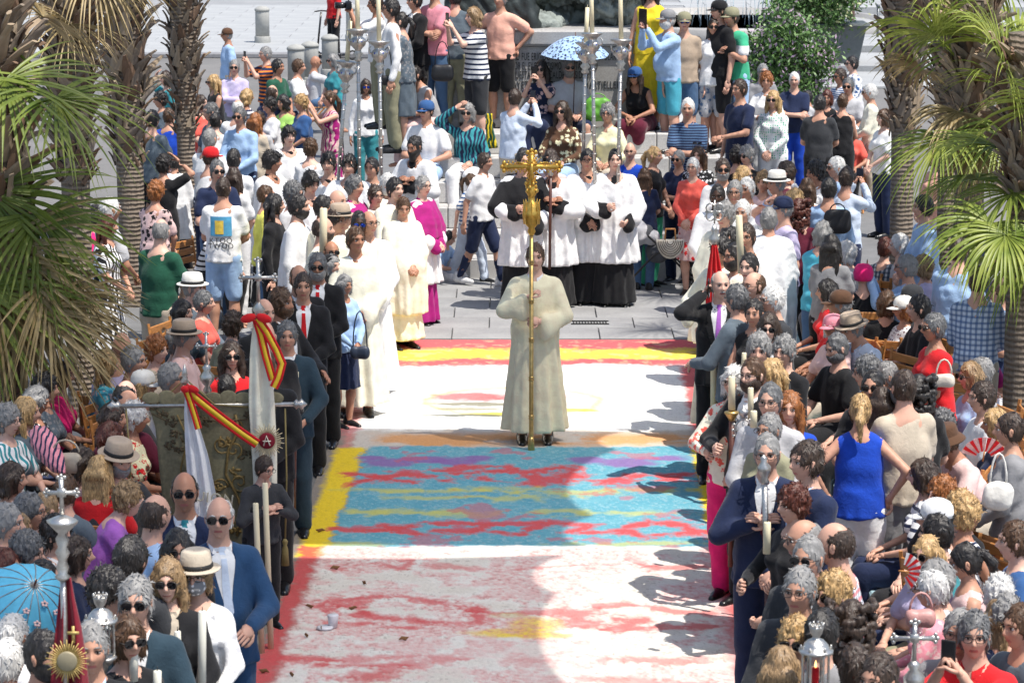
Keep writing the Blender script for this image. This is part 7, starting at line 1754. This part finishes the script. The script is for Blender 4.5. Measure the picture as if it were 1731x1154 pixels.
# folded pink parasol in a lap and red striped hand fan
b=MB(); A=AT(58,725,G(60,1050).y); B_=AT(108,800,G(60,1090).y); turned(b,B_,A,[(.01,0),(.05,.2),(.075,.6),(.06,.9),(.01,1)],16,fl=lambda a,z:1+.22*math.sin(a*6)); o=b.obj('folded_parasol',cloth('pink*vs*navy')); tag(o,'folded pink and navy parasol lying across a lap at left','parasol')
def fan(P,R0,az,m,m2,label):
    e=empty('hand_fan',P,label,'fan'); e.rotation_euler=(.2,az,0)
    for k in range(13):
        a=math.radians(20+140*k/12); a2=math.radians(20+140*(k+.9)/12); b=MB(); q=[(math.cos(t)*r_,(-.004 if k%2 else .004),math.sin(t)*r_) for t,r_ in((a,R0*.35),(a,R0),(a2,R0),(a2,R0*.35))]; b.add(q+[(x,y+.003,z) for x,y,z in q],[[0,1,2,3],[7,6,5,4],[0,4,5,1],[1,5,6,2],[2,6,7,3],[3,7,4,0]]); b.obj('blade',m if k%2 else m2,e,False)
    b=MB(); b.tube([(0,0,-.02),(0,0,R0*.36)],.006,5); b.obj('handle',M_WOOD,e)
fan(AT(1662,775,REC[(1683,690)][0].location.y-.25),.16,.1,cloth('red'),cloth('palepink'),'red and white striped hand fan beside the blonde by the trunk')
fan(AT(1525,965,REC[(1566,905)][0].location.y-.3),.11,1.6,cloth('red'),cloth('white'),'closed red white fan near the folding chairs at lower right')
# ------------------------------------------------------------------ phones, bags, stroller, scooter
def slab(name,P,dim,rot,m,m2,label,cat):
    e=empty(name,P,label,cat); e.rotation_euler=rot; b=MB(); b.box((0,0,0),dim,bev=.006); b.obj('case',m,e,False); b=MB(); b.box((0,dim[1]/2+.0005,0),(dim[0]-.008,.001,dim[2]-.012)); b.obj('screen',m2,e,False); return e
for k,(root,J,sc,yaw,pose,exd) in list(REC.items()):
    if pose in('ph','sp') and k!=(1128,14):
        h0,h1=hand(k,0),hand(k,1); c=(h0+h1)/2; ow=' '.join(root['label'].replace('seated ','').split()[:9]).rstrip(','); slab('phone',c+Vector((0,0,.03)),(.078,.010,.155),(0,0,math.radians(yaw)),M_PHONE,M_SCR,'black phone held up by the '+ow,'phone')
    if pose=='er': slab('phone',W(k,tuple(J['head']+Vector((-.088,-.03,-.02)))),(.010,.072,.150),(.2,0,math.radians(yaw)),M_PHONE,M_SCR,'dark phone pressed to the moustached man\'s ear','phone')
k=(1128,14); c=(hand(k,0)+hand(k,1))/2; slab('tablet',c+Vector((0,0,.06)),(.17,.012,.24),(0,0,math.radians(-60)),M_PHONE,M_SCR,'black tablet raised by the man in the grey cap','tablet')
k=(634,-8); c=(hand(k,0)+hand(k,1))/2; e=empty('camera',c,'black camera held up by the white shirted man near the tall candles','camera',None,math.radians(-80)); b=MB(); b.box((0,0,.03),(.15,.07,.10),bev=.012); b.obj('body',M_PHONE,e); b=MB(); b.lathe([(.035,0),(.038,.05),(.042,.13),(.036,.135)],(0,-.03,.03),14,0,Matrix.Rotation(PI/2,3,'X')); b.obj('lens',M_PHONE,e)
def bag(P,w_,h_,d_,m,label,strap=.25,rz=0,nm='handbag'):
    w_,h_,d_=w_*.72,h_*.72,d_*.72; e=empty(nm,P,label,'bag',None,rz); s=SDF((-w_,-d_*1.5,-.05),(w_,d_*1.5,h_+.05),max(.010,w_/22)); s.cap((-w_*.30,0,h_*.32),(w_*.30,0,h_*.32),h_*.33,k=.02,flat=h_*.66/d_); s.cap((-w_*.34,0,h_*.68),(w_*.34,0,h_*.68),h_*.27,k=.04,flat=h_*.66/d_)
    V,Q=s.mesh(); V=wrinkle(V,Q,.006,int(w_*99)); me=mesh_np('pouch',V,[Q]); me.materials.append(m); o=bpy.data.objects.new('pouch',me); COL.objects.link(o); o.parent=e
    b=MB(); b.tube([(w_*.42*math.cos(t),0,h_*.85+strap*math.sin(t)) for t in[i*PI/8 for i in range(9)]],.007,6); b.obj('strap',m,e); return e
L=lambda n_,c,**k: mat(n_,c,.45,bump=.3,**k)
bag(AT(112,800,G(112,1075).y),.30,.20,.13,L('beige_leather',(.42,.36,.28)),'beige leather handbag resting on a lap at left',.10)
bag(AT(609,607,G(609,722).y-.2),.20,.17,.08,L('navy_leather',(.02,.03,.055)),'dark navy handbag hanging from the nun\'s arm',.32)
bag(AT(748,138,REC[(800,12)][0].location.y-.2),.30,.30,.14,L('black_leather2',(.012,.012,.014)),'black shoulder bag of the woman in the striped shirt',.30)
bag(AT(655,145,REC[(676,20)][0].location.y-.2),.18,.18,.08,L('black_leather2',(.012,.012,.014)),'small black bag at the hip of the ponytailed woman',.35)
bag(AT(1686,862,REC[(1706,696)][0].location.y-.3),.17,.26,.12,cloth('offwhite'),'white cloth bag hanging from the grey jacketed woman\'s arm',.2)
bag(AT(1595,655,REC[(1578,528)][0].location.y-.25),.19,.15,.08,L('cream_leather',(.60,.54,.46)),'cream clutch handbag of the woman in the ruffled red dress',.12)
bag(AT(1556,1060,REC[(1574,962)][0].location.y-.35),.20,.15,.12,L('pink_leather',(.50,.26,.24)),'dusty pink handbag on the lap of the paisley bloused woman',.10)
bag(AT(880,232,REC[(950,164)][0].location.y-.3),.2,.16,.1,L('black_leather2',(.012,.012,.014)),'small dark bag on the steps beside the brown print blouse',.1)
bag(AT(1010,205,REC[(1027,170)][0].location.y+.4),.34,.42,.2,mat('lime_nylon',(.12,.36,.04),.5,var=.1),'lime green backpack on the steps behind the yellow blouse',.08,nm='backpack')
bag(AT(1153,130,REC[(1128,14)][0].location.y+.22),.26,.40,.14,mat('blue_nylon',(.03,.10,.20),.6),'blue backpack worn by the man in the grey cap',.08,nm='backpack')
bag(AT(1415,395,REC[(1402,300)][0].location.y-.2),.26,.36,.14,mat('black_nylon',(.015,.015,.018),.6),'black backpack beside the man photographing in pale blue',.08,nm='backpack')
# round striped bag
P=AT(1133,405,REC[(1171,266)][0].location.y-.28); e=empty('striped_bag',P,'half round cream bag with dark curved stripes below the coral jacket','bag'); M=Matrix.Rotation(PI/2,3,'X')
b=MB(); pl=[(.155*math.cos(t),-.21*math.sin(t)) for t in[i*PI/12 for i in range(13)]]; b.prism(pl,-.04,.04,0,M); b.obj('pouch',mat('woven_cream',(.62,.57,.48),.8,bump=.3),e)
for k in range(6): r_=.035+.020*k; b=MB(); b.tube([(r_*math.cos(t),-.043,-r_*1.3*math.sin(t)-.005) for t in[i*PI/10 for i in range(11)]],.0035,5); b.obj('stripe',mat('dark_brown_cord',(.05,.03,.02)),e)
b=MB(); 
for y in(-.03,.03): b.tube([(-.06,y,0),(-.05,y,.12),(.05,y,.12),(.06,y,0)],.008,6)
b.obj('handle',M_WOOD,e)
# stroller
P=G(1118,492); e=empty('stroller',P,'black and grey baby stroller parked at the road edge','stroller'); b=MB()
F=lambda x,y,z: Vector((x,y,z))
for s_ in(1,-1):
    y=s_*.24; b.tube([F(-.42,y,.10),F(-.1,y,.45),F(.30,y,.62)],.013,6); b.tube([F(.38,y,.12),F(.1,y,.42),F(-.38,y,.86),F(-.44,y,.90)],.013,6)
b.tube([F(-.44,-.24,.90),F(-.46,-.2,.915),F(-.46,.2,.915),F(-.44,.24,.90)],.018,8); b.tube([F(-.1,-.24,.45),F(-.1,.24,.45)],.011,6); b.tube([F(.1,-.24,.42),F(.1,.24,.42)],.011,6); b.obj('frame',mat('stroller_frame',(.02,.02,.022),.4),e)
s=SDF((-.5,-.3,.2),(.6,.3,1.1),.02); s.cap((-.05,-.12,.46),(-.05,.12,.46),.13,k=.03); s.cap((.22,-.12,.52),(.22,.12,.52),.12,k=.05); s.cap((-.22,-.14,.68),(-.22,.14,.68),.12,k=.04); s.cap((0,-.1,.66),(0,.1,.66),.10,op='s'); V,Q=s.mesh(); V=wrinkle(V,Q,.008,5); me=mesh_np('seat',V,[Q]); me.materials.append(mat('stroller_grey',(.07,.075,.085),.8)); o=bpy.data.objects.new('seat',me); COL.objects.link(o); o.parent=e
s=SDF((-.5,-.3,.4),(.3,.3,1.0),.02); s.cap((-.30,-.15,.66),(-.30,.15,.66),.15,.15,k=.03); s.cap((-.12,-.14,.60),(-.12,.14,.60),.09,k=.05); V,Q=s.mesh(); V=wrinkle(V,Q,.008,6); me=mesh_np('blanket',V,[Q]); me.materials.append(cloth('lightgrey')); o=bpy.data.objects.new('blanket',me); COL.objects.link(o); o.parent=e; o.location=(.0,-.01,.03)
for x,y in((-.42,-.25),(-.42,.25),(.38,-.20),(.38,.20)):
    M=Matrix.Rotation(PI/2,3,'X'); w_=empty('wheel',(x,y,.125)); w_.parent=e; b=MB(); b.tube([(.105*math.cos(t),0,.105*math.sin(t)) for t in[i*PI/10 for i in range(21)]],.017,6,cap=False); b.obj('tyre',mat('tyre',(.02,.02,.02),.8),w_); b=MB()
    for k in range(6): t=k*PI/3; b.tube([(0,0,0),(.1*math.cos(t),0,.1*math.sin(t))],.006,4)
    b.ell((0,0,0),(.025,.03,.025),8,5); b.obj('rim',mat('rim_grey',(.25,.25,.26),.4,metal=.6),w_)
# electric scooter next to the red shirted rider
P=G(536,102); e=empty('electric_scooter',P,'black electric scooter held by the red shirted rider on the plaza','scooter'); b=MB(); b.tube([F(0,0,.12),F(.10,.02,1.05)],.022,8); b.tube([F(-.02,-.22,1.08),F(.10,.02,1.08),F(.2,.22,1.06)],.016,8); b.obj('stem',M_PHONE,e); b=MB(); b.box((.35,.05,.12),(.75,.16,.05),.12,bev=.01); b.obj('deck',M_PHONE,e)
for x in(-.02,.78): b=MB(); b.tube([(x+.09*math.cos(t),.03,.11+.09*math.sin(t)) for t in[i*PI/8 for i in range(17)]],.022,6,cap=False); b.obj('wheel',mat('tyre',(.02,.02,.02),.8),e)
# yellow and green flag bundle on the steps; printed shirt back; sweater over shoulders
P=AT(825,235,REC[(790,168)][0].location.y-.1); e=empty('yellow_flag',P,'yellow scarf with green edge hanging by the seated woman shading her brow','scarf'); Yf=P.y
drape('cloth',[(a_(822,192,Yf),a_(832,192,Yf)),(a_(821,215,Yf),a_(833,215,Yf)),(a_(823,252,Yf),a_(842,250,Yf))],cloth('yellow*zg*darkgreen'),e,.015,.01,10,12,2,P)
root=REC[(377,299)][0]
M_ART=[mat('print_blue',(.10,.38,.60),.8,var=.3,scale=12),mat('print_yellow',(.80,.55,.08),.8,var=.3,scale=20)]
def backpatch(x0,x1,z0,z1,m,nm,off=.0):
    V=[];n=8
    for z in(z0,(z0+z1)/2,z1):
        for k in range(n+1): x=x0+(x1-x0)*k/n; r_=.176; V.append((x,math.sqrt(max(r_*r_-x*x,.001))/1.38+.006+off,z))
    mb=MB(); mb.add(V,[[j*(n+1)+k+1,j*(n+1)+k,(j+1)*(n+1)+k,(j+1)*(n+1)+k+1] for j in range(2) for k in range(n)]); mb.obj(nm,m,root)
backpatch(-.11,.11,1.14,1.34,M_ART[0],'print'); backpatch(-.03,.06,1.16,1.30,M_ART[1],'print',.003)
for i,t_ in enumerate(('KTOO','TWOD')): text('lettering',t_,.062,(0,.140,1.07-.055*i),(PI/2,0,PI),M_INK,root,ext=.002)
# white logo text on the black shirt of the seated man near the kerb, emblem dots
for k_,tx_ in (((1582,838),'la Bota'),):
    root=REC[k_][0]; J=REC[k_][1]; pp=J['head']; text('lettering',tx_,.035,(pp.x,pp.y-.103,pp.z+.085),(PI/2-.25,0,0),M_INK,root,ext=.001)

# spotted face mask of the woman in the small straw hat
root,J,sc,yaw,pose,exd=REC[(330,930)]; s=SDF((-.1,-.16,-.14),(.1,.05,.03),.007); s.ell((0,-.028,-.045),(.066,.086,.062),0); s.ell((0,.07,-.04),(.12,.10,.12),0,'s'); V,Q=s.mesh(); me=mesh_np('face_mask',V,[Q]); link_mesh('face_mask',me,root,[cloth('grey*dt*white')],HM(J,0,0))
